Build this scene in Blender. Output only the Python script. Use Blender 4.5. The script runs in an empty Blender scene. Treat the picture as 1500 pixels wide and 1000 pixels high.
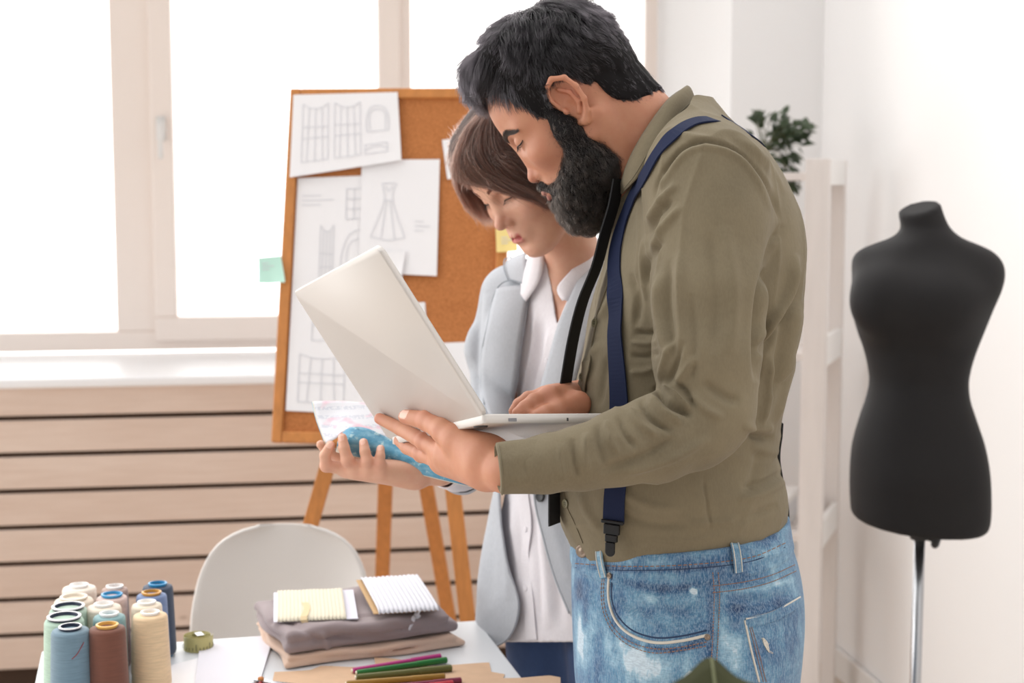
import bpy, bmesh, math, random
import numpy as np
from mathutils import Vector, Matrix
from mathutils.bvhtree import BVHTree

random.seed(7)
rng = np.random.default_rng(7)
SC = bpy.context.scene
COL = SC.collection

# ------------------------------------------------------------------ camera frame
F = 2200.0                      # focal length in pixels of the 1500 x 1000 frame
PITCH = math.radians(6.0)
CAM = np.array([0.0, 0.0, 1.52])
FWD = np.array([0.0, math.cos(PITCH), -math.sin(PITCH)])
UPV = np.array([0.0, math.sin(PITCH), math.cos(PITCH)])
RGT = np.array([1.0, 0.0, 0.0])


def ray(px, py):
    return FWD + RGT * ((px - 750.0) / F) - UPV * ((py - 500.0) / F)


def P(px, py, Y):
    """World point at depth Y that is seen at the photograph's pixel (px, py)."""
    d = ray(px, py)
    return CAM + d * (Y / d[1])


def project(V):
    Q = V - CAM
    d = Q @ FWD
    return np.stack([750 + F * (Q @ RGT) / d, 500 - F * (Q @ UPV) / d], 1)


def on_plane(px, py, o, n):
    d = ray(px, py)
    t = np.dot(np.asarray(o) - CAM, n) / np.dot(d, n)
    return CAM + d * t


def unit(v):
    v = np.asarray(v, float)
    return v / (np.linalg.norm(v) + 1e-12)


# ------------------------------------------------------------------ materials
def lin(c):
    """sRGB 0-255 -> linear"""
    out = []
    for v in c[:3]:
        v = v / 255.0
        out.append(v / 12.92 if v <= 0.04045 else ((v + 0.055) / 1.055) ** 2.4)
    return (out[0], out[1], out[2], 1.0)


class NT:
    def __init__(self, name):
        self.m = bpy.data.materials.new(name)
        self.m.use_nodes = True
        self.t = self.m.node_tree
        self.b = self.t.nodes['Principled BSDF']

    def n(self, kind, **kw):
        nd = self.t.nodes.new(kind)
        for k, v in kw.items():
            if k in nd.inputs:
                nd.inputs[k].default_value = v
            else:
                setattr(nd, k, v)
        return nd

    def l(self, a, b):
        self.t.links.new(a, b)

    def obj_coord(self):
        return self.n('ShaderNodeTexCoord').outputs['Object']

    def mix(self, fac, a, b, blend='MIX'):
        nd = self.n('ShaderNodeMixRGB', blend_type=blend)
        for i, v in ((0, fac), (1, a), (2, b)):
            if hasattr(v, 'links'):
                self.l(v, nd.inputs[i])
            else:
                nd.inputs[i].default_value = v
        return nd.outputs[0]

    def noise(self, scale, detail=3, rough=.5, vec=None, stretch=None):
        nd = self.n('ShaderNodeTexNoise', Scale=scale, Detail=detail, Roughness=rough)
        src = vec or self.obj_coord()
        if stretch:
            mp = self.n('ShaderNodeMapping')
            mp.inputs['Scale'].default_value = stretch
            self.l(src, mp.inputs[0])
            src = mp.outputs[0]
        self.l(src, nd.inputs['Vector'])
        return nd.outputs[0]

    def ramp(self, fac, stops):
        nd = self.n('ShaderNodeValToRGB')
        el = nd.color_ramp.elements
        while len(el) > 1:
            el.remove(el[-1])
        for i, (p, c) in enumerate(stops):
            e = el[0] if i == 0 else el.new(p)
            e.position = p
            e.color = c if len(c) == 4 else (*c, 1)
        self.l(fac, nd.inputs[0])
        return nd.outputs[0]

    def bump(self, h, strength=.3, dist=.002, prev=None):
        nd = self.n('ShaderNodeBump', Strength=strength, Distance=dist)
        self.l(h, nd.inputs['Height'])
        if prev:
            self.l(prev, nd.inputs['Normal'])
        self.l(nd.outputs[0], self.b.inputs['Normal'])
        return nd.outputs[0]


def g(v):
    return (v, v, v, 1)


def mat(name, c, rough=.6, var=None, bump=None, metal=0, spec=.5, sheen=0, trans=0, sss=0, stretch=None):
    """c: sRGB 0-255. var=(scale, amount) colour mottling, bump=(scale, strength, distance)."""
    T = NT(name)
    b = T.b
    b.inputs['Base Color'].default_value = lin(c)
    b.inputs['Roughness'].default_value = rough
    b.inputs['Metallic'].default_value = metal
    b.inputs['Specular IOR Level'].default_value = spec
    if sheen:
        b.inputs['Sheen Weight'].default_value = sheen
        b.inputs['Sheen Roughness'].default_value = .5
    if sss:
        b.inputs['Subsurface Weight'].default_value = sss
        b.inputs['Subsurface Radius'].default_value = (.012, .006, .003)
    if trans:
        b.inputs['Transmission Weight'].default_value = trans
    if var:
        nz = T.noise(var[0], 4, .6, stretch=stretch)
        lc = lin(c)
        a = var[1]
        dk = tuple(x * (1 - a) for x in lc[:3]) + (1,)
        lt = tuple(min(1, x * (1 + a)) for x in lc[:3]) + (1,)
        T.l(T.ramp(nz, [(.25, dk), (.75, lt)]), b.inputs['Base Color'])
    if bump:
        T.bump(T.noise(bump[0], 3, .6, stretch=stretch), bump[1], bump[2])
    return T.m


# ------------------------------------------------------------------ objects
ORG = {}


def tag(o, label=None, cat=None, group=None, kind=None):
    if label: o['label'] = label
    if cat: o['category'] = cat
    if group: o['group'] = group
    if kind: o['kind'] = kind
    return o


def thing(name, loc, label, cat, group=None):
    o = bpy.data.objects.new(name, None)
    o.empty_display_size = .05
    COL.objects.link(o)
    o.location = tuple(float(v) for v in loc)
    ORG[o.name] = np.array(loc, float)
    return tag(o, label, cat, group)


def mk(name, V, Fc, m, parent=None, smooth=True, fmat=None):
    """link world-space vertices and faces as one mesh object"""
    V = np.asarray(V, float)
    org = ORG[parent.name] if parent is not None else V.mean(0) * 0
    if parent is None:
        lo, hi = V.min(0), V.max(0)
        org = np.array([(lo[0] + hi[0]) / 2, (lo[1] + hi[1]) / 2, lo[2]])
    me = bpy.data.meshes.new(name)
    if isinstance(Fc, np.ndarray):
        V32 = (V - org).astype(np.float32)
        nf, k = Fc.shape
        me.vertices.add(len(V32))
        me.vertices.foreach_set('co', V32.ravel())
        me.loops.add(nf * k)
        me.loops.foreach_set('vertex_index', Fc.astype(np.int32).ravel())
        me.polygons.add(nf)
        me.polygons.foreach_set('loop_start', np.arange(0, nf * k, k, dtype=np.int32))
        me.update(calc_edges=True)
    else:
        me.from_pydata([tuple(v) for v in (V - org)], [], [tuple(f) for f in Fc])
        me.update()
    me.validate()
    ms = m if isinstance(m, (list, tuple)) else [m]
    for x in ms:
        me.materials.append(x)
    if smooth:
        me.polygons.foreach_set('use_smooth', np.ones(len(me.polygons), bool))
    if fmat is not None:
        me.polygons.foreach_set('material_index', np.asarray(fmat, np.int32))
    o = bpy.data.objects.new(name, me)
    COL.objects.link(o)
    if parent is not None:
        o.parent = parent
        ORG[o.name] = org
    else:
        o.location = tuple(org)
        ORG[o.name] = org
    return o


def sub(name, V, Fc, m, parent, **k):
    return mk(name, V, Fc, m, parent, **k)


def autosmooth(o, ang=35):
    me = o.data
    bm = bmesh.new()
    bm.from_mesh(me)
    a = math.radians(ang)
    for e in bm.edges:
        if len(e.link_faces) == 2 and e.calc_face_angle(0) > a:
            e.smooth = False
    bm.to_mesh(me)
    bm.free()
    return o


def bevel(o, w=.002, seg=2, ang=40):
    md = o.modifiers.new('Bevel', 'BEVEL')
    md.width = w
    md.segments = seg
    md.limit_method = 'ANGLE'
    md.angle_limit = math.radians(ang)
    md.harden_normals = False
    return o


class MB:
    """collects shapes, builds ONE mesh"""

    def __init__(self):
        self.v, self.f, self.mi = [], [], []
        self.cur = 0

    def add(self, V, Fc):
        o = len(self.v)
        self.v += [tuple(float(x) for x in p) for p in V]
        for q in Fc:
            self.f.append(tuple(int(i) + o for i in q))
            self.mi.append(self.cur)
        return self

    def box(self, o, ax, ay, az):
        """o: corner; ax, ay, az: edge vectors"""
        o, ax, ay, az = [np.asarray(q, float) for q in (o, ax, ay, az)]
        V = [o, o + ax, o + ax + ay, o + ay, o + az, o + ax + az, o + ax + ay + az, o + ay + az]
        Fc = [(0, 3, 2, 1), (4, 5, 6, 7), (0, 1, 5, 4), (1, 2, 6, 5), (2, 3, 7, 6), (3, 0, 4, 7)]
        if np.dot(np.cross(ax, ay), az) < 0:
            Fc = [q[::-1] for q in Fc]
        return self.add(V, Fc)

    def cbox(self, c, sx, sy, sz, rz=0):
        c = np.asarray(c, float)
        x = np.array([math.cos(rz), math.sin(rz), 0])
        y = np.array([-math.sin(rz), math.cos(rz), 0])
        z = np.array([0, 0, 1.])
        return self.box(c - x * sx / 2 - y * sy / 2 - z * sz / 2, x * sx, y * sy, z * sz)

    def tube(self, pts, r, seg=8, cap=True, flat=None):
        """swept tube; r scalar or list"""
        pts = np.asarray(pts, float)
        n = len(pts)
        rr = np.full(n, r) if np.isscalar(r) else np.asarray(r, float)
        T = np.gradient(pts, axis=0)
        T /= (np.linalg.norm(T, axis=1)[:, None] + 1e-12)
        up = np.array([0, 0, 1.]) if abs(T[0][2]) < .9 else np.array([1., 0, 0])
        N = unit(np.cross(T[0], up))
        V, Fc = [], []
        for i in range(n):
            N = unit(N - T[i] * np.dot(N, T[i]))
            B = np.cross(T[i], N)
            for k in range(seg):
                a = 2 * math.pi * k / seg
                V.append(pts[i] + rr[i] * (math.cos(a) * N + math.sin(a) * B))
        for i in range(n - 1):
            for k in range(seg):
                k2 = (k + 1) % seg
                Fc.append((i * seg + k, i * seg + k2, (i + 1) * seg + k2, (i + 1) * seg + k))
        if cap:
            Fc.append(tuple(range(seg))[::-1])
            Fc.append(tuple((n - 1) * seg + k for k in range(seg)))
        return self.add(V, Fc)

    def lathe(self, c, prof, seg=32, axis=None, xdir=None, caps=True):
        """prof: list of (r, h) from bottom to top about axis through c"""
        c = np.asarray(c, float)
        z = unit(axis) if axis is not None else np.array([0, 0, 1.])
        x = unit(np.cross(z, [0.3, 1, 0.1])) if xdir is None else unit(xdir)
        y = np.cross(z, x)
        V, Fc = [], []
        for (r, h) in prof:
            for k in range(seg):
                a = 2 * math.pi * k / seg
                V.append(c + z * h + r * (math.cos(a) * x + math.sin(a) * y))
        n = len(prof)
        for i in range(n - 1):
            for k in range(seg):
                k2 = (k + 1) % seg
                Fc.append((i * seg + k, i * seg + k2, (i + 1) * seg + k2, (i + 1) * seg + k))
        if caps and prof[0][0] > 1e-6: Fc.append(tuple(range(seg))[::-1])
        if caps and prof[-1][0] > 1e-6: Fc.append(tuple((n - 1) * seg + k for k in range(seg)))
        return self.add(V, Fc)

    def ribbon(self, pts, nor, w, th, lift=0.0, widthdir=None):
        """strap of width w (scalar or list) and thickness th lying on points with normals"""
        pts = np.asarray(pts, float)
        nor = np.asarray(nor, float)
        n = len(pts)
        T = np.gradient(pts, axis=0)
        ww = np.full(n, w) if np.isscalar(w) else np.asarray(w, float)
        V, Fc = [], []
        for i in range(n):
            t = unit(T[i])
            s = unit(np.cross(t, nor[i])) if widthdir is None else unit(widthdir[i] if np.ndim(widthdir) == 2 else widthdir)
            nn = unit(np.cross(s, t))
            if np.dot(nn, nor[i]) < 0: nn = -nn
            a = pts[i] + nn * lift
            V += [a - s * ww[i] / 2, a + s * ww[i] / 2, a + s * ww[i] / 2 + nn * th, a - s * ww[i] / 2 + nn * th]
        for i in range(n - 1):
            for k in range(4):
                k2 = (k + 1) % 4
                Fc.append((i * 4 + k, i * 4 + k2, (i + 1) * 4 + k2, (i + 1) * 4 + k))
        Fc.append((3, 2, 1, 0))
        Fc.append(tuple((n - 1) * 4 + k for k in range(4)))
        return self.add(V, Fc)

    def sheet(self, G, th, n=None):
        """G: (a,b,3) grid of points -> thin slab of thickness th"""
        G = np.asarray(G, float)
        a, b = G.shape[:2]
        du = np.gradient(G, axis=0)
        dv = np.gradient(G, axis=1)
        N = np.cross(du, dv)
        N /= (np.linalg.norm(N, axis=2)[..., None] + 1e-12)
        V = np.concatenate([(G + N * th / 2).reshape(-1, 3), (G - N * th / 2).reshape(-1, 3)])
        Fc = []
        o = a * b
        I = lambda i, j: i * b + j
        for i in range(a - 1):
            for j in range(b - 1):
                Fc.append((I(i, j), I(i + 1, j), I(i + 1, j + 1), I(i, j + 1)))
                Fc.append((o + I(i, j), o + I(i, j + 1), o + I(i + 1, j + 1), o + I(i + 1, j)))
        for i in range(a - 1):
            Fc.append((I(i, 0), o + I(i, 0), o + I(i + 1, 0), I(i + 1, 0)))
            Fc.append((I(i, b - 1), I(i + 1, b - 1), o + I(i + 1, b - 1), o + I(i, b - 1)))
        for j in range(b - 1):
            Fc.append((I(0, j), I(0, j + 1), o + I(0, j + 1), o + I(0, j)))
            Fc.append((I(a - 1, j), o + I(a - 1, j), o + I(a - 1, j + 1), I(a - 1, j + 1)))
        return self.add(V, Fc)

    def build(self, name, m, parent=None, smooth=False):
        multi = isinstance(m, (list, tuple))
        return mk(name, self.v, self.f, m, parent, smooth=smooth, fmat=self.mi if multi else None)


def spline(pts, n=24):
    """Catmull-Rom through points"""
    p = np.asarray(pts, float)
    if len(p) == 2:
        t = np.linspace(0, 1, n)[:, None]
        return p[0] * (1 - t) + p[1] * t
    q = np.concatenate([[2 * p[0] - p[1]], p, [2 * p[-1] - p[-2]]])
    L = np.concatenate([[0], np.cumsum(np.linalg.norm(np.diff(p, axis=0), axis=1))])
    out = []
    for s in np.linspace(0, L[-1], n):
        i = min(np.searchsorted(L, s, 'right') - 1, len(p) - 2)
        t = (s - L[i]) / (L[i + 1] - L[i] + 1e-12)
        a, b, c, d = q[i], q[i + 1], q[i + 2], q[i + 3]
        out.append(.5 * ((2 * b) + (-a + c) * t + (2 * a - 5 * b + 4 * c - d) * t * t + (-a + 3 * b - 3 * c + d) * t ** 3))
    return np.array(out)


# ------------------------------------------------------------------ signed distance modelling
def nrm(A):
    return np.sqrt((A * A).sum(-1))


def rc(p, a, b, ra, rb):
    a = np.asarray(a, np.float32); b = np.asarray(b, np.float32)
    ba = b - a
    q = p - a
    t = np.clip((q @ ba) / (ba @ ba + 1e-12), 0, 1)
    return nrm(q - t[:, None] * ba) - (ra + (rb - ra) * t)


def chain(p, pts, rad, k=.004):
    d = None
    for i in range(len(pts) - 1):
        e = rc(p, pts[i], pts[i + 1], rad[i], rad[i + 1])
        d = e if d is None else smin(d, e, k)
    return d


def ell(p, c, r, R=None):
    q = p - np.asarray(c, np.float32)
    if R is not None:
        q = q @ np.asarray(R, np.float32)
    r = np.asarray(r, np.float32)
    k0 = nrm(q / r)
    k1 = nrm(q / (r * r)) + 1e-9
    return k0 * (k0 - 1) / k1


def smin(a, b, k):
    h = np.clip(.5 + .5 * (b - a) / k, 0, 1)
    return b * (1 - h) + a * h - k * h * (1 - h)


def smax(a, b, k):
    return -smin(-a, -b, k)


def stack(p, z, cx, cy, a, b, e=2.0, cap=.01):
    """body of elliptical slices: z ascending, slice centre cx, cy and half axes a (x), b (y)"""
    zz = p[:, 2]
    CX = np.interp(zz, z, cx); CY = np.interp(zz, z, cy)
    A = np.interp(zz, z, a); B = np.interp(zz, z, b)
    qx = np.abs((p[:, 0] - CX) / A); qy = np.abs((p[:, 1] - CY) / B)
    rr = (qx ** e + qy ** e) ** (1 / e)
    d = (rr - 1) * np.minimum(A, B)
    return smax(d, np.maximum(z[0] - zz, zz - z[-1]), cap)


def smooth_tab(z, cols, n=80):
    """resample a table of slices smoothly"""
    z = np.asarray(z, float)
    zz = np.linspace(z[0], z[-1], n)
    out = []
    for c in cols:
        c = np.asarray(c, float)
        # monotone-ish: cubic hermite with finite differences
        m = np.gradient(c, z)
        i = np.clip(np.searchsorted(z, zz, 'right') - 1, 0, len(z) - 2)
        h = z[i + 1] - z[i]
        t = (zz - z[i]) / h
        out.append((2 * t ** 3 - 3 * t ** 2 + 1) * c[i] + (t ** 3 - 2 * t ** 2 + t) * h * m[i] + (-2 * t ** 3 + 3 * t ** 2) * c[i + 1] + (t ** 3 - t ** 2) * h * m[i + 1])
    return zz, out


CORN = np.array([(0, 0, 0), (1, 0, 0), (0, 1, 0), (1, 1, 0), (0, 0, 1), (1, 0, 1), (0, 1, 1), (1, 1, 1)])
EDG = [(0, 1), (2, 3), (4, 5), (6, 7), (0, 2), (1, 3), (4, 6), (5, 7), (0, 4), (1, 5), (2, 6), (3, 7)]


def sdf_mesh(f, lo, hi, h, relax=1):
    lo = np.asarray(lo, float); hi = np.asarray(hi, float)
    B = 4
    nb = np.ceil((hi - lo) / (h * B)).astype(int)
    # coarse pass
    gx = [lo[i] + np.arange(nb[i] + 1) * h * B for i in range(3)]
    C = np.stack(np.meshgrid(*gx, indexing='ij'), -1).reshape(-1, 3).astype(np.float32)
    dc = np.concatenate([f(c) for c in np.array_split(C, max(1, len(C) // 400000))]).reshape(nb + 1)
    th = h * B * 1.732 * 1.35
    near = np.abs(dc) < th
    bl = np.zeros(nb, bool)
    for c in CORN:
        bl |= near[c[0]:nb[0] + c[0], c[1]:nb[1] + c[1], c[2]:nb[2] + c[2]]
    N = nb * B + 1
    V = np.repeat(np.repeat(np.repeat(dc, B, 0), B, 1), B, 2)[:N[0], :N[1], :N[2]].astype(np.float32)
    ev = np.zeros(N, bool)
    up = np.repeat(np.repeat(np.repeat(bl, B, 0), B, 1), B, 2)
    for c in CORN:
        ev[c[0]:c[0] + up.shape[0], c[1]:c[1] + up.shape[1], c[2]:c[2] + up.shape[2]] |= up
    ii = np.argwhere(ev)
    pts = (lo + ii * h).astype(np.float32)
    d = np.concatenate([f(c) for c in np.array_split(pts, max(1, len(pts) // 400000))])
    V[ev] = d
    ins = V < 0
    s = np.zeros(N - 1, np.int8)
    for c in CORN:
        s += ins[c[0]:N[0] - 1 + c[0], c[1]:N[1] - 1 + c[1], c[2]:N[2] - 1 + c[2]]
    act = (s > 0) & (s < 8)
    idx = -np.ones(N - 1, np.int64)
    ijk = np.argwhere(act)
    idx[act] = np.arange(len(ijk))
    cv = np.stack([V[ijk[:, 0] + c[0], ijk[:, 1] + c[1], ijk[:, 2] + c[2]] for c in CORN], 1)
    acc = np.zeros((len(ijk), 3)); cnt = np.zeros(len(ijk))
    for a, b in EDG:
        va, vb = cv[:, a], cv[:, b]
        m = (va < 0) != (vb < 0)
        t = np.where(m, va / np.where(m, va - vb, 1), 0)
        acc += m[:, None] * (CORN[a] + t[:, None] * (CORN[b] - CORN[a]))
        cnt += m
    vert = lo + (ijk + acc / cnt[:, None]) * h
    quads = []
    for ax in range(3):
        o1, o2 = [(1, 2), (2, 0), (0, 1)][ax]
        sl0 = [slice(None)] * 3; sl1 = [slice(None)] * 3
        sl0[ax] = slice(0, N[ax] - 1); sl1[ax] = slice(1, N[ax])
        a = ins[tuple(sl0)]; b = ins[tuple(sl1)]
        e = np.argwhere(a != b)
        e = e[(e[:, o1] > 0) & (e[:, o2] > 0) & (e[:, o1] < N[o1] - 1) & (e[:, o2] < N[o2] - 1)]
        q = []
        for (d1, d2) in ((-1, -1), (0, -1), (0, 0), (-1, 0)):
            c = e.copy()
            c[:, o1] += d1; c[:, o2] += d2
            q.append(idx[c[:, 0], c[:, 1], c[:, 2]])
        q = np.stack(q, 1)
        sg = a[e[:, 0], e[:, 1], e[:, 2]]
        q[~sg] = q[~sg][:, ::-1]
        quads.append(q)
    Q = np.concatenate(quads)
    Q = Q[(Q >= 0).all(1)]
    for _ in range(relax):
        vert = laplace(vert, Q, .5)
    return vert, Q


def laplace(V, Q, lam=.5):
    acc = np.zeros_like(V); cnt = np.zeros(len(V))
    k = Q.shape[1]
    for i in range(k):
        a, b = Q[:, i], Q[:, (i + 1) % k]
        for c in range(3):
            acc[:, c] += np.bincount(a, V[b, c], len(V)) + np.bincount(b, V[a, c], len(V))
        cnt += np.bincount(a, minlength=len(V)) + np.bincount(b, minlength=len(V))
    m = cnt > 0
    out = V.copy()
    out[m] = V[m] * (1 - lam) + lam * acc[m] / cnt[m][:, None]
    return out


def trim_edge(V, Q, it=8):
    """even out the cut edge of a cloth (boundary loops only)"""
    e = np.concatenate([np.stack([Q[:, i], Q[:, (i + 1) % 4]], 1) for i in range(4)])
    e.sort(1)
    u, c = np.unique(e, axis=0, return_counts=True)
    b = u[c == 1]
    V = V.copy()
    n = len(V)
    cnt = np.bincount(b[:, 0], minlength=n) + np.bincount(b[:, 1], minlength=n)
    m = cnt > 0
    for _ in range(it):
        acc = np.zeros_like(V)
        for k in range(3):
            acc[:, k] = np.bincount(b[:, 0], V[b[:, 1], k], n) + np.bincount(b[:, 1], V[b[:, 0], k], n)
        V[m] = V[m] * .4 + .6 * acc[m] / cnt[m][:, None]
    return V


def normals(V, Q):
    n = np.cross(V[Q[:, 2]] - V[Q[:, 0]], V[Q[:, 3 if Q.shape[1] > 3 else 1]] - V[Q[:, 1 if Q.shape[1] > 3 else 0]])
    if Q.shape[1] == 3:
        n = np.cross(V[Q[:, 1]] - V[Q[:, 0]], V[Q[:, 2]] - V[Q[:, 0]])
    out = np.zeros_like(V)
    for i in range(Q.shape[1]):
        for c in range(3):
            out[:, c] += np.bincount(Q[:, i], n[:, c], len(V))
    return out / (np.linalg.norm(out, axis=1)[:, None] + 1e-12)


def join(parts):
    Vs, Qs, o = [], [], 0
    for V, Q in parts:
        Vs.append(V); Qs.append(Q + o); o += len(V)
    return np.concatenate(Vs), np.concatenate(Qs)


def pl_dist(uv, pts):
    """distance of 2-d points to a polyline, with the parameter along it"""
    pts = np.asarray(pts, float)
    best = np.full(len(uv), 1e9); par = np.zeros(len(uv))
    n = len(pts) - 1
    for i in range(n):
        a, b = pts[i], pts[i + 1]
        ba = b - a
        t = np.clip(((uv - a) @ ba) / (ba @ ba + 1e-9), 0, 1)
        d = np.linalg.norm(uv - a - t[:, None] * ba, axis=1)
        m = d < best
        best[m] = d[m]; par[m] = (i + t[m]) / n
    return best, par


def stroke_field(V, N, strokes, facing=True, ymax=None):
    """sum of soft strokes (drawn along polylines given in the photograph's pixels) over the surface towards the camera"""
    uv = project(V)
    tot = np.zeros(len(V))
    w = np.ones(len(V))
    if facing:
        w = np.clip((-(N @ FWD)) * 3 + .3, 0, 1)
    if ymax is not None:
        w = w * (V[:, 1] < ymax)
    for pts, width, amp in strokes:
        pp = spline(pts, 4 * len(pts)) if len(pts) > 2 else np.asarray(pts, float)
        lo = pp.min(0) - 3 * width; hi = pp.max(0) + 3 * width
        m = (uv[:, 0] > lo[0]) & (uv[:, 0] < hi[0]) & (uv[:, 1] > lo[1]) & (uv[:, 1] < hi[1])
        if not m.any(): continue
        d, t = pl_dist(uv[m], pp)
        tp = np.clip(np.minimum(t, 1 - t) * 5, 0, 1) ** .7
        tot[m] += amp * np.exp(-(d / width) ** 2) * tp
    return tot * w


def nz3(V, f, seed=0):
    """cheap smooth noise from sums of rotated sines"""
    r = np.random.default_rng(seed)
    out = np.zeros(len(V))
    for k in range(7):
        d = unit(r.normal(size=3)) * f * r.uniform(.6, 1.5)
        d2 = unit(r.normal(size=3)) * f * .5
        out += np.sin(V @ d + r.uniform(0, 6.28) + 1.3 * np.sin(V @ d2 + r.uniform(0, 6.28)))
    return out / 7


class Surf:
    """mesh to drape things on"""

    def __init__(self, V, Q):
        self.V, self.Q = V, Q
        self.N = normals(V, Q)
        self.t = BVHTree.FromPolygons([tuple(v) for v in V], [tuple(int(i) for i in q) for q in Q])

    def hit(self, px, py):
        d = Vector(ray(px, py)).normalized()
        h = self.t.ray_cast(Vector(CAM), d)
        if h[0] is None:
            # nearest point to the ray
            uv = project(self.V)
            dd = (uv[:, 0] - px) ** 2 + (uv[:, 1] - py) ** 2 + 30 * (self.V[:, 1] - self.V[:, 1].min())
            i = int(np.argmin(dd))
            return self.V[i].copy(), self.N[i].copy()
        return np.array(h[0]), np.array(h[1])

    def near(self, p):
        h = self.t.find_nearest(Vector(p))
        return np.array(h[0]), np.array(h[1])

    def path(self, pts, n=24, smooth=2):
        pp = spline(pts, n)
        A = [self.hit(*q) for q in pp]
        X = np.array([a[0] for a in A]); Nn = np.array([a[1] for a in A])
        for _ in range(smooth):
            Nn[1:-1] = (Nn[:-2] + Nn[1:-1] * 2 + Nn[2:]) / 4
            X[1:-1] = (X[:-2] + X[1:-1] * 2 + X[2:]) / 4
        Nn /= np.linalg.norm(Nn, axis=1)[:, None]
        return X, Nn


def set_attr(o, name, arr):
    a = o.data.attributes.new(name, 'FLOAT', 'POINT')
    a.data.foreach_set('value', np.asarray(arr, np.float32))


def hair_obj(name, strands, radii, m, parent, tone=None):
    """strands: (n, k, 3) world points; radii: (k,) from root to tip"""
    n, k = strands.shape[:2]
    cu = bpy.data.hair_curves.new(name)
    cu.add_curves([k] * n)
    org = ORG[parent.name]
    cu.attributes['position'].data.foreach_set('vector', (strands - org).astype(np.float32).ravel())
    at = cu.attributes.get('radius') or cu.attributes.new('radius', 'FLOAT', 'POINT')
    rr = np.asarray(radii, np.float32)
    if rr.ndim == 1: rr = np.tile(rr, n)
    at.data.foreach_set('value', rr.ravel())
    tt = np.repeat(np.full(n, .45) if tone is None else tone, k).astype(np.float32)
    cu.attributes.new('tone', 'FLOAT', 'POINT').data.foreach_set('value', tt)
    cu.materials.append(m)
    o = bpy.data.objects.new(name, cu)
    COL.objects.link(o)
    o.parent = parent
    ORG[o.name] = org
    return o
SKY_ROOM, SKY_WIN = .62, 3.0
L_WIN, L_SIDE = 14, 27
TZ = .74            # table height
# ================================================================== camera, light
cam_d = bpy.data.cameras.new('camera')
cam = bpy.data.objects.new('camera', cam_d)
COL.objects.link(cam)
cam.location = CAM
cam.rotation_euler = (math.radians(90) - PITCH, 0, 0)
cam_d.sensor_width = 36
cam_d.lens = F / 1500 * 36
cam_d.clip_start = .05
cam_d.dof.use_dof = True
cam_d.dof.focus_distance = 1.93
cam_d.dof.aperture_fstop = 5.0
SC.camera = cam

SC.view_settings.view_transform = 'Standard'
SC.view_settings.look = 'None'
SC.view_settings.gamma = 1
SC.view_settings.use_curve_mapping = False
SC.view_settings.exposure = 0.0

# ------------------------------------------------------------------ room frame
RA = math.radians(8.4)
RU = np.array([math.cos(RA), math.sin(RA), 0])       # along the window wall
RN = np.array([math.sin(RA), -math.cos(RA), 0])      # into the room
RZ = np.array([0, 0, 1.])
RK = np.array([0.98, 4.80, 0])                       # corner of the two walls


def W(s, t, z):
    return RK + RU * s + RN * t + RZ * z


def sz(px, py, t):
    """wall coordinates (s, z) of a pixel on the plane t"""
    p = on_plane(px, py, W(0, t, 0), RN)
    return float((p - RK) @ RU), float(p[2])


# world: overcast sky, brighter on the window side
wd = bpy.data.worlds.new('sky')
SC.world = wd
wd.use_nodes = True
wt = wd.node_tree
bg = wt.nodes['Background']
tc = wt.nodes.new('ShaderNodeTexCoord')
vm = wt.nodes.new('ShaderNodeVectorMath'); vm.operation = 'DOT_PRODUCT'
vm.inputs[1].default_value = (-RN[0] * .97, -RN[1] * .97, .25)
wt.links.new(tc.outputs['Generated'], vm.inputs[0])
rp = wt.nodes.new('ShaderNodeValToRGB')
e = rp.color_ramp.elements
e[0].position = .35; e[0].color = (SKY_ROOM, SKY_ROOM * .985, SKY_ROOM * .965, 1)
e[1].position = .72; e[1].color = (SKY_WIN, SKY_WIN * .985, SKY_WIN * .96, 1)
mr = wt.nodes.new('ShaderNodeMapRange')
mr.inputs['From Min'].default_value = -1
wt.links.new(vm.outputs['Value'], mr.inputs['Value'])
wt.links.new(mr.outputs[0], rp.inputs[0])
wt.links.new(rp.outputs[0], bg.inputs['Color'])
bg.inputs['Strength'].default_value = 1.0


def area(name, loc, tgt, size, power, col=(1, 1, 1)):
    ld = bpy.data.lights.new(name, 'AREA')
    ld.shape = 'RECTANGLE'
    ld.size, ld.size_y = size
    ld.energy = power
    ld.color = col
    o = bpy.data.objects.new(name, ld)
    COL.objects.link(o)
    o.location = loc
    o.rotation_euler = (Vector(tgt) - Vector(loc)).to_track_quat('-Z', 'Y').to_euler()
    return o


# daylight falling in through the window opening
area('window_daylight', W(-1.75, -.95, 2.0), W(-1.3, 2.5, 1.1), (2.6, 2.0), L_WIN, (1, .97, .93))
# added area light on the left, standing in for an unseen window
area('added_side_light', (-3.3, 1.6, 1.9), (0, 2.2, 1.2), (2.0, 2.0), L_SIDE, (1, .985, .96))

# ------------------------------------------------------------------ materials of the room
m_wall = mat('white_plaster', (247, 246, 246), .9, bump=(60, .05, .002))
m_frame = mat('window_frame_plastic', (248, 236, 228), .35)
m_sill = mat('white_sill', (246, 247, 250), .3)
m_floor = mat('pale_floor_boards', (205, 190, 175), .5, var=(3, .12), stretch=(1, 9, 1))
m_gap = mat('dark_gap', (70, 52, 40), .9)
T = NT('whitewashed_pine')
co = T.obj_coord()
n1 = T.noise(5, 5, .65, co, (1.2, 1.2, 26))
n2 = T.noise(1.1, 2, .5, co, (1, 1, 5))
base = T.mix(.5, T.ramp(n1, [(.3, lin((212, 188, 172))), (.7, lin((230, 211, 198)))]), T.ramp(n2, [(.35, lin((214, 189, 173))), (.65, lin((231, 212, 199)))]))
vo = T.n('ShaderNodeTexVoronoi', Scale=2.6)
mp = T.n('ShaderNodeMapping'); mp.inputs['Scale'].default_value = (1, 1, 2.4)
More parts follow.
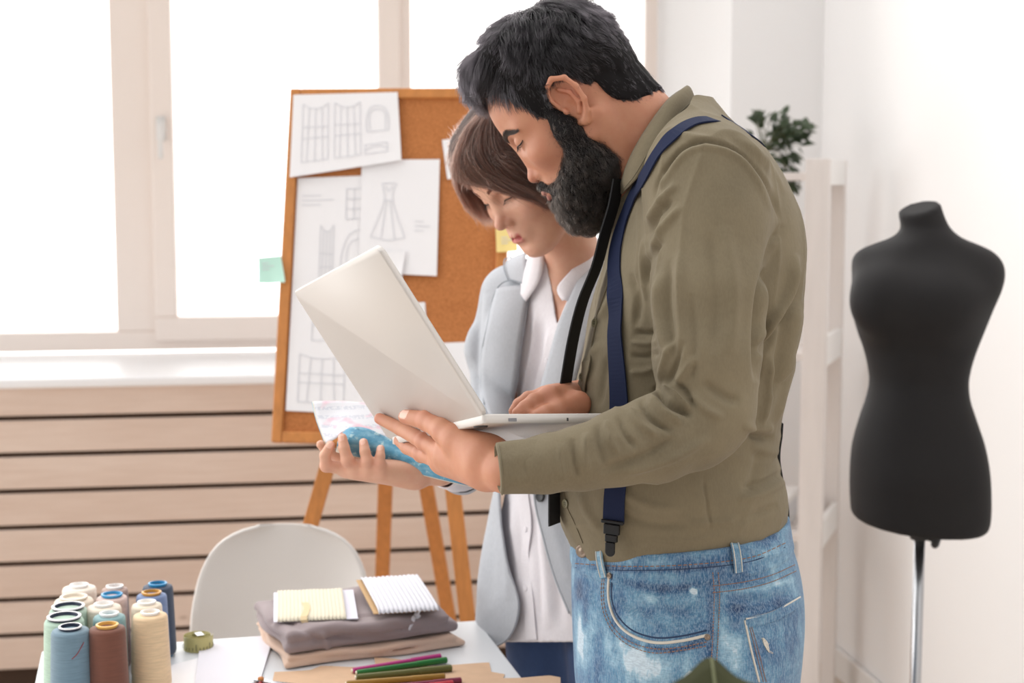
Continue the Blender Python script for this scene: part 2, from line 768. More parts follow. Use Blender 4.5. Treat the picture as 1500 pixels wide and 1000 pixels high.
T.l(co, mp.inputs[0]); T.l(mp.outputs[0], vo.inputs['Vector'])
kn = T.ramp(vo.outputs['Distance'], [(.0, g(1)), (.025, g(.8)), (.055, g(0))])
T.l(T.mix(kn, base, lin((150, 118, 98))), T.b.inputs['Base Color'])
T.b.inputs['Roughness'].default_value = .7
m_plank = T.m
T = NT('window_glass')
tr = T.n('ShaderNodeBsdfTransparent'); gl = T.n('ShaderNodeBsdfGlossy', Roughness=.02)
fr = T.n('ShaderNodeFresnel', IOR=1.45); mx = T.n('ShaderNodeMixShader')
T.l(fr.outputs[0], mx.inputs[0]); T.l(tr.outputs[0], mx.inputs[1]); T.l(gl.outputs[0], mx.inputs[2])
T.l(mx.outputs[0], T.t.nodes['Material Output'].inputs[0])
m_glass = T.m
m_chrome = mat('brushed_steel', (190, 192, 196), .25, metal=1)
m_white = mat('white_paint', (240, 238, 236), .45)


def struct(o):
    o['kind'] = 'structure'
    return o


# ------------------------------------------------------------------ walls
s_op_r, _ = sz(1068, 300, 0)                        # right edge of the opening
s_op_r2, _ = sz(955, 300, -.62)                     # right edge of the window frame
z_sill = sz(100, 553, 0.03)[1]
S_L, Z_T = -4.2, 3.1
TW = -.62                                           # plane of the window
z_wb = sz(40, 512, TW + .04)[1]                     # foot of the window frame
z_wt = 2.75
m_ = MB()
m_.box(W(s_op_r, 0, 0), RU * (-s_op_r + .2), -RN * .95, RZ * Z_T)                       # pier right of the window
m_.box(W(S_L, 0, z_wt), RU * (s_op_r - S_L), -RN * .95, RZ * (Z_T - z_wt))              # lintel
m_.box(W(S_L, -.02, 0), RU * (s_op_r - S_L), -RN * .9, RZ * (z_sill - .035))            # parapet
m_.add([W(s_op_r, 0, z_sill), W(s_op_r2, TW, z_sill), W(s_op_r2, TW, z_wt), W(s_op_r, 0, z_wt),
        W(s_op_r, -.93, z_sill), W(s_op_r2, -.93, z_sill), W(s_op_r2, -.93, z_wt), W(s_op_r, -.93, z_wt)],
       [(0, 1, 2, 3), (1, 5, 6, 2), (0, 4, 5, 1), (3, 2, 6, 7), (0, 3, 7, 4), (4, 7, 6, 5)])     # splayed reveal
struct(m_.build('wall_window', m_wall))
m_ = MB()
m_.box(W(0, 0, 0), RU * .15, RN * 7.5, RZ * Z_T)
struct(m_.build('wall_right', m_wall))
m_ = MB()
m_.box(W(S_L, 0, -.1), RU * (-S_L + .15), RN * 7.5, RZ * .1)
struct(m_.build('floor', m_floor))
m_ = MB()
m_.box(W(-.004, .0, 0), RU * -.014, RN * 7.4, RZ * .09)
struct(bevel(m_.build('baseboard_right', m_white), .004))

# plank cladding under the sill
pitch = abs(sz(100, 612, .02)[1] - sz(100, 880, .02)[1]) / 5.07
z0 = sz(100, 611, .02)[1]                            # first gap
m_ = MB()
zt = z_sill - .02
k = 0
z = z0
rows = [(z0 + .0075, zt)]
while z > .1:
    rows.append((z - pitch + .0075, z - .0075))
    z -= pitch
for (za, zb) in rows:
    j = random.uniform(-.0015, .0015)
    m_.box(W(S_L, .005, za), RU * (s_op_r - S_L), RN * (.02 + j), RZ * (zb - za))
tr_ = m_.build('trim_1', m_plank)
struct(bevel(tr_, .0035, 2))
m_ = MB()
m_.box(W(S_L, -.018, 0), RU * (s_op_r - S_L), RN * .0225, RZ * (zt - .01))
struct(m_.build('trim_2', m_gap))
# sill board
m_ = MB()
m_.box(W(S_L, TW - .02, z_sill - .03), RU * (s_op_r - .003 - S_L), RN * (-TW + .06), RZ * .03)
struct(bevel(m_.build('trim_3', m_sill), .008, 3))

# ------------------------------------------------------------------ window
win = bpy.data.objects.new('window_1', None); COL.objects.link(win)
win.location = W(-2.2, TW, z_wb); ORG['window_1'] = W(-2.2, TW, z_wb); win['kind'] = 'structure'


def bar(mb, s0, s1, z0_, z1_, t0, t1):
    mb.box(W(s0, t0, z0_), RU * (s1 - s0), RN * (t1 - t0), RZ * (z1_ - z0_))


def S(px, t=TW + .03, py=300):
    return sz(px, py, t)[0]


def Zp(py, px, t=TW + .03):
    return sz(px, py, t)[1]


zg1 = Zp(487, 80)          # glass foot, left fixed pane
zg2 = Zp(462, 380)         # glass foot, opening sash
sA, sB, sC, sD = S(166), S(229), S(257), S(555)
sE, sF = S(604), S(943)
s_l = S_L + .3
m_ = MB()
bar(m_, s_l, s_op_r2 + .01, z_wb - .01, zg1 - .0, TW - .05, TW + .03)      # bottom rail
bar(m_, s_l, s_op_r2 + .01, 2.68, 2.76, TW - .05, TW + .03)
bar(m_, sA, sB, zg1, 2.68, TW - .05, TW + .03)
bar(m_, sD + .045, sE, zg1, 2.68, TW - .05, TW + .03)
bar(m_, sF, s_op_r2 + .01, zg1, 2.68, TW - .05, TW + .03)
bar(m_, s_l, s_l + .06, zg1, 2.68, TW - .05, TW + .03)
f_ = m_.build('window_frame', m_frame, win); bevel(f_, .006, 2)
m_ = MB()
zs = Zp(497, 380)
bar(m_, sB - .012, sD + .075, zs, zg2, TW - .03, TW + .055)
bar(m_, sB - .012, sC, zg2, 2.66, TW - .03, TW + .055)
bar(m_, sD, sD + .075, zg2, 2.66, TW - .03, TW + .055)
bar(m_, sB - .012, sD + .075, 2.6, 2.66, TW - .03, TW + .0551)
f_ = m_.build('sash', m_frame, win); bevel(f_, .007, 2)
m_ = MB()
hs, hz = S(240), Zp(180, 240)
m_.cbox(W(hs, TW + .063, hz - .02), .03, .02, .08, RA)
m_.tube([W(hs, TW + .07, hz), W(hs, TW + .1, hz), W(hs, TW + .105, hz - .02), W(hs, TW + .105, hz - .12)], .009, 10)
m_.build('window_handle', m_white, f_, smooth=True)
for nm, a, b, zz in (('pane', s_l + .05, sA + .01, zg1), ('pane', sC - .01, sD + .01, zg2), ('pane', sE - .01, sF + .01, zg1)):
    m_ = MB()
    bar(m_, a, b, zz - .01, 2.69, TW - .004, TW + .004)
    m_.build('pane', m_glass, win)
# ================================================================== display easel with cork board
m_pine = mat('honey_pine', (196, 128, 66), .5, var=(14, .16), stretch=(6, 6, .6), bump=(90, .08, .001))
T = NT('cork')
c1 = T.noise(260, 3, .7)
c2 = T.noise(14, 3, .6)
T.l(T.mix(.35, T.ramp(c1, [(.35, lin((150, 88, 42))), (.65, lin((206, 134, 78)))]), T.ramp(c2, [(.3, lin((178, 108, 56))), (.7, lin((196, 124, 70)))])), T.b.inputs['Base Color'])
T.b.inputs['Roughness'].default_value = .9
T.bump(c1, .25, .001)
m_cork = T.m
m_paper = mat('white_paper', (240, 238, 240), .8)
m_sketch = mat('pencil_grey', (216, 216, 221), .8)
m_mint = mat('mint_paper', (190, 228, 214), .8)
m_yel = mat('pale_yellow_paper', (238, 214, 140), .8)

BLc = P(399, 648, 3.28); TLc = P(427, 132, 3.50)
bE = TLc - BLc; bH = np.linalg.norm(bE); bE = unit(bE)
bR = unit(np.array([1, -.10, -.012])); bR = unit(bR - bE * (bR @ bE))
bN = np.cross(bR, bE)
if bN[1] > 0: bN = -bN
bW = .510
ez = thing('display_easel', BLc * [1, 1, 0] + bR * bW / 2 * [1, 1, 0] + np.array([0, .05, 0]),
           'honey coloured wooden easel with a framed cork board in front of the window', 'easel')


def B3(a, b, n=0.0):
    return BLc + bR * a + bE * b + bN * n


def bpx(px, py):
    p = on_plane(px, py, BLc, bN)
    return float((p - BLc) @ bR), float((p - BLc) @ bE)


m_ = MB(); fw = .024
m_.box(B3(0, 0, -.012), bR * fw, bE * bH, bN * .026)
m_.box(B3(bW - fw, 0, -.012), bR * fw, bE * bH, bN * .026)
m_.box(B3(fw, 0, -.012), bR * (bW - 2 * fw), bE * fw, bN * .025)
m_.box(B3(fw, bH - fw, -.012), bR * (bW - 2 * fw), bE * fw, bN * .025)
bevel(m_.build('board_frame', m_pine, ez), .003)
m_ = MB(); m_.box(B3(fw * .7, fw * .7, -.008), bR * (bW - 1.4 * fw), bE * (bH - 1.4 * fw), bN * .012)
m_.build('cork_panel', m_cork, ez)
# legs: two in front, two behind
for (x1, y1, x2, y2, Yt, Yb) in ((486, 660, 449, 790, 3.30, 3.25), (690, 660, 725, 870, 3.25, 3.2),
                                 (567, 640, 560, 845, 3.42, 3.62), (612, 640, 650, 860, 3.40, 3.60)):
    a = P(x1, y1, Yt); b = P(x2, y2, Yb)
    if (x1, x2) == (690, 725): a = P(657, 660, Yt); b = P(682, 880, Yb)
    d = unit(b - a)
    foot = a + d * (a[2] / -d[2])
    top = a - d * (.12 if Yb > Yt else .05)
    m_ = MB()
    w = unit(np.cross(d, [0, 1, 0])) * .034
    t = unit(np.cross(w, d)) * .02
    m_.box(top - w / 2 - t / 2, w, t, foot - top)
    bevel(m_.build('leg', m_pine, ez), .002)
m_ = MB(); m_.box(B3(.05, .03, -.05), bR * (bW - .1), bE * .04, bN * .034); bevel(m_.build('rear_crossbar', m_pine, ez), .002)


def pinned(name, quad, n, m, label, cat, group=None, lines=(), curl=.004, pin=None):
    """quad: pixels TL TR BR BL of a sheet on the board plane; lines: strokes in the sheet's unit coordinates"""
    C = [np.array(bpx(*q)) for q in quad]
    K = 10
    G = np.zeros((K, K, 3))
    for i in range(K):
        for j in range(K):
            u, v = j / (K - 1), i / (K - 1)
            p = (C[0] * (1 - u) + C[1] * u) * (1 - v) + (C[3] * (1 - u) + C[2] * u) * v
            G[i, j] = B3(p[0], p[1], n + curl * (v ** 2) * (.4 + abs(u - .4)))
    mb = MB(); mb.sheet(G, .0005)
    mb.cur = 1

    def at(u, v, e):
        p = (C[0] * (1 - u) + C[1] * u) * (1 - v) + (C[3] * (1 - u) + C[2] * u) * v
        return B3(p[0], p[1], n + curl * (v ** 2) * (.4 + abs(u - .4)) + e)
    for ln in lines:
        pts = spline(ln, max(2, 3 * len(ln))) if len(ln) > 2 else np.array(ln, float)
        if len(ln) == 2: pts = np.array([pts[0] * (1 - t) + pts[1] * t for t in np.linspace(0, 1, 6)])
        X = np.array([at(u, v, .0011) for u, v in pts])
        mb.ribbon(X, np.tile(bN, (len(X), 1)), .0019, .0003)
    o = mb.build(name, [m, m_sketch], smooth=False)
    tag(o, label, cat, group)
    return o


def garment(cx, cy, w, h, kind=0):
    """pencil outlines of a pattern piece"""
    L = []
    q = lambda pts: [(cx + x * w, cy + y * h) for x, y in pts]
    if kind == 0:      # tall bodice / trouser leg pair
        L += [q([(-.5, -.5), (-.5, .5)]), q([(.5, -.5), (.5, .5)]), q([(-.5, .5), (.5, .5)]), q([(-.5, -.5), (-.2, -.42), (.2, -.42), (.5, -.5)]),
              q([(-.5, -.1), (.5, -.08)]), q([(0, -.42), (0, .5)]), q([(-.5, .1), (.5, .1)]), q([(-.25, -.42), (-.3, .5)]), q([(.25, -.42), (.3, .5)])]
    elif kind == 1:    # sleeve cap
        L += [q([(-.5, .5), (-.5, -.1), (-.25, -.45), (.25, -.45), (.5, -.1), (.5, .5)]), q([(-.5, .5), (.5, .5)]), q([(-.35, .45), (-.35, -.2), (0, -.35), (.35, -.2), (.35, .45)])]
    elif kind == 2:    # yoke
        L += [q([(-.5, -.4), (.5, -.4)]), q([(-.5, .4), (.5, .4)]), q([(-.5, -.4), (-.5, .4)]), q([(.5, -.4), (.5, .4)]), q([(-.5, .1), (-.2, -.15), (.2, -.15), (.5, .1)])]
    elif kind == 3:    # dress with flared skirt
        L += [q([(-.18, -.5), (.18, -.5)]), q([(-.22, -.5), (-.12, -.2), (-.5, .45)]), q([(.22, -.5), (.12, -.2), (.5, .45)]), q([(-.5, .45), (0, .5), (.5, .45)]),
              q([(-.12, -.2), (.12, -.2)]), q([(-.05, -.2), (-.2, .47)]), q([(.05, -.2), (.2, .47)]), q([(-.1, -.45), (0, -.36), (.1, -.45)])]
    elif kind == 4:    # check grid
        for t in (-.5, -.17, .17, .5):
            L += [q([(-.5, t), (.5, t)]), q([(t, -.5), (t, .5)])]
    elif kind == 5:    # text-like rules
        for t in (-.4, 0, .4): L += [q([(-.5, t), (.5 - abs(t), t)])]
    return L


G1 = garment(.22, .48, .24, .72) + garment(.52, .48, .24, .72) + garment(.80, .36, .20, .36, 1) + garment(.78, .78, .2, .16, 2)
G2 = garment(.58, .12, .22, .13, 4) + garment(.3, .36, .12, .3, 0) + garment(.62, .36, .36, .26, 1) + garment(.2, .1, .3, .05, 5) + garment(.35, .62, .3, .2, 2) + garment(.3, .86, .4, .2, 0)
G3 = garment(.36, .46, .44, .5, 3) + garment(.8, .58, .2, .1, 5)
pinned('paper_sheet', [(437, 262), (592, 256), (588, 610), (420, 602)], .0062, m_paper, 'long white sheet of faint pattern drawings hanging down the cork board', 'paper', lines=G2)
pinned('paper_sheet', [(531, 236), (645, 235), (641, 406), (527, 400)], .0095, m_paper, 'white sheet with a flared dress sketch pinned mid board', 'paper', lines=G3)
pinned('paper_sheet', [(432, 142), (584, 138), (590, 238), (427, 263)], .0150, m_paper, 'white sheet with rows of pattern pieces at the top of the cork board', 'paper', lines=G1)
pinned('paper_note', [(648, 206), (712, 198), (717, 255), (656, 264)], .0055, m_paper, 'small white note on the cork beside the hair of the woman', 'paper')
pinned('paper_note', [(555, 372), (596, 370), (590, 408), (553, 405)], .0155, m_paper, 'small white note below the dress sketch on the board', 'paper', curl=.008)
pinned('paper_note', [(604, 444), (623, 443), (626, 482), (606, 486)], .0055, m_paper, 'narrow white note just above the open laptop lid', 'paper')
pinned('paper_sheet', [(640, 503), (722, 500), (718, 606), (634, 610)], .0055, m_paper, 'plain white sheet at the foot of the board beside the blazer', 'paper')
o = pinned('sticky_note', [(381, 380), (414, 377), (422, 417), (383, 418)], .0165, m_mint, 'mint green sticky note stuck over the frame edge of the board', 'sticky note', lines=garment(.4, .35, .5, .3, 5), curl=.012)
o = pinned('sticky_note', [(727, 338), (757, 336), (760, 371), (729, 373)], .0165, m_yel, 'pale yellow sticky note on the frame beside the face of the woman', 'sticky note', lines=garment(.5, .5, .5, .3, 5), curl=.01)

# ================================================================== white shell chair
m_shell = mat('white_plastic_shell', (216, 211, 207), .4)
m_beech = mat('beech_wood', (205, 165, 120), .5, var=(20, .1))
ch_y = 2.92
c0 = P(412, 900, ch_y); ctop = P(412, 771, ch_y + .05)
seat_z = .46
chx = float(c0[0])
ch = thing('shell_chair', (chx, ch_y - .2, 0), 'white moulded shell chair tucked in behind the table', 'chair')
NU, NV = 36, 33
G = np.zeros((NU, NV, 3))
prof = spline([(-.44, .445), (-.40, .462), (-.30, .455), (-.15, .445), (-.05, .452), (.0, .485), (.035, .56), (.055, .66), (.07, .76), (.078, float(ctop[2]))], NU)
L = np.concatenate([np.linspace(0, .7, 20)[:-1], .7 + .3 * np.sin(np.linspace(0, math.pi / 2, NU - 19))])
pr_t = np.linspace(0, 1, len(prof)); prof = np.stack([np.interp(L, pr_t, prof[:, 0]), np.interp(L, pr_t, prof[:, 1])], 1)
for i in range(NU):
    t = L[i]
    wid = np.interp(t, [0, .04, .12, .45, .55, .7], [.10, .155, .19, .215, .205, .184])
    if t > .7: wid = max(.05, (.184 - .07 * (t - .7)) * (1 - ((t - .7) / .3) ** 5) ** .42)
    for j in range(NV):
        u = -1 + 2 * j / (NV - 1)
        x = wid * u
        curl_ = abs(u) ** 2.5
        up = .05 * curl_ if t < .5 else .02 * curl_ * (1 - t)
        fw_ = (0 if t < .45 else -.06 * curl_ * min(1, (t - .45) * 3) * (1 - .75 * max(0, (t - .8) / .2)))
        G[i, j] = (chx + x, ch_y + prof[i][0] + fw_, prof[i][1] + up)
m_ = MB(); m_.sheet(G, .007)
m_.build('seat_shell', m_shell, ch, smooth=True)
for sx in (-1, 1):
    for sy in (-1, 1):
        m_ = MB()
        a = np.array([chx + sx * .09, ch_y - .2 + sy * .09, .45]); b = np.array([chx + sx * .22, ch_y - .2 + sy * .21, 0])
        m_.tube([a, b], [.016, .011], 12)
        m_.build('leg', m_beech, ch, smooth=True)

# ================================================================== dress form
m_black = mat('black_jersey', (27, 25, 26), .7, spec=.3, sheen=.02, bump=(900, .1, .0005))
m_blackp = mat('black_plastic', (26, 26, 27), .45)
DY = 3.05
rows = [(288, 1331, 1372), (296, 1318, 1376), (306, 1316, 1379), (320, 1318, 1384), (332, 1320, 1390), (341, 1316, 1398), (349, 1304, 1410), (357, 1281, 1430), (365, 1262, 1448),
        (374, 1252, 1460), (386, 1248.5, 1468), (402, 1249, 1470), (425, 1250, 1464), (450, 1250, 1453), (465, 1252, 1447), (485, 1257, 1439), (510, 1266, 1429), (535, 1272, 1421), (557, 1274.5, 1417),
        (580, 1271, 1418), (610, 1261, 1427), (650, 1250, 1440), (690, 1246.5, 1447), (725, 1246.5, 1449), (748, 1248, 1449), (766, 1252, 1447), (778, 1262, 1443)]
z = []; cx = []; ax = []
for (py, l, r) in rows[::-1]:
    a, b = P(l, py, DY), P(r, py, DY)
    z.append(a[2]); cx.append((a[0] + b[0]) / 2); ax.append((b[0] - a[0]) / 2)
zn = np.array(z); ax = np.array(ax); cx = np.array(cx)
dep = np.interp([q[0] for q in rows[::-1]], [288, 330, 345, 375, 430, 557, 690, 778], [.039, .043, .055, .075, .108, .082, .112, .105])
dep = np.minimum(dep, np.maximum(ax * 1.1, .03))
zz, (CX, AX, DP) = smooth_tab(zn, [cx, ax, dep], 140)
z_nb = float(P(1350, 290, DY)[2])


def f_form(p):
    d = stack(p, zz, CX, np.full(len(zz), DY), AX, DP, 2.15, .008)
    for (px, py, r) in ((1296, 440, .062), (1375, 447, .058)):
        c = P(px, py, DY - .075)
        d = smin(d, ell(p, c, (r, .05, r)), .06)
    # sloping cuts of the neck and of the foot
    a = P(1347, 303, DY)
    n = unit([-.30, -.25, 1])
    d = smax(d, (p - a.astype(np.float32)) @ n.astype(np.float32), .006)
    a = P(1350, 767, DY)
    n = unit([-.05, .25, -1])
    n = unit([-.10, .12, -1])
    d = smax(d, (p - a.astype(np.float32)) @ n.astype(np.float32), .012)
    return d


V, Q = sdf_mesh(f_form, (float((CX - AX).min()) - .03, DY - .2, zz[0] - .03), (float((CX + AX).max()) + .03, DY + .2, zz[-1] + .03), .0055, 2)
pole_x = float(P(1347, 790, DY)[0])
df = thing('dress_form', (pole_x, DY, 0), 'black tailor dress form on a steel pole against the white wall', 'dress form')
mk('torso', V, Q, m_black, df)
m_ = MB()
zc = float(P(1350, 764, DY)[2])
m_.lathe((pole_x, DY, zc - .036), [(.019, 0), (.02, .002), (.02, .06)], 20); m_.build('collar', m_blackp, df, smooth=True)
m_ = MB()
kx = np.array([pole_x, DY, zc - .029]); ax_ = unit([1, -.5, -.25])
m_.tube([kx + ax_ * .012, kx + ax_ * .03], .005, 10)
m_.lathe(kx + ax_ * .026, [(.004, 0), (.012, .001), (.016, .006), (.016, .012), (.011, .016), (0, .017)], 18, axis=ax_)
m_.build('knob', m_blackp, df, smooth=True)
m_ = MB(); m_.tube([(pole_x, DY, .04), (pole_x, DY, zc - .02)], .0115, 20); m_.build('pole', m_chrome, df, smooth=True)
for k in range(3):
    a = 2.1 + k * 2.094
    m_ = MB()
    d = np.array([math.cos(a), math.sin(a), 0])
    c = np.array([pole_x, DY, 0])
    m_.tube([c + [0, 0, .16], c + d * .1 + [0, 0, .1], c + d * .22 + [0, 0, .02], c + d * .24 + [0, 0, .009]], .009, 10)
    m_.build('leg', m_blackp, df, smooth=True)

# ================================================================== shelving unit
m_shelfw = mat('whitewashed_shelf', (228, 221, 217), .6, var=(8, .04), stretch=(5, 5, .7))
SY = 4.05
pa, pb = P(1180, 232, SY), P(1215, 232, SY)
sw = float(pb[0] - pa[0]); ztop = float(pa[2])
pr = P(1241, 232, SY + .30)
SD = unit([float(pr[0] - pb[0]), .30, 0]); SDL = float(np.linalg.norm([pr[0] - pb[0], .30]))    # depth direction
SUa = np.array([-SD[1], SD[0], 0])                                                      # along the unit, away from the wall corner
SO = np.array([pb[0], SY, 0.])
SW_ = .60
un = thing('shelving_unit', SO + SUa * SW_ / 2 + SD * SDL / 2, 'white wooden shelving unit in the corner behind the man', 'shelf')
for (o_, w_) in ((SO, sw), (SO + SUa * (SW_ - sw), sw), (SO + SD * (SDL - .03), sw * .62), (SO + SD * (SDL - .03) + SUa * (SW_ - sw), sw)):
    m_ = MB(); m_.box(o_, SUa * w_, SD * .03, (0, 0, ztop)); bevel(m_.build('post', m_shelfw, un), .002)
for (y0, y1) in ((233, 271), (488, 531), (752, 792)):
    za, zb = [float(P(1228, q_, SY + .12)[2]) for q_ in (y1, y0)]
    for o_ in (SO, SO + SUa * (SW_ - .016)):
        m_ = MB(); m_.box(o_ + SD * .03 + [0, 0, za], SUa * .016, SD * (SDL - .06), (0, 0, zb - za)); bevel(m_.build('side_rail', m_white, un), .002)
    m_ = MB(); m_.box(SO + SUa * .018 + SD * .032 + [0, 0, za + .012], SUa * (SW_ - .036), SD * (SDL - .064), (0, 0, .022)); bevel(m_.build('shelf', m_shelfw, un), .002)
    if y0 == 233: zs1 = za + .034
    if y0 == 752: zs3 = za + .034
# storage box on the lowest visible shelf
m_bx = mat('grey_white_card', (222, 222, 224), .7)
bc = SO + SUa * .22 + SD * SDL / 2
bx = thing('storage_box', (bc[0], bc[1], zs3), 'pale grey lidded box on the shelf behind the waist of the man', 'box')
m_ = MB(); m_.cbox((bc[0], bc[1], zs3 + .0355), .22, .17, .07, -math.atan2(SD[0], SD[1])); bevel(m_.build('body', m_bx, bx), .004)
m_ = MB(); m_.cbox((bc[0], bc[1], zs3 + .082), .23, .18, .022, -math.atan2(SD[0], SD[1])); bevel(m_.build('lid', m_white, bx), .005)

# potted plant on the shelf top
m_leafd = mat('dark_green_leaf', (58, 74, 46), .45, var=(30, .35))
m_stem = mat('green_stem', (84, 88, 52), .6)
m_pot = mat('white_ceramic', (236, 233, 228), .3)
m_soil = mat('potting_soil', (60, 45, 36), .95)


def leaf_patch(mb, base, d, up, L, Wd, fold=.15, n=6):
    d = unit(d); s = unit(np.cross(d, up)); nn = unit(np.cross(s, d))
    G = np.zeros((n, 5, 3))
    for i in range(n):
        t = i / (n - 1)
        w = Wd * math.sin(math.pi * (t ** .8 * .93 + .05)) ** .9
        for j in range(5):
            u = -1 + j / 2
            G[i, j] = base + d * L * t + s * w / 2 * u + nn * (abs(u) * fold * w - .25 * L * t * t)
    mb.sheet(G, .0006)


PYd = SY + .22
px0 = P(1120, 262, PYd)
pot_c = np.array([px0[0], PYd, zs1])
pp = thing('potted_plant', pot_c, 'small bushy dark green plant in a white pot on the shelf top', 'plant')
m_ = MB(); m_.lathe(pot_c, [(.028, 0), (.036, .002), (.042, .055), (.043, .06), (.039, .06), (.037, .052)], 28); m_.build('pot', m_pot, pp, smooth=True)
m_ = MB(); m_.lathe(pot_c + [0, 0, .05], [(.0, .001), (.037, .001)], 20); m_.build('soil', m_soil, pp)
ml, ms = MB(), MB()
r2 = random.Random(4)
blobs = [(1128, 190, 30), (1150, 183, 24), (1160, 205, 20), (1142, 218, 24), (1150, 240, 22), (1158, 262, 14), (1112, 176, 9), (1172, 192, 13), (1140, 200, 22)]
for k in range(260):
    bxp, byp, br = blobs[k % len(blobs)]
    a, rr = r2.uniform(0, 6.28), br * math.sqrt(r2.random())
    q = P(bxp + rr * math.cos(a), byp + rr * math.sin(a) * .8, PYd + r2.uniform(-.045, .05))
    d = unit(q - (pot_c + [0, 0, .06])) + np.array([r2.uniform(-.9, .9), r2.uniform(-.9, .9), r2.uniform(-.7, .5)])
    leaf_patch(ml, q, d, [r2.uniform(-.5, .5), -.6, 1], r2.uniform(.020, .034), r2.uniform(.014, .022))
    if k % 5 == 0:
        b = pot_c + [r2.uniform(-.015, .015), r2.uniform(-.015, .015), .05]
        ms.tube(spline([b, (b + q) / 2 + [0, 0, .02], q], 8), .0012, 5)
ms.build('stems', m_stem, pp, smooth=True)
ml.build('foliage', m_leafd, pp, smooth=True)
# ================================================================== work table
m_top = mat('white_laminate', (214, 217, 221), .35)
m_leg = mat('white_metal_legs', (230, 230, 230), .4, metal=.2)


def onz(px, py, z):
    d = ray(px, py)
    t = (z - CAM[2]) / d[2]
    return CAM + d * t


tA = onz(61, 953, TZ)           # far left corner
tB = onz(700, 908, TZ)          # far right corner
tD = onz(775, 1000, TZ)         # on the right edge
ex = unit(tB - tA)
er = unit(tD - tB); el = unit(onz(46, 1000, TZ) - tA)
ey = np.array([ex[1], -ex[0], 0]); ey = ey if ey[1] < 0 else -ey
tw = float(np.linalg.norm(tB - tA)); tl = .80
tb = thing('work_table', (tA + tB) / 2 * [1, 1, 0] + ey * tl / 2, 'white topped work table covered with sewing things', 'table')
m_ = MB(); m_.box(tA - [0, 0, .028], ex * tw, ey * tl, (0, 0, .028)); bevel(m_.build('tabletop', m_top, tb), .003, 2)
m_ = MB()
for a, b, c, d in ((.03, .05, tw - .06, .03), (.03, tl - .08, tw - .06, .03)):
    m_ = MB(); m_.box(tA + ex * a + ey * b - [0, 0, .078], ex * c, ey * d, (0, 0, .049)); m_.build('apron', m_leg, tb)
for a in (.03, tw - .07):
    for b in (.04, tl - .08):
        m_ = MB(); m_.box(tA + ex * a + ey * b - [0, 0, TZ], ex * .04, ey * .04, (0, 0, TZ - .029)); bevel(m_.build('leg', m_leg, tb), .002)

# ================================================================== cones of thread
def m_thread(name, c):
    T = NT(name)
    co = T.obj_coord()
    wv = T.n('ShaderNodeTexWave', Scale=260, Distortion=1.5, Detail=1)
    wv.bands_direction = 'Z'
    T.l(co, wv.inputs['Vector'])
    nz = T.noise(40, 3, .6, co, (1, 1, 12))
    l = lin(c)
    T.l(T.mix(T.ramp(nz, [(.3, g(0)), (.7, g(1))]), tuple(x * .86 for x in l[:3]) + (1,), tuple(min(1, x * 1.1) for x in l[:3]) + (1,)), T.b.inputs['Base Color'])
    T.b.inputs['Roughness'].default_value = .7
    T.b.inputs['Sheen Weight'].default_value = .2
    T.bump(wv.outputs['Fac'], .35, .0006)
    return T.m


cw = {'white': (240, 240, 240), 'navy': (38, 46, 68), 'yellow': (226, 178, 96), 'blue': (48, 144, 196), 'orange': (206, 150, 66), 'pale': (222, 214, 200)}
m_core = {k: mat('plastic_core_' + k, v, .35) for k, v in cw.items()}
spools = [  # px, py of the thread shoulder top, half width px at shoulder, colour, core, rim, label, big open core
    (103, 919, 27, (108, 134, 150), 'navy', 0.6, 'grey blue thread cone with a dark core, foremost in the row nearest the table corner'),
    (94, 904, 28, (176, 202, 184), 'navy', 0.85, 'pale green thread cone right behind the grey blue cone, wide dark core'),
    (100, 889, 27, (178, 200, 184), 'navy', 0.85, 'pale green thread cone third in its row, just before the cream cones'),
    (108, 875, 28, (226, 212, 194), 'pale', 0.7, 'cream thread cone with a hollow beige core behind the green cones'),
    (116, 857, 24, (236, 226, 214), 'white', 0.55, 'off white thread cone at the far end behind the hollow cream one'),
    (157, 916, 26, (112, 64, 46), 'yellow', 0.62, 'brown thread cone with a yellow core'),
    (160, 899, 23, (128, 164, 168), 'white', 0.6, 'teal thread cone with a white core behind the brown cone'),
    (152, 885, 25, (228, 216, 200), 'white', 0.55, 'ivory thread cone with a white core behind the teal cone'),
    (164, 871, 22, (216, 190, 182), 'blue', 0.7, 'dusty pink thread cone with a bright blue core'),
    (168, 859, 19, (176, 150, 140), 'white', 0.66, 'taupe thread cone with a white core, farthest of the middle row'),
    (220, 897, 25, (228, 198, 160), 'white', 0.55, 'beige thread cone standing foremost beside the brown cone'),
    (215, 882, 22, (232, 218, 198), 'white', 0.6, 'light cream thread cone behind the foremost beige cone'),
    (222, 868, 22, (112, 132, 172), 'orange', 0.65, 'slate blue thread cone with an orange core'),
    (231, 855, 22, (52, 66, 88), 'blue', 0.62, 'dark navy thread cone with a light blue core at the back'),
]
hsp = .118
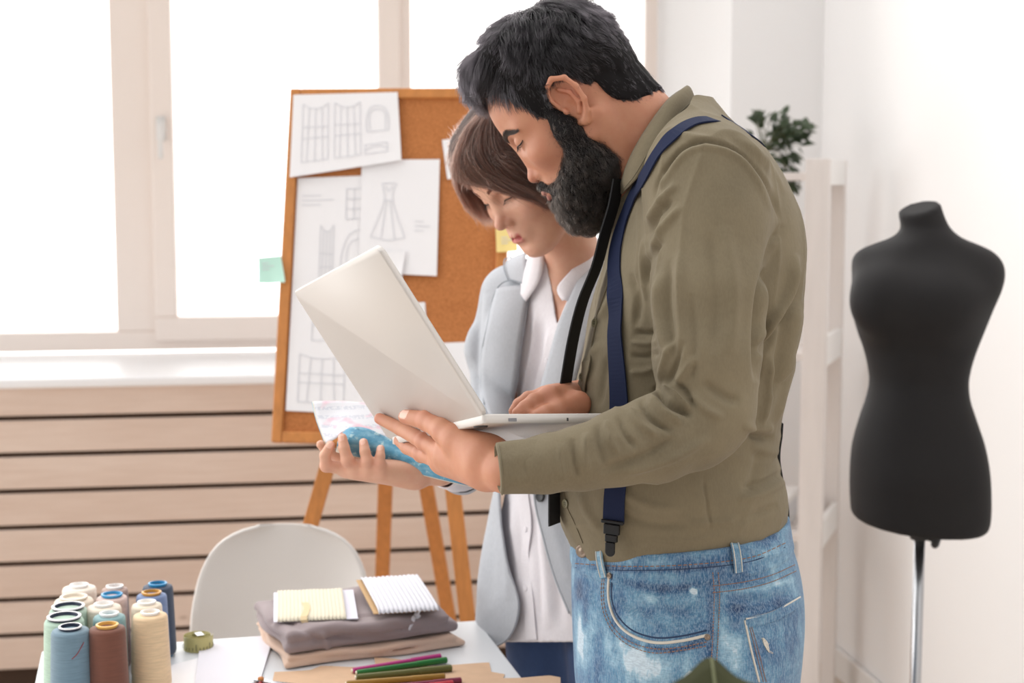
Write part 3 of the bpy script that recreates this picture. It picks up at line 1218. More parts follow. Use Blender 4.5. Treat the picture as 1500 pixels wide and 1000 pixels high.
for i, (px, py, hw, c, core, cr, label) in enumerate(spools):
    top = onz(px, py + 3, TZ + hsp)
    Y = top[1]
    sc = np.linalg.norm(top - CAM)
    rt = hw * sc / F * .97
    base = np.array([top[0], top[1], TZ])
    t = thing('thread_cone', base, label, 'thread', 'cones of thread on the table')
    rb = rt * 1.13
    m_ = MB()
    rcore = rt * cr
    m_.lathe(base, [(rb * .93, .004), (rb, .010), (rb, .014), (rt * 1.0, hsp - .010), (rt * .985, hsp - .004), (rt * .93, hsp - .0005), (rcore * .9, hsp + .001)], 40)
    m_.build('thread', m_thread('thread_wound', c), t, smooth=True)
    m_ = MB()
    m_.lathe(base, [(rb * .8, 0), (rb * .8, .006), (rcore * .8, .008), (rcore * .85, hsp), (rcore * .88, hsp + .0028), (rcore * .98, hsp + .0032), (rcore * .99, hsp + .0055), (rcore * .80, hsp + .006), (rcore * .76, hsp + .003), (rcore * .72, hsp - .04), (0, hsp - .041)], 36)
    o = m_.build('core', m_core[core], t, smooth=True); autosmooth(o, 40)
    if core == 'navy':
        m_ = MB(); m_.lathe(base, [(rcore * .84, hsp + .0062), (rcore * .93, hsp + .0068), (rcore * 1.01, hsp + .0058), (rcore * 1.0, hsp + .0045)], 36, caps=False)
        m_.build('rim', m_core['white'], t, smooth=True)
    if i == 0:
        m_ = MB()
        A = [base + np.array([math.cos(a) * (rt * 1.05), math.sin(a) * rt * 1.05, h]) for a, h in ((-1.25, .082), (-1.0, .088), (-.75, .098), (-.6, .104))]
        m_.tube(spline(A, 10), .0006, 5); m_.build('loose_thread', mat('red_thread', (150, 60, 66), .7), t, smooth=True)

# ================================================================== tape measure roll
m_tape = mat('olive_tape', (190, 182, 122), .5)
m_ink = mat('black_ink', (40, 40, 34), .6)
c = onz(290, 950, TZ); c[2] = TZ
tp = thing('tape_measure', c, 'rolled olive tape measure beside the thread cones', 'tape measure')
m_ = MB()
pts = []
for k in range(160):
    a = k * .16
    r = .0095 + .0155 * k / 160
    pts.append(c + [r * math.cos(a), r * math.sin(a), .0125])
pts = np.array(pts)
nor = np.array([[math.cos(k * .16), math.sin(k * .16), 0] for k in range(160)])
m_.ribbon(pts, nor, .0240, .0006, widthdir=np.array([0, 0, 1.]))
m_.build('tape', m_tape, tp, smooth=False)
m_ = MB()
for k in range(26):
    a = k * .241
    r = .0256
    q = c + [r * math.cos(a), r * math.sin(a), .004]
    m_.box(q - np.array([-math.sin(a), math.cos(a), 0]) * .0004, np.array([-math.sin(a), math.cos(a), 0]) * .0008, np.array([math.cos(a), math.sin(a), 0]) * .0004, (0, 0, .011 if k % 4 == 0 else .005))
m_.build('markings', m_ink, tp)
m_ = MB(); m_.cbox(c + [.003, -.002, .0262], .012, .02, .0012, .5); m_.build('end_clip', m_chrome, tp)

# ================================================================== papers and patterns on the table
def flat(name, pxs, z, th, m, label, cat, group=None, wav=.0, K=12):
    """sheet on the table from four pixel corners TL TR BR BL"""
    C = [onz(q[0], q[1], TZ) for q in pxs]
    G = np.zeros((K, K, 3))
    for i in range(K):
        for j in range(K):
            u, v = j / (K - 1), i / (K - 1)
            p = (C[0] * (1 - u) + C[1] * u) * (1 - v) + (C[3] * (1 - u) + C[2] * u) * v
            p[2] = TZ + z + th / 2 + wav * (math.sin(u * 5 + v * 3) * .5 + .5) * (.3 + v)
            G[i, j] = p
    o = MB().sheet(G, th).build(name, m, smooth=False)
    return tag(o, label, cat, group)


m_pap2 = mat('lilac_white_paper', (238, 236, 244), .8)
m_fl = mat('white_fleece', (226, 224, 232), .95, bump=(500, .5, .001))
flat('paper_sheet', [(250, 975), (355, 946), (372, 1012), (238, 1030)], .0005, .0005, m_paper, 'white paper sheet under the fleece swatch by the tape measure', 'paper')
flat('fleece_swatch', [(293, 946), (368, 943), (340, 1010), (285, 1010)], .0016, .0022, m_fl, 'soft white fleece swatch lying on paper near the tape measure', 'fabric swatch', wav=.001)
flat('paper_sheet', [(362, 938), (402, 932), (378, 1010), (336, 1012)], .0045, .0005, m_pap2, 'narrow white paper strip beside the folded fabrics', 'paper')
m_kraft = mat('brown_pattern_paper', (206, 172, 142), .8, var=(30, .06))


def cutout(name, pxs, z, m, label, cat, th=.0006):
    top = [onz(q[0], q[1], TZ) * [1, 1, 0] + [0, 0, TZ + z + th] for q in spline(pxs, len(pxs) * 3)]
    n = len(top)
    V = top + [q - [0, 0, th] for q in top]
    Fc = [tuple(range(n)), tuple(range(2 * n - 1, n - 1, -1))] + [(i, i + n, (i + 1) % n + n, (i + 1) % n) for i in range(n)]
    return tag(mk(name, V, Fc, m, smooth=False), label, cat)


cutout('pattern_piece', [(402, 985), (455, 982), (470, 976), (520, 978), (560, 977), (640, 976), (717, 971), (723, 976), (720, 985), (742, 990), (715, 1003), (640, 1030), (420, 1030), (398, 1005)], .0008, m_kraft,
       'large brown paper pattern piece beneath the felt pens', 'paper pattern')
cutout('pattern_piece', [(655, 1003), (700, 996), (760, 995), (816, 992), (822, 1010), (800, 1040), (650, 1040)], .0022, m_kraft,
       'brown paper pattern piece at the table edge beside the jeans', 'paper pattern')
cutout('pattern_piece', [(548, 965), (580, 967), (600, 972), (575, 978), (550, 975)], .0022, m_kraft, 'scrap of brown pattern paper behind the pink pen', 'paper pattern')

# ------------------------------------------------------------------ felt pens
pens = [((516, 982), (646, 961), (176, 42, 120), 'magenta felt pen, hindmost of the pens on the pattern paper', .0046),
        ((522, 985), (655, 966), (28, 110, 46), 'bright green felt pen beside the magenta pen', .0046),
        ((521, 992), (662, 978), (92, 92, 40), 'dark olive felt pen with a cap in front of the green pen', .0052),
        ((507, 1001), (652, 990), (150, 112, 36), 'ochre brown felt pen between the olive and plum pens', .0046),
        ((552, 1008), (676, 996), (120, 30, 62), 'plum felt pen lying in front of the ochre pen', .0046),
        ((560, 1012), (664, 1000), (186, 52, 66), 'red felt pen half hidden at the frame edge', .0042)]
m_nib = mat('cream_plastic', (236, 228, 210), .5)
for i, (a, b, c, label, r) in enumerate(pens):
    za = .0016 + r
    A, B = onz(a[0], a[1], TZ + za), onz(b[0], b[1], TZ + za)
    d = unit(B - A); L = float(np.linalg.norm(B - A))
    t = thing('felt_pen', A - [0, 0, za], label, 'pen', 'felt pens on the pattern paper')
    mc = mat('pen_plastic', c, .35)
    m_ = MB(); m_.lathe(A, [(r * .55, .0), (r * .95, .002), (r, .006), (r, L * .66)], 16, axis=d); o = m_.build('barrel', mc, t, smooth=True); autosmooth(o)
    m_ = MB(); m_.lathe(A + d * L * .655, [(r * .9, 0), (r * 1.13, .001), (r * 1.1, L * .335), (r * .7, L * .345)], 16, axis=d); o = m_.build('cap', mc, t, smooth=True); autosmooth(o)
    m_ = MB(); m_.lathe(A, [(r * .3, -.0012), (r * .62, -.001), (r * .62, .001)], 14, axis=d); m_.build('end_plug', m_nib, t, smooth=True)

# ------------------------------------------------------------------ scissors
sc0 = onz(378, 1001, TZ + .004)
sci = thing('scissors', sc0 - [0, 0, .004], 'steel scissors lying on paper at the front of the table', 'scissors')
m_lens = mat('dark_grip', (60, 60, 70), .4)
m_red = mat('red_grip', (170, 50, 50), .4)
zt = TZ + .006
pv = onz(382, 998, zt)
m_ = MB()
e1 = onz(440, 1004, zt)
d = unit(e1 - pv); s = np.cross(d, [0, 0, 1])
V = [pv - d * .01 - s * .005, pv + s * .006 - d * .01, pv + d * .05 + s * .004, pv + d * .09, pv + d * .05 - s * .004]
m_.add([q for q in V] + [q + np.array([0, 0, .0016]) for q in V], [(4, 3, 2, 1, 0), (5, 6, 7, 8, 9)] + [(i, (i + 1) % 5, (i + 1) % 5 + 5, i + 5) for i in range(5)])
m_.build('blade', m_chrome, sci)
m_ = MB()
d2 = unit(d + s * .25); s2 = np.cross(d2, [0, 0, 1])
V = [pv - d2 * .01 - s2 * .005, pv + s2 * .006 - d2 * .01, pv + d2 * .05 + s2 * .004, pv + d2 * .09, pv + d2 * .05 - s2 * .004]
V = [q + np.array([0, 0, .002]) for q in V]
m_.add([q for q in V] + [q + np.array([0, 0, .0016]) for q in V], [(4, 3, 2, 1, 0), (5, 6, 7, 8, 9)] + [(i, (i + 1) % 5, (i + 1) % 5 + 5, i + 5) for i in range(5)])
m_.build('blade', m_chrome, sci)
m_ = MB(); m_.lathe(pv + [0, 0, -.002], [(.005, 0), (.005, .008), (.003, .0095), (0, .0095)], 16); m_.build('pivot_screw', m_pine, sci, smooth=True)
for (cx_, cy_, m_h) in ((350, 1006, m_chrome), (375, 1018, m_red)):
    m_ = MB()
    c = onz(cx_, cy_, zt)
    ring = [c + np.array([.019 * math.cos(a), .013 * math.sin(a), 0]) for a in np.linspace(0, 6.283, 28)]
    m_.tube(ring, .0028, 8, cap=False)
    e = c + unit(pv - c) * .014
    m_.tube([e, pv - unit(pv - c) * .003], .003, 8)
    m_.build('handle', m_h, sci, smooth=True)

# ================================================================== folded fabrics
m_grey = mat('mauve_grey_cotton', (150, 136, 138), .85, sheen=.2, bump=(700, .12, .0005), var=(18, .06))
m_pink = mat('pinkish_beige_cotton', (216, 186, 166), .85, sheen=.2, bump=(700, .12, .0005), var=(18, .05))


def fold_sdf(c, ux, uy, half, layers, r, seed, wob=.006, k=.006, back=0.0):
    """folded cloth: rounded layers joined on the fold side. c: base centre"""
    c = np.asarray(c, np.float32); ux = np.asarray(ux, np.float32); uy = np.asarray(uy, np.float32)

    def f(p):
        q = p - c
        a, b, h = q @ ux, q @ uy, q[:, 2]
        d = None
        for i in range(layers):
            z0_ = r + i * 2.02 * r
            off = wob * math.sin(i * 2.3 + seed)
            w = .0022 * np.sin(a * 21 + seed + i) * np.sin(b * 19 + i * 1.7) + .0008 * np.sin(a * 61 + b * 40 + i * 3)
            hx = half[0] * (1 - .03 * i) + .004 * np.sin(b * 40 + i * 2)
            hy = half[1] * (1 - .02 * i) + .004 * np.sin(a * 30 + i)
            rr = r * (1 + .0)
            dx = np.abs(a - off) - hx + rr; dy = np.abs(b - off * .6) - hy + rr; dz = np.abs(h - z0_ - w * (i + .6) * .7) - rr + rr
            e = np.sqrt(np.maximum(dx, 0) ** 2 + np.maximum(dy, 0) ** 2 + np.maximum(dz, 0) ** 2) + np.minimum(np.maximum(np.maximum(dx, dy), dz), 0) - rr
            d = e if d is None else smin(d, e, k * .35)
        return d * .8
    return f


fL, fR = onz(398, 958, TZ), onz(690, 925, TZ)
fx = unit(fR - fL); fy = np.array([-fx[1], fx[0], 0])
wv_ = float(np.linalg.norm(fR - fL))
fc = onz(546, 963, TZ) + fy * .102
fc[2] = TZ
# pinkish beige cloth: two layers under the grey one
h1 = (.154, .112)
fB = fold_sdf(fc + [0, 0, .0005], unit(fx + fy * .02), unit(fy - fx * .02), h1, 2, .0052, 1.0)
V, Q = sdf_mesh(fB, fc - [.2, .2, .01], fc + [.2, .2, .06], .0026, 2)
V[:, 2] = np.maximum(V[:, 2], TZ + .0012)
tag(mk('folded_cloth', V, Q, m_pink), 'pinkish beige folded cloth lying under the grey fabric', 'fabric')
zb = float(np.percentile(V[:, 2], 97))
gx = unit(fx + fy * .05); gy = np.array([-gx[1], gx[0], 0])
gc = fc + fx * -.004 + fy * .004; gc[2] = zb
fG0 = fold_sdf(gc, gx, gy, (.150, .108), 2, .0096, 2.6, wob=.006, k=.014)
gcf = gc.astype(np.float32); gxf = gx.astype(np.float32); gyf = gy.astype(np.float32)


def fG(p):
    q = p - gcf
    a, b = q @ gxf, q @ gyf
    lump = .020 * np.exp(-((a - .095) / .05) ** 2 - ((b - .055) / .055) ** 2)       # puffed up behind the lace card
    crease = .006 * np.exp(-((b + .06 + .25 * (a + .03)) / .008) ** 2) * (q[:, 2] > .03)
    p2 = p.copy(); p2[:, 2] -= lump.astype(np.float32) * np.clip(q[:, 2] / .035, 0, 1)
    return fG0(p2) + crease * .5


V, Q = sdf_mesh(fG, gc - [.2, .19, .01], gc + [.2, .19, .10], .0026, 2)
N_ = normals(V, Q)
V = V + N_ * stroke_field(V, N_, [([(430, 912), (470, 916), (520, 905)], 5, .003), ([(415, 905), (450, 925), (470, 945)], 5, -.003), ([(470, 925), (480, 945), (475, 955)], 4, .004), ([(560, 905), (620, 912), (670, 900)], 6, .003), ([(640, 870), (660, 880), (676, 895)], 6, -.003), ([(480, 930), (560, 935), (640, 925)], 4, -.003), ([(540, 925), (580, 922), (630, 915)], 4, .003), ([(630, 862), (655, 866), (672, 882)], 5, .003), ([(400, 890), (420, 900), (440, 915)], 4, .003)], facing=False)[:, None]
tag(mk('folded_cloth', V, Q, m_grey), 'mauve grey folded fabric on top of the pinkish beige cloth', 'fabric')
clothS = Surf(V, Q)


def rest(px, py):
    p, n = clothS.hit(px, py)
    return p


# ------------------------------------------------------------------ lace cards
m_lace = mat('cream_lace', (226, 218, 198), .9, bump=(420, .8, .0012))
m_lacew = mat('white_lace', (222, 222, 230), .9, bump=(420, .8, .0012))
m_card = mat('lilac_card', (226, 224, 236), .8)
m_brcard = mat('brown_card', (196, 162, 120), .8)
m_mask = mat('beige_paper_tape', (222, 200, 160), .8)


def lace_card(name, q, label, ml, mc, bands, tilt, over, th=.004, group=None):
    C = [rest(*x) for x in q]          # TL TR BR BL
    cen = sum(C) / 4
    u = unit((C[1] - C[0]) + (C[2] - C[3])); v = unit((C[3] - C[0]) + (C[2] - C[1]))
    u[2] *= .5; u = unit(u)
    n = unit(np.cross(u, v)); n = n if n[2] > 0 else -n
    n = unit(n * np.array([.5, .5, 1])); v = unit(v - n * (v @ n)); u = unit(u - n * (u @ n))
    hw = np.linalg.norm(C[1] - C[0] + C[2] - C[3]) / 4; hh = np.linalg.norm(C[3] - C[0] + C[2] - C[1]) / 4
    lift = max(float((clothS.near(cen + u * a * hw + v * b * hh)[0] - cen) @ n) for a in (-.9, -.5, 0, .5, .9) for b in (-.9, -.5, 0, .5, .9))
    base = cen + n * (lift + .0005)
    t = thing(name, base, label, 'lace', group)
    m_ = MB(); m_.box(base - u * hw - v * hh, u * 2 * hw, v * 2 * hh, n * .0015); m_.build('card', mc, t)
    # lace wound round the card, in ribbed bands
    lo, hi_ = over
    NX, NY = 64, 22
    G = np.zeros((NX, NY, 3)); G2 = np.zeros((NX, NY, 3))
    for i in range(NX):
        a = lo + (hi_ - lo) * i / (NX - 1)
        for j in range(NY):
            b = -1 + 2 * j / (NY - 1)
            rib = .0007 * math.sin(a * bands * 3.1416 * 2) + .0005 * math.sin(b * 40 + a * 9)
            edge = 1.03 + .028 * math.sin(a * bands * 6.283 + (1 if j else 0))
            prof_ = (1 - abs(b) ** 6) ** .5
            G[i, j] = base + u * hw * a + v * hh * edge * b + n * (.0018 + (th + rib) * prof_)
            G2[i, j] = base + u * hw * a + v * hh * edge * b - n * (.0)
    m_ = MB(); m_.sheet(G, .0022); m_.build('lace', ml, t, smooth=True)
    return t, base, u, v, n, hw, hh, th


t, b, u, v, n, hw, hh, th = lace_card('lace_card', [(399, 862), (516, 865), (526, 916), (400, 918)], 'cream lace wound on a card with beige tape, on the grey fabric', m_lace, m_card, 11, 0, (-.9, .72), .005)
m_ = MB()
G = np.zeros((8, 4, 3))
for i in range(8):
    for j in range(4):
        s_ = -.55 + i * .23
        G[i, j] = b + u * hw * (-.32 + .16 * (j / 3) + .05 * math.sin(i)) + v * hh * min(1.08, s_ + .62) + n * (.0085 if s_ < .42 else .0085 - (s_ - .42) * .022)
m_.sheet(G, .0006); m_.build('tape', m_mask, t)
t, b, u, v, n, hw, hh, th = lace_card('lace_card', [(522, 846), (616, 840), (642, 908), (546, 917)], 'white lace wound on brown card with a loose hanging end, on the grey fabric', m_lacew, m_brcard, 7, 0, (-.86, 1.03), .006)
m_ = MB()
e0 = b + u * hw * .45 + v * hh * .95 + n * .006
q1 = clothS.near(e0 + v * .018 + u * .004)[0] + [0, -.002, .003]
q2, nn2 = clothS.hit(606, 905); q3, nn3 = clothS.hit(598, 922)
X = spline([e0, q1, q2 + nn2 * .003, q3 + nn3 * .003], 16)
Nn = np.array([n] * 4 + [unit(n + nn2)] * 6 + [nn3] * 6)
m_.ribbon(X, Nn, np.interp(np.linspace(0, 1, 16), [0, .4, .7, 1], [.016, .010, .006, .003]), .0014)
m_.build('loose_end', m_lacew, t, smooth=True)

# ================================================================== large leafed plant close to the camera
m_monst = mat('deep_green_leaf', (46, 48, 22), .65, var=(9, .25), spec=.15)
lp = P(1040, 985, 1.16)
fp = thing('monstera_plant', (float(lp[0]), 1.16, 0), 'blurred dark green leaf of a potted floor plant in front of the jeans', 'plant')
pc = np.array([lp[0], 1.16, 0])
m_ = MB(); m_.lathe(pc, [(.11, 0), (.12, .004), (.15, .26), (.155, .28), (.14, .28), (.135, .25)], 40); m_.build('pot', m_pot, fp, smooth=True)
m_ = MB(); m_.lathe(pc + [0, 0, .245], [(0, .001), (.136, 0)], 30); m_.build('soil', m_soil, fp)


def big_leaf(tip_l, tip_top, tip_r, base, Y, name):
    """broad heart leaf hanging towards the lens; outline given by a few points"""
    A, B_, C_, D_ = [np.asarray(q, float) for q in (tip_l, tip_top, tip_r, base)]
    N1 = 22
    G = np.zeros((N1, 15, 3))
    for i in range(N1):
        t = i / (N1 - 1)                         # along width, left to right
        top = spline([A, A * .45 + B_ * .55 - [0, 0, .003], B_, C_ * .42 + B_ * .58 - [0, 0, .006], C_], N1)[i]
        bot = D_ + (A - D_) * max(0, .5 - t) * 1.2 + (C_ - D_) * max(0, t - .5) * 1.2
        for j in range(15):
            s = j / 14
            p = top * (1 - s) + bot * s
            p = p + np.array([0, -.05 * math.sin(s * 2.4) * 1 - .018 * abs(t - .5) * 2, .008 * math.sin(t * 28) * s * .4])
            G[i, j] = p
    m_ = MB(); m_.sheet(G, .0009)
    o = m_.build(name, m_monst, fp, smooth=True)
    return G


Yl = 1.16
G = big_leaf(P(948, 1006, Yl), P(1040, 962, Yl + .03), P(1138, 1000, Yl), P(1045, 1180, Yl - .03), Yl, 'leaf')
m_ = MB(); m_.tube(spline([G[11, 14], pc + [.02, .02, .6], pc + [0, 0, .25]], 20), [.004] * 20, 8); m_.build('stem', m_stem, fp, smooth=True)
m_ = MB(); mid = [G[11, j] + [0, -.0025, 0] for j in range(15)]; m_.tube(mid, np.linspace(.0012, .0028, 15), 6); m_.build('midrib', m_stem, fp, smooth=True)
for (dx, dy, hz_) in ((-.16, .05, .62), (.18, .08, .7), (.02, -.1, .55)):
    ml = MB()
    e = pc + [dx, dy, hz_]
    d = unit([dx, dy, -.15])
    leaf_patch(ml, e, d, [0, 0, 1], .2, .18, .1, 12); ml.build('leaf', m_monst, fp, smooth=True)
    m_ = MB(); m_.tube(spline([pc + [0, 0, .25], pc + [dx * .5, dy * .5, hz_ * .75], e], 12), .004, 8); m_.build('stem', m_stem, fp, smooth=True)
# ================================================================== laptop
m_silver = mat('warm_silver', (204, 199, 195), .38, metal=.15)
m_silver_d = mat('dark_rubber', (60, 60, 62), .6)
m_key = mat('white_keys', (225, 225, 228), .5)
m_scr = mat('dark_screen', (18, 19, 22), .1)
m_port = mat('port_grey_metal', (120, 120, 124), .4, metal=.5)  # plain mid grey of the port

LN = P(706, 606, 1.81)                      # near hinge corner
LT = P(551, 361, 1.80)                      # near top corner of the lid
lu = LT - LN
lh_ = float(np.linalg.norm(lu)); lu = unit(lu)
LF = P(566, 640, 2.075)                     # far hinge corner
lh = LF - LN
lw = float(np.linalg.norm(lh)); lh = unit(lh)
lu = unit(lu - lh * (lu @ lh))
lback = unit(np.cross(lu, lh))              # outward normal of the lid's back
if lback[1] > 0: lback = -lback
lb = np.array([1.0, 0, 0]); lb = unit(P(882, 607, 1.905) - LN); lb = unit(lb - lh * (lb @ lh))   # base direction
ln = unit(np.cross(lh, lb)); ln = ln if ln[2] > 0 else -ln                                       # up normal of the base
lap = thing('laptop', LN, 'open silver laptop held up in front of the man', 'laptop')


def rbox(mb, o, a, b, n, la, lb_, th, r=.012, seg=6):
    """rounded plate: corner o, in-plane axes a, b, thickness along n"""
    pts = []
    for (cx_, cy_, a0) in ((la - r, lb_ - r, 0), (r, lb_ - r, 90), (r, r, 180), (la - r, r, 270)):
        for k in range(seg + 1):
            t = math.radians(a0 + 90 * k / seg)
            pts.append((cx_ + r * math.cos(t), cy_ + r * math.sin(t)))
    m = len(pts)
    e = min(.0012, th * .3)
    rings = [(0, .0012 if th > .003 else 0), (e, 0), (th - e, 0), (th, .0012 if th > .003 else 0)]
    V = []
    for (h, ins) in rings:
        for (x, y) in pts:
            x2 = x + (la / 2 - x) / (la / 2) * ins; y2 = y + (lb_ / 2 - y) / (lb_ / 2) * ins
            V.append(o + a * x2 + b * y2 + n * h)
    Fc = [tuple(range(m))[::-1], tuple(3 * m + i for i in range(m))]
    for q in range(3):
        for i in range(m):
            j = (i + 1) % m
            Fc.append((q * m + i, q * m + j, (q + 1) * m + j, (q + 1) * m + i))
    if np.dot(np.cross(a, b), n) < 0: Fc = [f_[::-1] for f_ in Fc]
    mb.add(V, Fc)


LTH = .0085
m_ = MB(); rbox(m_, LN - lu * .005 - lback * LTH, lh, lu, lback, lw, lh_ + .005, LTH, .011)
lid = autosmooth(m_.build('lid', m_silver, lap, smooth=True), 50)
m_ = MB(); rbox(m_, LN + lu * .016 + lh * .008 - lback * (LTH + .0006), lh, lu, lback, lw - .016, lh_ - .026, .0006, .006)
m_.build('screen', m_scr, lap)
BL = .225
BT = .0120
m_ = MB(); rbox(m_, LN - ln * BT + lb * .0012 + lh * .0005, lb, lh, ln, BL, lw - .014, BT, .006)
bs = autosmooth(m_.build('base', m_silver, lap, smooth=True), 50)
m_ = MB(); m_.tube([LN + lh * .04 - ln * .004 + lb * .005, LN + lh * (lw - .04) - ln * .004 + lb * .005], .0036, 12); m_.build('hinge', m_silver, lap, smooth=True)
m_ = MB()
for i in range(5):
    for j in range(13):
        rbox(m_, LN + lb * (.03 + i * .019) + lh * (.02 + j * (lw - .04) / 13), lb, lh, ln, .0165, (lw - .04) / 13 - .003, .0012, .002, 2)
m_.build('keyboard', m_key, lap)
m_ = MB(); rbox(m_, LN + lb * .14 + lh * (lw / 2 - .05), lb, lh, ln, .065, .1, .0004, .004); m_.build('touchpad', m_silver, lap)
for a, l_ in ((.036, .011), (.118, .002)):
    m_ = MB(); m_.box(LN + lb * a - lh * .0003 - ln * .0095, lb * l_, lh * .0012, ln * .004); m_.build('port', m_port if l_ > .005 else m_silver_d, lap)
for a, b in ((.012, .03), (BL - .03, .03), (.012, lw - .05), (BL - .03, lw - .05)):
    m_ = MB(); c = LN + lb * a + lh * b - ln * BT
    m_.lathe(c, [(.009, .0002), (.009, -.0012), (.008, -.002), (0, -.002)], 16, axis=ln); m_.build('rubber_foot', m_silver_d, lap, smooth=False)


def lid_pt(px, py, off=0.0):
    return on_plane(px, py, LN, lback) + lback * off


# ================================================================== magazine held by the woman
T = NT('magazine_cover_print')
co = T.obj_coord()
n1 = T.noise(22, 4, .6, co, (1, 1, 2)); n2 = T.noise(90, 4, .7, co); n3 = T.noise(48, 3, .6, co)
c = T.ramp(n1, [(.3, lin((56, 112, 146))), (.5, lin((92, 158, 190))), (.7, lin((160, 206, 222)))])
c = T.mix(T.ramp(n2, [(.58, g(0)), (.66, g(.7))]), c, lin((196, 222, 220)))
c = T.mix(T.ramp(n3, [(.64, g(0)), (.74, g(.7))]), c, lin((48, 62, 76)))
T.l(c, T.b.inputs['Base Color']); T.b.inputs['Roughness'].default_value = .3
m_cover = T.m
T = NT('printed_page')
co = T.obj_coord()
wv = T.n('ShaderNodeTexWave', Scale=28, Distortion=.2); wv.bands_direction = 'Z'
T.l(co, wv.inputs[0])
n1 = T.noise(26, 2, .5, co); n2 = T.noise(230, 2, .6, co, (1, 1, .3))
ln_ = T.mix(T.ramp(n2, [(.45, g(0)), (.5, g(1))]), g(0), T.ramp(wv.outputs[0], [(.6, g(0)), (.7, g(.5))]))
c = T.mix(ln_, lin((216, 216, 222)), lin((176, 181, 196)))
c = T.mix(T.ramp(n1, [(.54, g(0)), (.62, g(.7))]), c, lin((226, 170, 186)))
T.l(c, T.b.inputs['Base Color']); T.b.inputs['Roughness'].default_value = .5
m_page = T.m
m_pagew = mat('page_edges', (226, 216, 200), .8)
mag = thing('magazine', P(600, 680, 2.19), 'open magazine with a blue printed cover in the hand of the woman', 'magazine')


def loft(rows, n, m):
    """rows: list of world polylines -> smooth grid"""
    R_ = [spline(r, n) for r in rows]
    return np.stack([spline([r[i] for r in R_], m) for i in range(n)], 0)


ctop = [P(497, 640, 2.195), P(506, 630, 2.198), P(518, 625, 2.20), P(540, 628, 2.205), P(572, 643, 2.21), P(620, 664, 2.21), P(690, 684, 2.19), P(742, 700, 2.16)]
cmid = [P(494, 650, 2.187), P(504, 646, 2.184), P(518, 645, 2.184), P(536, 649, 2.188), P(570, 661, 2.19), P(612, 676, 2.185), P(690, 698, 2.165), P(742, 710, 2.14)]
cbot = [P(492, 660, 2.20), P(506, 664, 2.20), P(520, 668, 2.20), P(540, 672, 2.20), P(568, 680, 2.195), P(600, 690, 2.19), P(690, 712, 2.165), P(742, 718, 2.14)]
G = loft([ctop, cmid, cbot], 40, 14)
m_ = MB(); m_.sheet(G, .0008); m_.build('cover', m_cover, mag, smooth=True)
G2 = G.copy(); G2[..., 1] += .0022; G2 = G2[:, :]
m_ = MB(); m_.sheet(G2 - np.array([0, 0, .0012]), .0026); m_.build('page_block', m_pagew, mag, smooth=True)
ptop = [P(459, 588, 2.27), P(480, 587, 2.275), P(515, 588, 2.285), P(570, 594, 2.29), P(640, 615, 2.285)]
pmid = [P(465, 614, 2.245), P(484, 610, 2.25), P(515, 606, 2.255), P(570, 616, 2.255), P(640, 640, 2.25)]
pbot = [P(478, 650, 2.205), P(492, 642, 2.206), P(512, 630, 2.206), P(570, 642, 2.215), P(640, 672, 2.213)]
G = loft([ptop, pmid, pbot], 30, 16)
m_ = MB(); m_.sheet(G, .0006); m_.build('page', m_page, mag, smooth=True)
G2 = G.copy(); G2 += np.array([-.002, .004, -.001])
m_ = MB(); m_.sheet(G2, .0022); m_.build('page_block', m_pagew, mag, smooth=True)
G3 = G + np.array([-.0032, .0062, -.0015])
m_ = MB(); m_.sheet(G3, .0008); m_.build('cover', m_cover, mag, smooth=True)
# ================================================================== people: shared parts
def frame(th, p, roll=0):
    """columns: forward, left, up of a head or a trunk that faces the photograph's left, turned th degrees to the camera, bowed p"""
    th, p, r = math.radians(th), math.radians(p), math.radians(roll)
    f = np.array([-math.cos(th) * math.cos(p), -math.sin(th) * math.cos(p), -math.sin(p)])
    u = np.array([-math.cos(th) * math.sin(p), -math.sin(th) * math.sin(p), math.cos(p)])
    l = np.cross(u, f)
    u2 = u * math.cos(r) + l * math.sin(r)
    l2 = l * math.cos(r) - u * math.sin(r)
    return np.stack([f, l2, u2], 1)


def m_skin_(name, base, lip, red):
    T = NT(name)
    co = T.obj_coord()
    nz = T.noise(55, 4, .65, co)
    b = T.mix(T.ramp(nz, [(.3, g(0)), (.75, g(.35))]), lin(base), lin(red))
    ar = T.n('ShaderNodeAttribute', attribute_name='red')
    b = T.mix(ar.outputs['Fac'], b, lin(red))
    al = T.n('ShaderNodeAttribute', attribute_name='lip')
    b = T.mix(al.outputs['Fac'], b, lin(lip))
    an = T.n('ShaderNodeAttribute', attribute_name='nail')
    b = T.mix(an.outputs['Fac'], b, lin((236, 190, 172)))
    T.l(b, T.b.inputs['Base Color'])
    rg = T.n('ShaderNodeMapRange'); rg.inputs['To Min'].default_value = .5; rg.inputs['To Max'].default_value = .28
    T.l(an.outputs['Fac'], rg.inputs['Value']); T.l(rg.outputs[0], T.b.inputs['Roughness'])
    T.b.inputs['Subsurface Weight'].default_value = .12
    T.b.inputs['Subsurface Radius'].default_value = (.01, .004, .002)
    T.bump(T.noise(420, 3, .6, co), .12, .0006)
    return T.m


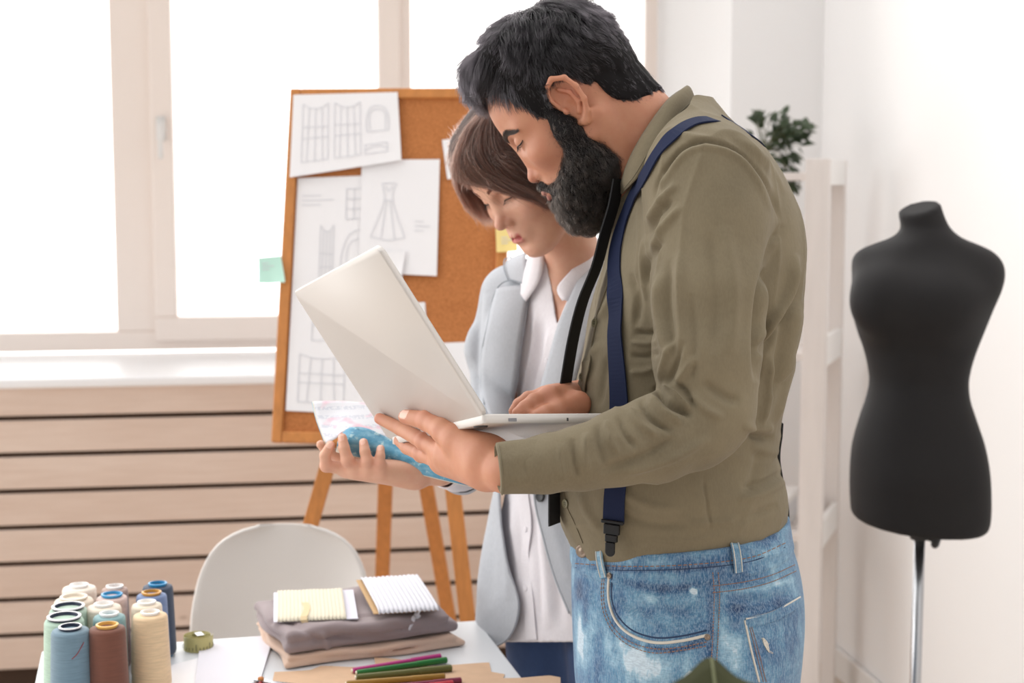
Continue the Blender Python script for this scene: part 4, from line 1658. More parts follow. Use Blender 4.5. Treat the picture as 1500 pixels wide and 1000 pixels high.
def head_sdf(q, H):
    """head in its own axes (x forward, y left, z up; origin between the ears at eye height). H: dict of measures"""
    y = q[:, 1]
    qa = q.copy(); qa[:, 1] = np.abs(y)
    fem = H.get('fem', 0)
    d = ell(q, (-.014, 0, .040), (.098, .0755, .086))
    d = smin(d, ell(q, (.015, 0, .02), (.070, .068, .080)), .03)                              # forehead block
    d = smin(d, ell(q, (.030, 0, -.035), (.058, .058 - .003 * fem, .070)), .03)               # mid face
    d = smin(d, ell(q, (.042, 0, -.078), (.042, .042 - .003 * fem, .034)), .03)               # jaw front
    d = smin(d, rc(qa, (.0, .058 - .004 * fem, -.055), (.06, .022, -.098), .014, .014), .03)  # jaw line
    d = smin(d, ell(q, H['chin'], (.017, .020, .015)), .02)
    d = smin(d, rc(qa, (.0725, .012, .015), (.061, .048, .013), .011 - .002 * fem, .008), .018)  # brow
    d = smin(d, ell(qa, (.054, .046, -.030), (.024, .020, .020)), .02)                        # cheek
    # sockets
    ex, ey_, ez_ = H['eye']
    d = smax(d, -ell(qa, (ex + .018, ey_, ez_ - .001), (.013, .019, .011)), .014)
    # nose
    n0, n1 = np.array(H['nasion']), np.array(H['nose'])
    d = smin(d, rc(q, n0 - [.006, 0, 0], n1 - [.010, 0, -.004], .0085 - .0015 * fem, .0095), .009)
    d = smin(d, ell(q, n1 - [.004, 0, 0], (.0105, .0115 - .001 * fem, .0095)), .008)
    d = smin(d, ell(qa, n1 + [-.016, .0125 - .001 * fem, -.004], (.0105, .0065, .0078)), .005)
    d = smax(d, -ell(qa, n1 + [-.009, .0062, -.0105], (.0062, .0030, .0035)), .002)
    # eyelids
    d = smin(d, ell(qa, (ex, ey_, ez_), (.0128, .0162, .0125)), .005)
    d = smax(d, -ell(qa, (ex + .0125, ey_, ez_ - H.get('slit', .0062)), (.0055, .0118, .0016 + H.get('open', 0))), .0012)
    # crease above the lid
    d = smax(d, -rc(qa, (ex + .0125, ey_ - .011, ez_ + .0095), (ex + .009, ey_ + .012, ez_ + .0085), .0011, .0011), .003)
    # mouth
    mx, mz = H['mouth']
    d = smin(d, ell(q, (mx - .012, 0, mz), (.017, .026, .018)), .012)
    up_ = [(mx - .008, .022, mz - .0005), (mx + .002, .010, mz + .0025), (mx + .0045, .003, mz + .0035), (mx + .004, 0, mz + .0028)]
    lo_ = [(mx - .008, .022, mz - .0015), (mx + .0005, .011, mz - .006), (mx + .003, 0, mz - .0078)]
    d = smin(d, chain(qa, up_, [.0022, .0042, .0045, .0042]), .003)
    d = smin(d, chain(qa, lo_, [.0024, .0052 + .0006 * fem, .0060 + .0008 * fem]), .003)
    go = H.get('gap', .0006)
    d = smax(d, -chain(qa, [(mx - .006, .0215, mz - .0010), (mx + .006, .010, mz - .0012), (mx + .009, 0, mz - .0012)], [go, go * 1.5, go * 1.9]), .0015)
    d = smax(d, -rc(q, (mx + .012, 0, mz + .010), (mx + .006, 0, mz + .018), .0022, .0022), .005)       # philtrum
    d = smax(d, -ell(q, (mx + .006, 0, mz - .0185), (.006, .016, .004)), .008)                          # under the lip
    # ears
    s = H.get('ear', 1.0)
    E = np.array((-.008, .0775, -.008))
    A = lambda x, yy, z: tuple(E + np.array((x, yy, z)) * s)
    plate = ell(qa, A(-.004, -.002, .003), (.0155 * s, .0055, .0255 * s), ROT_EAR)
    helix = chain(qa, [A(.010, -.001, .002), A(.013, .004, .018), A(.008, .008, .030), A(-.004, .010, .0345), (E + np.array((-.0165, .011, .026)) * s), A(-.0205, .010, .010), A(-.0185, .008, -.007), A(-.0115, .004, -.019), A(-.002, .001, -.0265), A(.004, -.002, -.024)],
                  [.0030, .0034, .0036, .0038, .0038, .0038, .0036, .0042, .0058, .0045], .003)
    anti = chain(qa, [A(-.002, .004, .021), A(-.0105, .007, .010), A(-.0105, .006, -.004), A(-.004, .004, -.014)], [.0028, .0032, .0032, .0034], .003)
    trag = ell(qa, A(.0075, .002, -.004), (.0042, .0040, .0058))
    e = smin(plate, helix, .004)
    e = smin(e, anti, .0035)
    e = smin(e, trag, .003)
    e = smax(e, -ell(qa, A(-.001, .006, -.003), (.0065, .0085, .0100)), .003)
    d = smin(d, e, .005)
    return d


ROT_EAR = np.array(Matrix.Rotation(math.radians(-12), 3, 'Z'))


def face_attr(q, H):
    """lip colour and reddish areas as numbers per vertex"""
    qa = q.copy(); qa[:, 1] = np.abs(q[:, 1])
    mx, mz = H['mouth']
    up_ = [(mx - .008, .022, mz - .0005), (mx + .002, .010, mz + .0025), (mx + .0045, .0, mz + .0032)]
    lo_ = [(mx - .008, .022, mz - .0015), (mx + .0005, .011, mz - .0055), (mx + .003, 0, mz - .0072)]
    dl = np.minimum(chain(qa, up_, [.0020, .0042, .0046]), chain(qa, lo_, [.0020, .0052, .0060]))
    lip = np.clip(1 - dl / .0014, 0, 1) * (q[:, 0] > mx - .014)
    n1 = np.array(H['nose'])
    red = .55 * np.exp(-(nrm(q - n1) / .017) ** 2) + .5 * np.exp(-(nrm(qa - np.array((.058, .046, -.036))) / .022) ** 2)
    red += .6 * np.clip(1 - np.abs(nrm((qa - np.array((-.012, .088, 0))) / np.array((.03, .016, .04)))), 0, 1)
    return lip, np.clip(red, 0, 1)


def nail_attr(V, N, nails):
    """nails: (point, normal direction, long axis, length, width)"""
    out = np.zeros(len(V))
    for c, n, a, L, w in nails:
        c = np.asarray(c); n = unit(n); a = unit(np.asarray(a) - n * (np.asarray(a) @ n)); s = np.cross(n, a)
        q = V - c
        e = (np.abs(q @ a) / (L / 2)) ** 3 + (np.abs(q @ s) / (w / 2)) ** 3
        m = (np.abs(q @ n) < .006) & (N @ n > .15)
        out = np.maximum(out, np.clip((1.15 - e) * 4, 0, 1) * m)
    return out


def hair_mat(name, c, rough=.35, hi_=2.0):
    T = NT(name)
    hi = T.n('ShaderNodeHairInfo')
    l = lin(c)
    col = T.ramp(hi.outputs['Random'], [(0, tuple(x * .5 for x in l[:3]) + (1,)), (.6, l), (1, tuple(min(1, x * 2.2) for x in l[:3]) + (1,))])
    ta = T.n('ShaderNodeAttribute', attribute_name='tone')
    col = T.mix(T.ramp(ta.outputs['Fac'], [(0, g(0)), (1, g(1))]), T.mix(1.0, col, g(.28), 'MULTIPLY'), T.mix(1.0, col, g(hi_), 'MULTIPLY'))
    h = T.n('ShaderNodeBsdfHairPrincipled')
    h.parametrization = 'COLOR'
    T.l(col, h.inputs['Color'])
    h.inputs['Roughness'].default_value = rough
    h.inputs['Radial Roughness'].default_value = .5
    T.l(h.outputs[0], T.t.nodes['Material Output'].inputs[0])
    return T.m


def sample_surface(V, Q, n, weight=None):
    """n random points of a quad mesh, with normals"""
    N = normals(V, Q)
    a = np.linalg.norm(np.cross(V[Q[:, 2]] - V[Q[:, 0]], V[Q[:, 3]] - V[Q[:, 1]]), axis=1)
    if weight is not None: a = a * weight[Q].mean(1)
    i = rng.choice(len(Q), n, p=a / a.sum())
    u, v = rng.random((2, n, 1))
    c = V[Q[i]]
    p = (c[:, 0] * (1 - u) + c[:, 1] * u) * (1 - v) + (c[:, 3] * (1 - u) + c[:, 2] * u) * v
    nn = N[Q[i]].mean(1)
    return p, nn / np.linalg.norm(nn, axis=1)[:, None]


def grow(p, n, d, length, k=6, lift=.2, clump=.15, curl=0.0, sink=.002):
    """strands from roots p along the tangential part of direction d"""
    t = d - n * (d * n).sum(1)[:, None]
    t /= np.linalg.norm(t, axis=1)[:, None] + 1e-9
    t = t + rng.normal(size=t.shape) * clump
    dirn = t + n * lift
    dirn /= np.linalg.norm(dirn, axis=1)[:, None]
    s = np.linspace(0, 1, k)
    L = np.asarray(length).reshape(-1, 1, 1)
    out = (p - n * sink)[:, None] + dirn[:, None] * (s[None, :, None] * L)
    out -= n[:, None] * (s[None, :, None] ** 2) * L * lift * .7
    if curl:
        ph = rng.random((len(p), 1)) * 6.28
        b = np.cross(n, t)
        out += b[:, None] * (np.sin(ph + s[None] * 7) * curl)[..., None] * L * s[None, :, None]
    return out


LAST = {}


def clump(st, n, n_clump, w=.7, pw=1.3, seed=1):
    """draw strands together into locks"""
    from mathutils.kdtree import KDTree
    r = np.random.default_rng(seed)
    gi = r.choice(len(st), min(n_clump, len(st)), replace=False)
    kd = KDTree(len(gi))
    for j, i in enumerate(gi): kd.insert(Vector(st[i, 0]), j)
    kd.balance()
    nearest = np.array([kd.find(Vector(p))[1] for p in st[:, 0]])
    gs = st[gi][nearest]
    s = np.linspace(0, 1, st.shape[1])[None, :, None] ** pw
    wv = w * r.uniform(.6, 1.1, (len(st), 1, 1))
    LAST['tone'] = r.random(len(gi))[nearest] ** 1.3
    return st * (1 - s * wv) + gs * (s * wv)
# ================================================================== the man
m_skin = m_skin_('skin_tan', (196, 139, 109), (158, 94, 82), (182, 104, 82))
m_hairbase = mat('black_hair_base', (18, 15, 16), .8, spec=.2)
m_hair = hair_mat('black_hair', (22, 19, 22), .30, 1.7)
m_beard = hair_mat('dark_beard_hair', (27, 22, 19), .36, 1.9)
MAN = thing('person', (.13, 2.12, 0), 'bearded man in olive shirt, navy suspenders and jeans, holding a laptop', 'person')
HM = dict(eye=(.0715, .032, .0015), nasion=(.083, 0, .003), nose=(.0985, 0, -.0455), mouth=(.094, -.076), chin=(.082, 0, -.112), ear=1.16, slit=.0052, open=.0007)
RM = frame(-6, 41, 0)
OM = P(832, 157, 2.05) - RM @ np.array((-.005, .078, -.01))


def mloc(p):
    return ((p - OM.astype(np.float32)) @ RM.astype(np.float32))


def mw(q):
    return OM + RM @ np.asarray(q, float)


def f_mhead(p):
    q = mloc(p)
    d = head_sdf(q, HM)
    skull = mw((-.055, 0, -.03)); base = P(966, 236, 2.12)
    nk = chain(p, [skull, (skull + base) / 2 + np.array([.004, 0, .004]), base, P(988, 310, 2.12)], [.060, .057, .058, .062], .01)
    d = smin(d, nk, .022)
    d = smin(d, rc(p, mw((.0, 0, -.075)), P(958, 285, 2.12), .045, .04), .02)
    # neck muscle from behind the ear to the collar bone
    d = smin(d, rc(p, mw((-.03, .058, -.045)), P(938, 285, 2.085), .014, .011), .02)
    return d


V1, Q1 = sdf_mesh(f_mhead, OM + [-.17, -.13, -.22], OM + [.21, .13, .16], .0017, 1)
q = mloc(V1.astype(np.float32))
lip1, red1 = face_attr(q, HM)

# left hand under the laptop -------------------------------------------------
tip_t = lid_pt(603, 604, .0105); tip_i = lid_pt(563, 608, .0085)
wr = P(742, 688, 1.835)
kn = [P(655, 664, 1.915), P(648, 674, 1.940), P(655, 678, 1.965), P(668, 676, 1.985)]
idx_ = [kn[0], P(622, 647, lid_pt(622, 647)[1] - .022), P(588, 628, lid_pt(588, 628)[1] - .0105), tip_i]
mid_ = [kn[1], P(618, 664, 1.995), P(597, 655, 2.035), P(585, 645, 2.052)]
rng_ = [kn[2], P(640, 668, 2.01), P(628, 655, 2.045), P(616, 640, 2.06)]
pky_ = [kn[3], P(662, 662, 2.03), P(655, 650, 2.055), P(648, 640, 2.06)]
thb = [P(706, 664, 1.858), P(668, 643, 1.885), P(650, 631, 1.90), P(627, 616, tip_t[1] - .028), tip_t]
FNG = [([idx_], [.0135, .0112, .0098, .0078]), ([mid_], [.0135, .0112, .0098, .0082]), ([rng_], [.0125, .0105, .009, .0076]), ([pky_], [.011, .009, .008, .007])]


def f_hand(p):
    d = chain(p, [P(792, 682, 1.803), wr, P(715, 680, 1.858)], [.0255, .0275, .030], .01)
    for k_, r in zip(kn, (.0185, .0185, .017, .015)):
        d = smin(d, rc(p, P(715, 678, 1.865), k_, .027, r), .016)
    for (c,), r in FNG:
        d = smin(d, chain(p, c, r, .003), .008)
        d = smin(d, ell(p, c[1], (r[1] * 1.1,) * 3), .004)
    d = smin(d, chain(p, thb, [.024, .0195, .0155, .0130, .0098], .006), .012)
    d = smin(d, ell(p, thb[3], (.0138,) * 3), .004)
    return d


V2, Q2 = sdf_mesh(f_hand, np.minimum(P(540, 560, 2.10), P(810, 560, 1.7)) * [1, 1, 0] + [-.02, 0, 1.08], [P(810, 600, 1.8)[0] + .02, 2.10, 1.30], .0016, 1)
NN = normals(V2, Q2)
ax_t = unit(thb[4] - thb[3])
nt = unit(unit(np.array([-.35, -.72, .55])) - ax_t * (unit(np.array([-.35, -.72, .55])) @ ax_t))
nail2 = nail_attr(V2, NN, [(tip_t - ax_t * .004 + nt * .009, nt, ax_t, .0150, .0135)])
V2 = V2 + NN * (-.0009 * ((nail2 > .05) & (nail2 < .6)))[:, None]
uv2 = project(V2)
red2 = np.clip(.5 * np.exp(-(np.linalg.norm(V2 - thb[3], axis=1) / .014) ** 2) + sum(.45 * np.exp(-(np.linalg.norm(V2 - c[0][1], axis=1) / .012) ** 2) for c, _ in FNG) + .5 * np.exp(-(np.linalg.norm(V2 - tip_t, axis=1) / .012) ** 2) + .5 * np.exp(-(np.linalg.norm(V2 - tip_i, axis=1) / .012) ** 2), 0, 1)

# right hand on the keys -----------------------------------------------------
kr = [P(806, 580, 2.015), P(797, 582, 2.035), P(800, 584, 2.055), P(806, 587, 2.075)]
fr_ = [[kr[0], P(782, 586, 2.00), P(768, 596, 1.99), P(757, 604, 1.985)], [kr[1], P(774, 583, 2.03), P(760, 592, 2.025), P(752, 602, 2.02)],
       [kr[2], P(779, 586, 2.06), P(767, 594, 2.06), P(758, 602, 2.055)], [kr[3], P(788, 590, 2.09), P(778, 597, 2.09), P(770, 604, 2.085)]]
thr = [P(846, 592, 2.03), P(818, 600, 2.0), P(798, 606, 1.985), P(785, 609, 1.98)]


def f_handr(p):
    wr_ = P(868, 588, 2.12)
    d = chain(p, [P(940, 600, 2.22), wr_], [.036, .028], .01)
    for k_ in kr: d = smin(d, rc(p, wr_, k_, .025, .0145), .016)
    for c in fr_: d = smin(d, chain(p, c, [.012, .0095, .0083, .0068], .003), .006)
    d = smin(d, chain(p, thr, [.019, .014, .011, .0085], .005), .01)
    return d


V3, Q3 = sdf_mesh(f_handr, [P(745, 600, 2.0)[0] - .03, 1.94, 1.13], [P(950, 600, 2.2)[0] + .03, 2.28, 1.33], .002, 1)

# trunk and limbs inside the clothes
YM = 2.12


def f_mtrunk(p):
    d = chain(p, [P(1005, 305, YM), P(1010, 420, YM), P(990, 600, YM), P(1000, 800, YM)], [.082, .115, .115, .115], .05)
    for sy, sh, el_, wr_ in ((-1, P(1035, 285, 1.965), P(1036, 600, 1.88), P(800, 684, 1.80)), (1, P(1010, 285, 2.28), P(985, 590, 2.33), P(940, 600, 2.22))):
        d = smin(d, rc(p, P(1000, 280, YM), sh, .06, .05), .04)
        d = smin(d, chain(p, [sh, el_, wr_], [.042, .036, .021], .01), .02)
        hip = np.array([P(1000, 850, YM)[0], YM + sy * .095, .93])
        d = smin(d, chain(p, [hip, [hip[0] - .01, YM + sy * .11, .5], [hip[0] + .02, YM + sy * .115, .10]], [.085, .058, .038], .02), .03)
        d = smin(d, chain(p, [[hip[0] + .03, YM + sy * .115, .055], [hip[0] - .10, YM + sy * .125, .035]], [.034, .028], .01), .02)
    return d


V4, Q4 = sdf_mesh(f_mtrunk, [-.22, 1.72, .0], [.42, 2.5, 1.56], .010, 1)
Vb, Qb = join([(V1, Q1), (V2, Q2), (V3, Q3), (V4, Q4)])
body = mk('body', Vb, Qb, m_skin, MAN)
z4 = np.zeros(len(V3) + len(V4))
set_attr(body, 'lip', np.concatenate([lip1, np.zeros(len(V2)), z4]))
set_attr(body, 'red', np.concatenate([red1, red2, z4 + .15]))
set_attr(body, 'nail', np.concatenate([np.zeros(len(V1)), nail2, z4]))

# eyes, lashes, brows ---------------------------------------------------------
m_scl = mat('eye_white', (228, 222, 216), .15)
m_iris = mat('dark_brown_iris', (52, 32, 22), .1)
m_lash = mat('black_lashes', (20, 16, 15), .6)


def eyes(person, H, Wf, fem, surf):
    for s in (-1, 1):
        c = Wf((H['eye'][0] - .001, s * H['eye'][1], H['eye'][2]))
        a = unit(Wf((H['eye'][0] + .05, s * H['eye'][1] * .98, H['eye'][2] - .03)) - c)
        pr = [(0.0109 * math.sin(t), -.0109 * math.cos(t)) for t in np.linspace(0, math.pi * .83, 14)]
        mb = MB(); mb.lathe(c, pr, 24, axis=a)
        mb.cur = 1
        mb.lathe(c, [(.0058, .0092), (.004, .0103), (.0, .0108)], 20, axis=a)
        mb.build('eye', [m_scl, m_iris], person, smooth=True)
        # lashes along the upper lid
        sl = H.get('slit', .0062)
        mb = MB()
        edge = []
        for x, y, z in ((.0115, -.0120, -sl + .0002), (.0130, -.006, -sl + .0016), (.0136, .0, -sl + .0022), (.0122, .007, -sl + .0020), (.0080, .0130, -sl + .0012), (.0040, .0172, -sl + .0018), (.000, .0200, -sl + .0034)):
            pw = Wf((H['eye'][0] + x, s * (H['eye'][1] + y), H['eye'][2] + z))
            cs, ns = surf.near(pw)
            edge.append(cs + ns * .0003 if abs(y) > .011 else pw)
        E_ = spline(edge, 26)
        mb.tube(E_, np.interp(np.linspace(0, 1, 26), [0, .2, .8, 1], [.0003, .0007, .0009, .0004]), 6)
        for i in range(2, 26, 1):
            o = E_[i]
            out = unit(o - c)
            tip = o + out * (.0050 + .002 * fem) + (Wf((0, 0, -1)) - Wf((0, 0, 0))) * .0038 + (Wf((0, s, 0)) - Wf((0, 0, 0))) * .0016 * (i - 10) / 10
            mb.tube([o, (o + tip) / 2 + (Wf((0, 0, -1)) - Wf((0, 0, 0))) * .0009, tip], [.00022, .00016, .00005], 4)
        mb.build('eyelashes', m_lash, person, smooth=True)


SB = Surf(V1, Q1)
eyes(MAN, HM, mw, 0, SB)


def brows(person, H, Wf, Rw, surf, m, inner, mid, outer, n, length, rad, thick):
    for s in (-1, 1):
        pts = []
        cl = spline([inner, mid, outer], 30)
        st = []
        for k in range(n):
            t = rng.random()
            i = min(28, int(t * 29))
            b = cl[i] + (cl[i + 1] - cl[i]) * (t * 29 - i)
            w = thick * math.sin(math.pi * min(1, .18 + t * .78)) ** .7
            b = b + np.array([0.01, 0, rng.uniform(-.5, .5) * w])
            pw = Wf((b[0], s * b[1], b[2]))
            c, nn = surf.near(pw)
            dl = np.array([-.25, s * (.8 * t + .25), .9 * (1 - t) - .15 + rng.normal() * .1])
            dw = unit(Rw @ dl)
            dw = unit(dw - nn * (dw @ nn)) + nn * .22
            L = length * rng.uniform(.7, 1.1)
            st.append([c, c + dw * L * .5, c + dw * L - nn * L * .12])
        hair_obj('eyebrow', np.array(st), [rad, rad * .9, rad * .3], m, person)


brows(MAN, HM, mw, RM, SB, m_beard, (.086, .014, .0105), (.080, .034, .0200), (.060, .056, .0135), 900, .0095, .00019, .0085)

# beard ------------------------------------------------------------------------
def f_beard(p):
    q = mloc(p)
    qa = q.copy(); qa[:, 1] = np.abs(q[:, 1])
    d = ell(q, (.052, 0, -.104), (.047, .060, .044))
    d = smin(d, ell(q, (.070, 0, -.124), (.036, .046, .036)), .02)
    d = smin(d, rc(qa, (.019, .0725, .012), (.016, .0715, -.030), .0070, .013), .01)
    d = smin(d, rc(qa, (.016, .0700, -.030), (.014, .050, -.098), .015, .026), .02)
    d = smin(d, rc(qa, (.030, .058, -.070), (.060, .040, -.095), .018, .024), .02)
    d = smin(d, chain(qa, [(.0985, 0, -.0625), (.094, .012, -.0645), (.084, .026, -.078), (.078, .030, -.098)], [.0055, .0068, .0075, .009], .004), .008)
    hd = head_sdf(q, HM)
    d = smax(d, -(hd + .0035), .004)
    # free the lips, and the mouth corner
    d = smax(d, -ell(q, (.101, 0, -.0775), (.013, .018, .0062)), .004)
    return d


Vd, Qd = sdf_mesh(f_beard, OM + [-.16, -.12, -.22], OM + [.16, .12, .05], .0024, 1)
Vd = Vd + normals(Vd, Qd) * (nz3(Vd, 260, 3) * .0016)[:, None]
brd = mk('beard', Vd, Qd, m_hairbase, MAN)
p_, n_ = sample_surface(Vd, Qd, 60000)
ql = mloc(p_.astype(np.float32))
hd = head_sdf(ql, HM)
keep = (hd > -.003) & (n_[:, 1] < .55)
p_, n_, ql = p_[keep][:26000], n_[keep][:26000], ql[keep][:26000]
dl = np.stack([.35 + 2.5 * (ql[:, 0] - .05), ql[:, 1] * 3, -1 + 0 * ql[:, 0]], 1)
ms_ = (ql[:, 2] > -.085) & (ql[:, 0] > .08)
dl[ms_] = np.stack([.3 + 0 * ql[ms_, 0], np.sign(ql[ms_, 1]) * 1.0, -.8 + 0 * ql[ms_, 0]], 1)
dw = dl @ RM.T
Ln = np.interp(ql[:, 2], [-.16, -.11, -.06, -.02, .02], [.024, .020, .015, .009, .007]) * rng.uniform(.6, 1.3, len(ql))
Ln[ms_] *= .6
st = clump(grow(p_, n_, dw, Ln, 6, .70, .34, .12), 0, 1100, .6)
hair_obj('strands', st, np.array([1, 1, .95, .85, .6, .15]) * .00017, m_beard, brd, LAST['tone'])

# stubble where the beard thins out over the cheek and the neck
p_, n_ = sample_surface(V1, Q1, 150000)
bd = f_beard(p_.astype(np.float32))
keep = (bd < .011) & (bd > -.004) & (n_[:, 1] < .5)
p_, n_, bd = p_[keep], n_[keep], bd[keep]
k2 = rng.random(len(bd)) < np.clip(1 - bd / .011, 0, 1) ** 1.5
p_, n_ = p_[k2][:9000], n_[k2][:9000]
ql = mloc(p_.astype(np.float32))
dl = np.stack([.5 + 0 * ql[:, 0], ql[:, 1] * 2, -1 + 0 * ql[:, 0]], 1)
hair_obj('strands', grow(p_, n_, dl @ RM.T, rng.uniform(.004, .010, len(p_)), 5, .35, .35, .1), np.array([1, 1, .9, .6, .15]) * .0001, m_beard, brd)

# hair ---------------------------------------------------------------------------
HX = [-.13, -.118, -.095, -.075, -.062, -.047, -.034, -.012, .004, .012, .022, .030, .040, .048, .060, .072, .085, .11]
HZ = [-.050, -.058, -.064, -.060, -.046, -.010, .018, .034, .024, .000, -.014, .000, .030, .056, .072, .080, .086, .090]


def f_mhair(p):
    q = mloc(p)
    y = np.abs(q[:, 1])
    d = ell(q, (-.016, 0, .046), (.108, .0825, .0925))
    d = smin(d, ell(q, (.020, 0, .105), (.062, .060, .036)), .03)           # volume on top
    d = smin(d, ell(q, (.048, .004, .104), (.022, .045, .022)), .02)        # quiff
    d = smin(d, ell(q, (.060, .010, .096), (.011, .034, .014)), .015)
    d = smin(d, ell(q, (-.085, 0, .0), (.034, .056, .060)), .03)
    qa = q.copy(); qa[:, 1] = y
    d = smin(d, rc(qa, (.024, .064, .050), (.0185, .0705, -.004), .014, .0085), .012)
    d = np.minimum(d, np.maximum(f_mhead(p) - .0040, np.where((q[:, 0] > -.055) & (q[:, 0] < .0), .02, -1)))
    cut = np.interp(q[:, 0], HX, HZ) - q[:, 2]
    cut = cut - .018 * np.clip((.055 - y) / .055, 0, 1) * (q[:, 0] < -.05)
    # forehead hairline lies further up in the middle
    fr2 = np.clip((q[:, 0] - .03) / .03, 0, 1)
    cut2 = (.079 + .25 * np.maximum(0, .035 - y) * 0 - q[:, 2]) * fr2 - (1 - fr2) * .1
    d = smax(d, cut * .8, .006)
    return d


Vh, Qh = sdf_mesh(f_mhair, OM + [-.18, -.13, -.12], OM + [.17, .13, .18], .0026, 1)
Nh = normals(Vh, Qh)
ql = mloc(Vh.astype(np.float32))
Vh = Vh + Nh * (nz3(ql * [1.6, 1.8, .5], 210, 5) * .0022 + nz3(ql * [1, 2.2, .6], 70, 6) * .0034 * np.clip((ql[:, 2] - .05) / .04, 0, 1))[:, None]
hairc = mk('hair', Vh, Qh, m_hairbase, MAN)
p_, n_ = sample_surface(Vh, Qh, 90000)
ql = mloc(p_.astype(np.float32))
hd = head_sdf(ql, HM)
keep = (hd > .0005) & ((ql[:, 1] > -.045) | (ql[:, 2] > .08))
p_, n_, ql = p_[keep][:42000], n_[keep][:42000], ql[keep][:42000]
x, y, z = ql.T
w_side = np.clip((.085 - z) / .05, 0, 1)
w_front = np.clip((x - .035) / .03, 0, 1) * (1 - w_side)
d_side = np.stack([.35 + 4 * x, 0 * x, -1 + 0 * x], 1)
d_side[x < -.03] = np.stack([-.1 + 0 * x, 0 * x, -1 + 0 * x], 1)[x < -.03]
d_top = np.stack([.25 + 5 * (x + .02), 6 * y, -.25 + 0 * x], 1)
d_front = np.stack([.7 + 0 * x, 6 * y, -.3 + 0 * x], 1)
dl = d_side * w_side[:, None] + (1 - w_side)[:, None] * (d_top * (1 - w_front)[:, None] + d_front * w_front[:, None])
clv = np.stack([nz3(ql, 110, 11), nz3(ql, 110, 12), nz3(ql, 110, 13)], 1)
dl = dl / np.linalg.norm(dl, axis=1)[:, None] + clv * .55
dw = dl @ RM.T
Ln = np.interp(z, [-.08, -.04, 0, .04, .09, .13], [.010, .012, .012, .022, .038, .042])
Ln = np.where(np.abs(x - .018) < .012, np.minimum(Ln, .012), Ln) * rng.uniform(.6, 1.2, len(x))
lift = np.where(z > .085, .28, .14)
st = np.concatenate([grow(p_[m], n_[m], dw[m], Ln[m], 7, lf, .16, .05) for m, lf in ((z > .085, .34), (z <= .085, .15))])
st = clump(st, 0, 1300, .6)
hair_obj('strands', st, np.array([1, 1, 1, .95, .85, .6, .15]) * .00018, m_hair, hairc, LAST['tone'])
# fine short hairs at the temple, nape and hairline
p_, n_ = sample_surface(V1, Q1, 160000)
ql = mloc(p_.astype(np.float32))
cut = np.interp(ql[:, 0], HX, HZ) - ql[:, 2]
keep = (cut > -.006) & (cut < .020) & (rng.random(len(cut)) < np.clip(1 - cut / .020, 0, 1) ** 1.5) & (ql[:, 0] > -.13) & ((np.abs(ql[:, 1]) > .02) | (ql[:, 2] > 0)) & (ql[:, 1] > -.03) & (np.abs(ql[:, 0] + .012) > .022)
p_, n_, ql = p_[keep][:20000], n_[keep][:20000], ql[keep][:20000]
dl = np.stack([np.where(ql[:, 0] > .03, .9, -.2), ql[:, 1] * 3, -1 + 0 * ql[:, 0]], 1)
st = grow(p_, n_, dl @ RM.T, rng.uniform(.003, .008, len(p_)) * np.where(ql[:, 2] > .05, 2.6, 1), 5, .25, .25, .1)
hair_obj('strands', st, np.array([1, 1, .9, .6, .15]) * .00009, m_hair, hairc)
# ================================================================== the man's clothes
def m_cloth(name, c, weave=900, fold=.12, sheen=.25, attr=None, acol=None):
    T = NT(name)
    co = T.obj_coord()
    l = lin(c)
    nz = T.noise(9, 4, .6, co)
    fine = T.noise(520, 2, .6, co, (1, 1, .25))
    b = T.mix(T.ramp(nz, [(.3, g(0)), (.7, g(1))]), tuple(x * (1 - fold) for x in l[:3]) + (1,), tuple(min(1, x * (1 + fold)) for x in l[:3]) + (1,))
    b = T.mix(T.ramp(fine, [(.35, g(0)), (.65, g(.16))]), b, tuple(min(1, x * 1.5) for x in l[:3]) + (1,))
    if attr:
        at = T.n('ShaderNodeAttribute', attribute_name=attr)
        b = T.mix(at.outputs['Fac'], b, lin(acol))
    T.l(b, T.b.inputs['Base Color'])
    T.b.inputs['Roughness'].default_value = .85
    T.b.inputs['Sheen Weight'].default_value = sheen
    T.b.inputs['Specular IOR Level'].default_value = .25
    p = T.bump(T.noise(34, 3, .55, co), .25, .006)
    T.bump(T.noise(weave, 2, .6, co), .12, .0005, p)
    return T.m


m_olive = m_cloth('olive_cotton', (116, 106, 86), sheen=.04)
m_olive_d = mat('olive_thread', (112, 104, 84), .8)
m_black_s = mat('black_webbing', (16, 16, 19), .75, bump=(800, .2, .0005))
m_navy_s = mat('navy_webbing', (22, 31, 60), .85, bump=(700, .3, .0006), spec=.25)
m_clip = mat('black_clip', (18, 18, 20), .35, metal=.3)
m_btn = mat('olive_button', (122, 116, 90), .35)
m_brass = mat('aged_brass', (138, 122, 108), .35, metal=.7)

rows = [(150, 1000, 1030, .03), (165, 985, 1045, .055), (182, 968, 1068, .085), (205, 950, 1103, .12), (240, 931, 1131, .15), (280, 914, 1153, .168), (320, 903, 1167, .176), (360, 892, 1173, .18), (400, 882, 1172, .182), (450, 868, 1168, .182),
        (500, 858, 1160, .18), (550, 849, 1150, .177), (600, 838, 1142, .174), (632, 833, 1137, .171), (660, 826, 1134, .171), (690, 820, 1141, .174), (712, 817, 1148, .175), (735, 817, 1148, .174),
        (760, 822, 1145, .171), (790, 835, 1139, .167), (815, 846, 1138, .162)]
z, cx, ax, by = [], [], [], []
for py, l, r, b in rows[::-1]:
    A, B_ = P(l, py, YM), P(r, py, YM)
    z.append(A[2]); cx.append((A[0] + B_[0]) / 2); ax.append((B_[0] - A[0]) / 2); by.append(b)
mzz, (mcx, max_, mby) = smooth_tab(z, [cx, ax, by], 120)
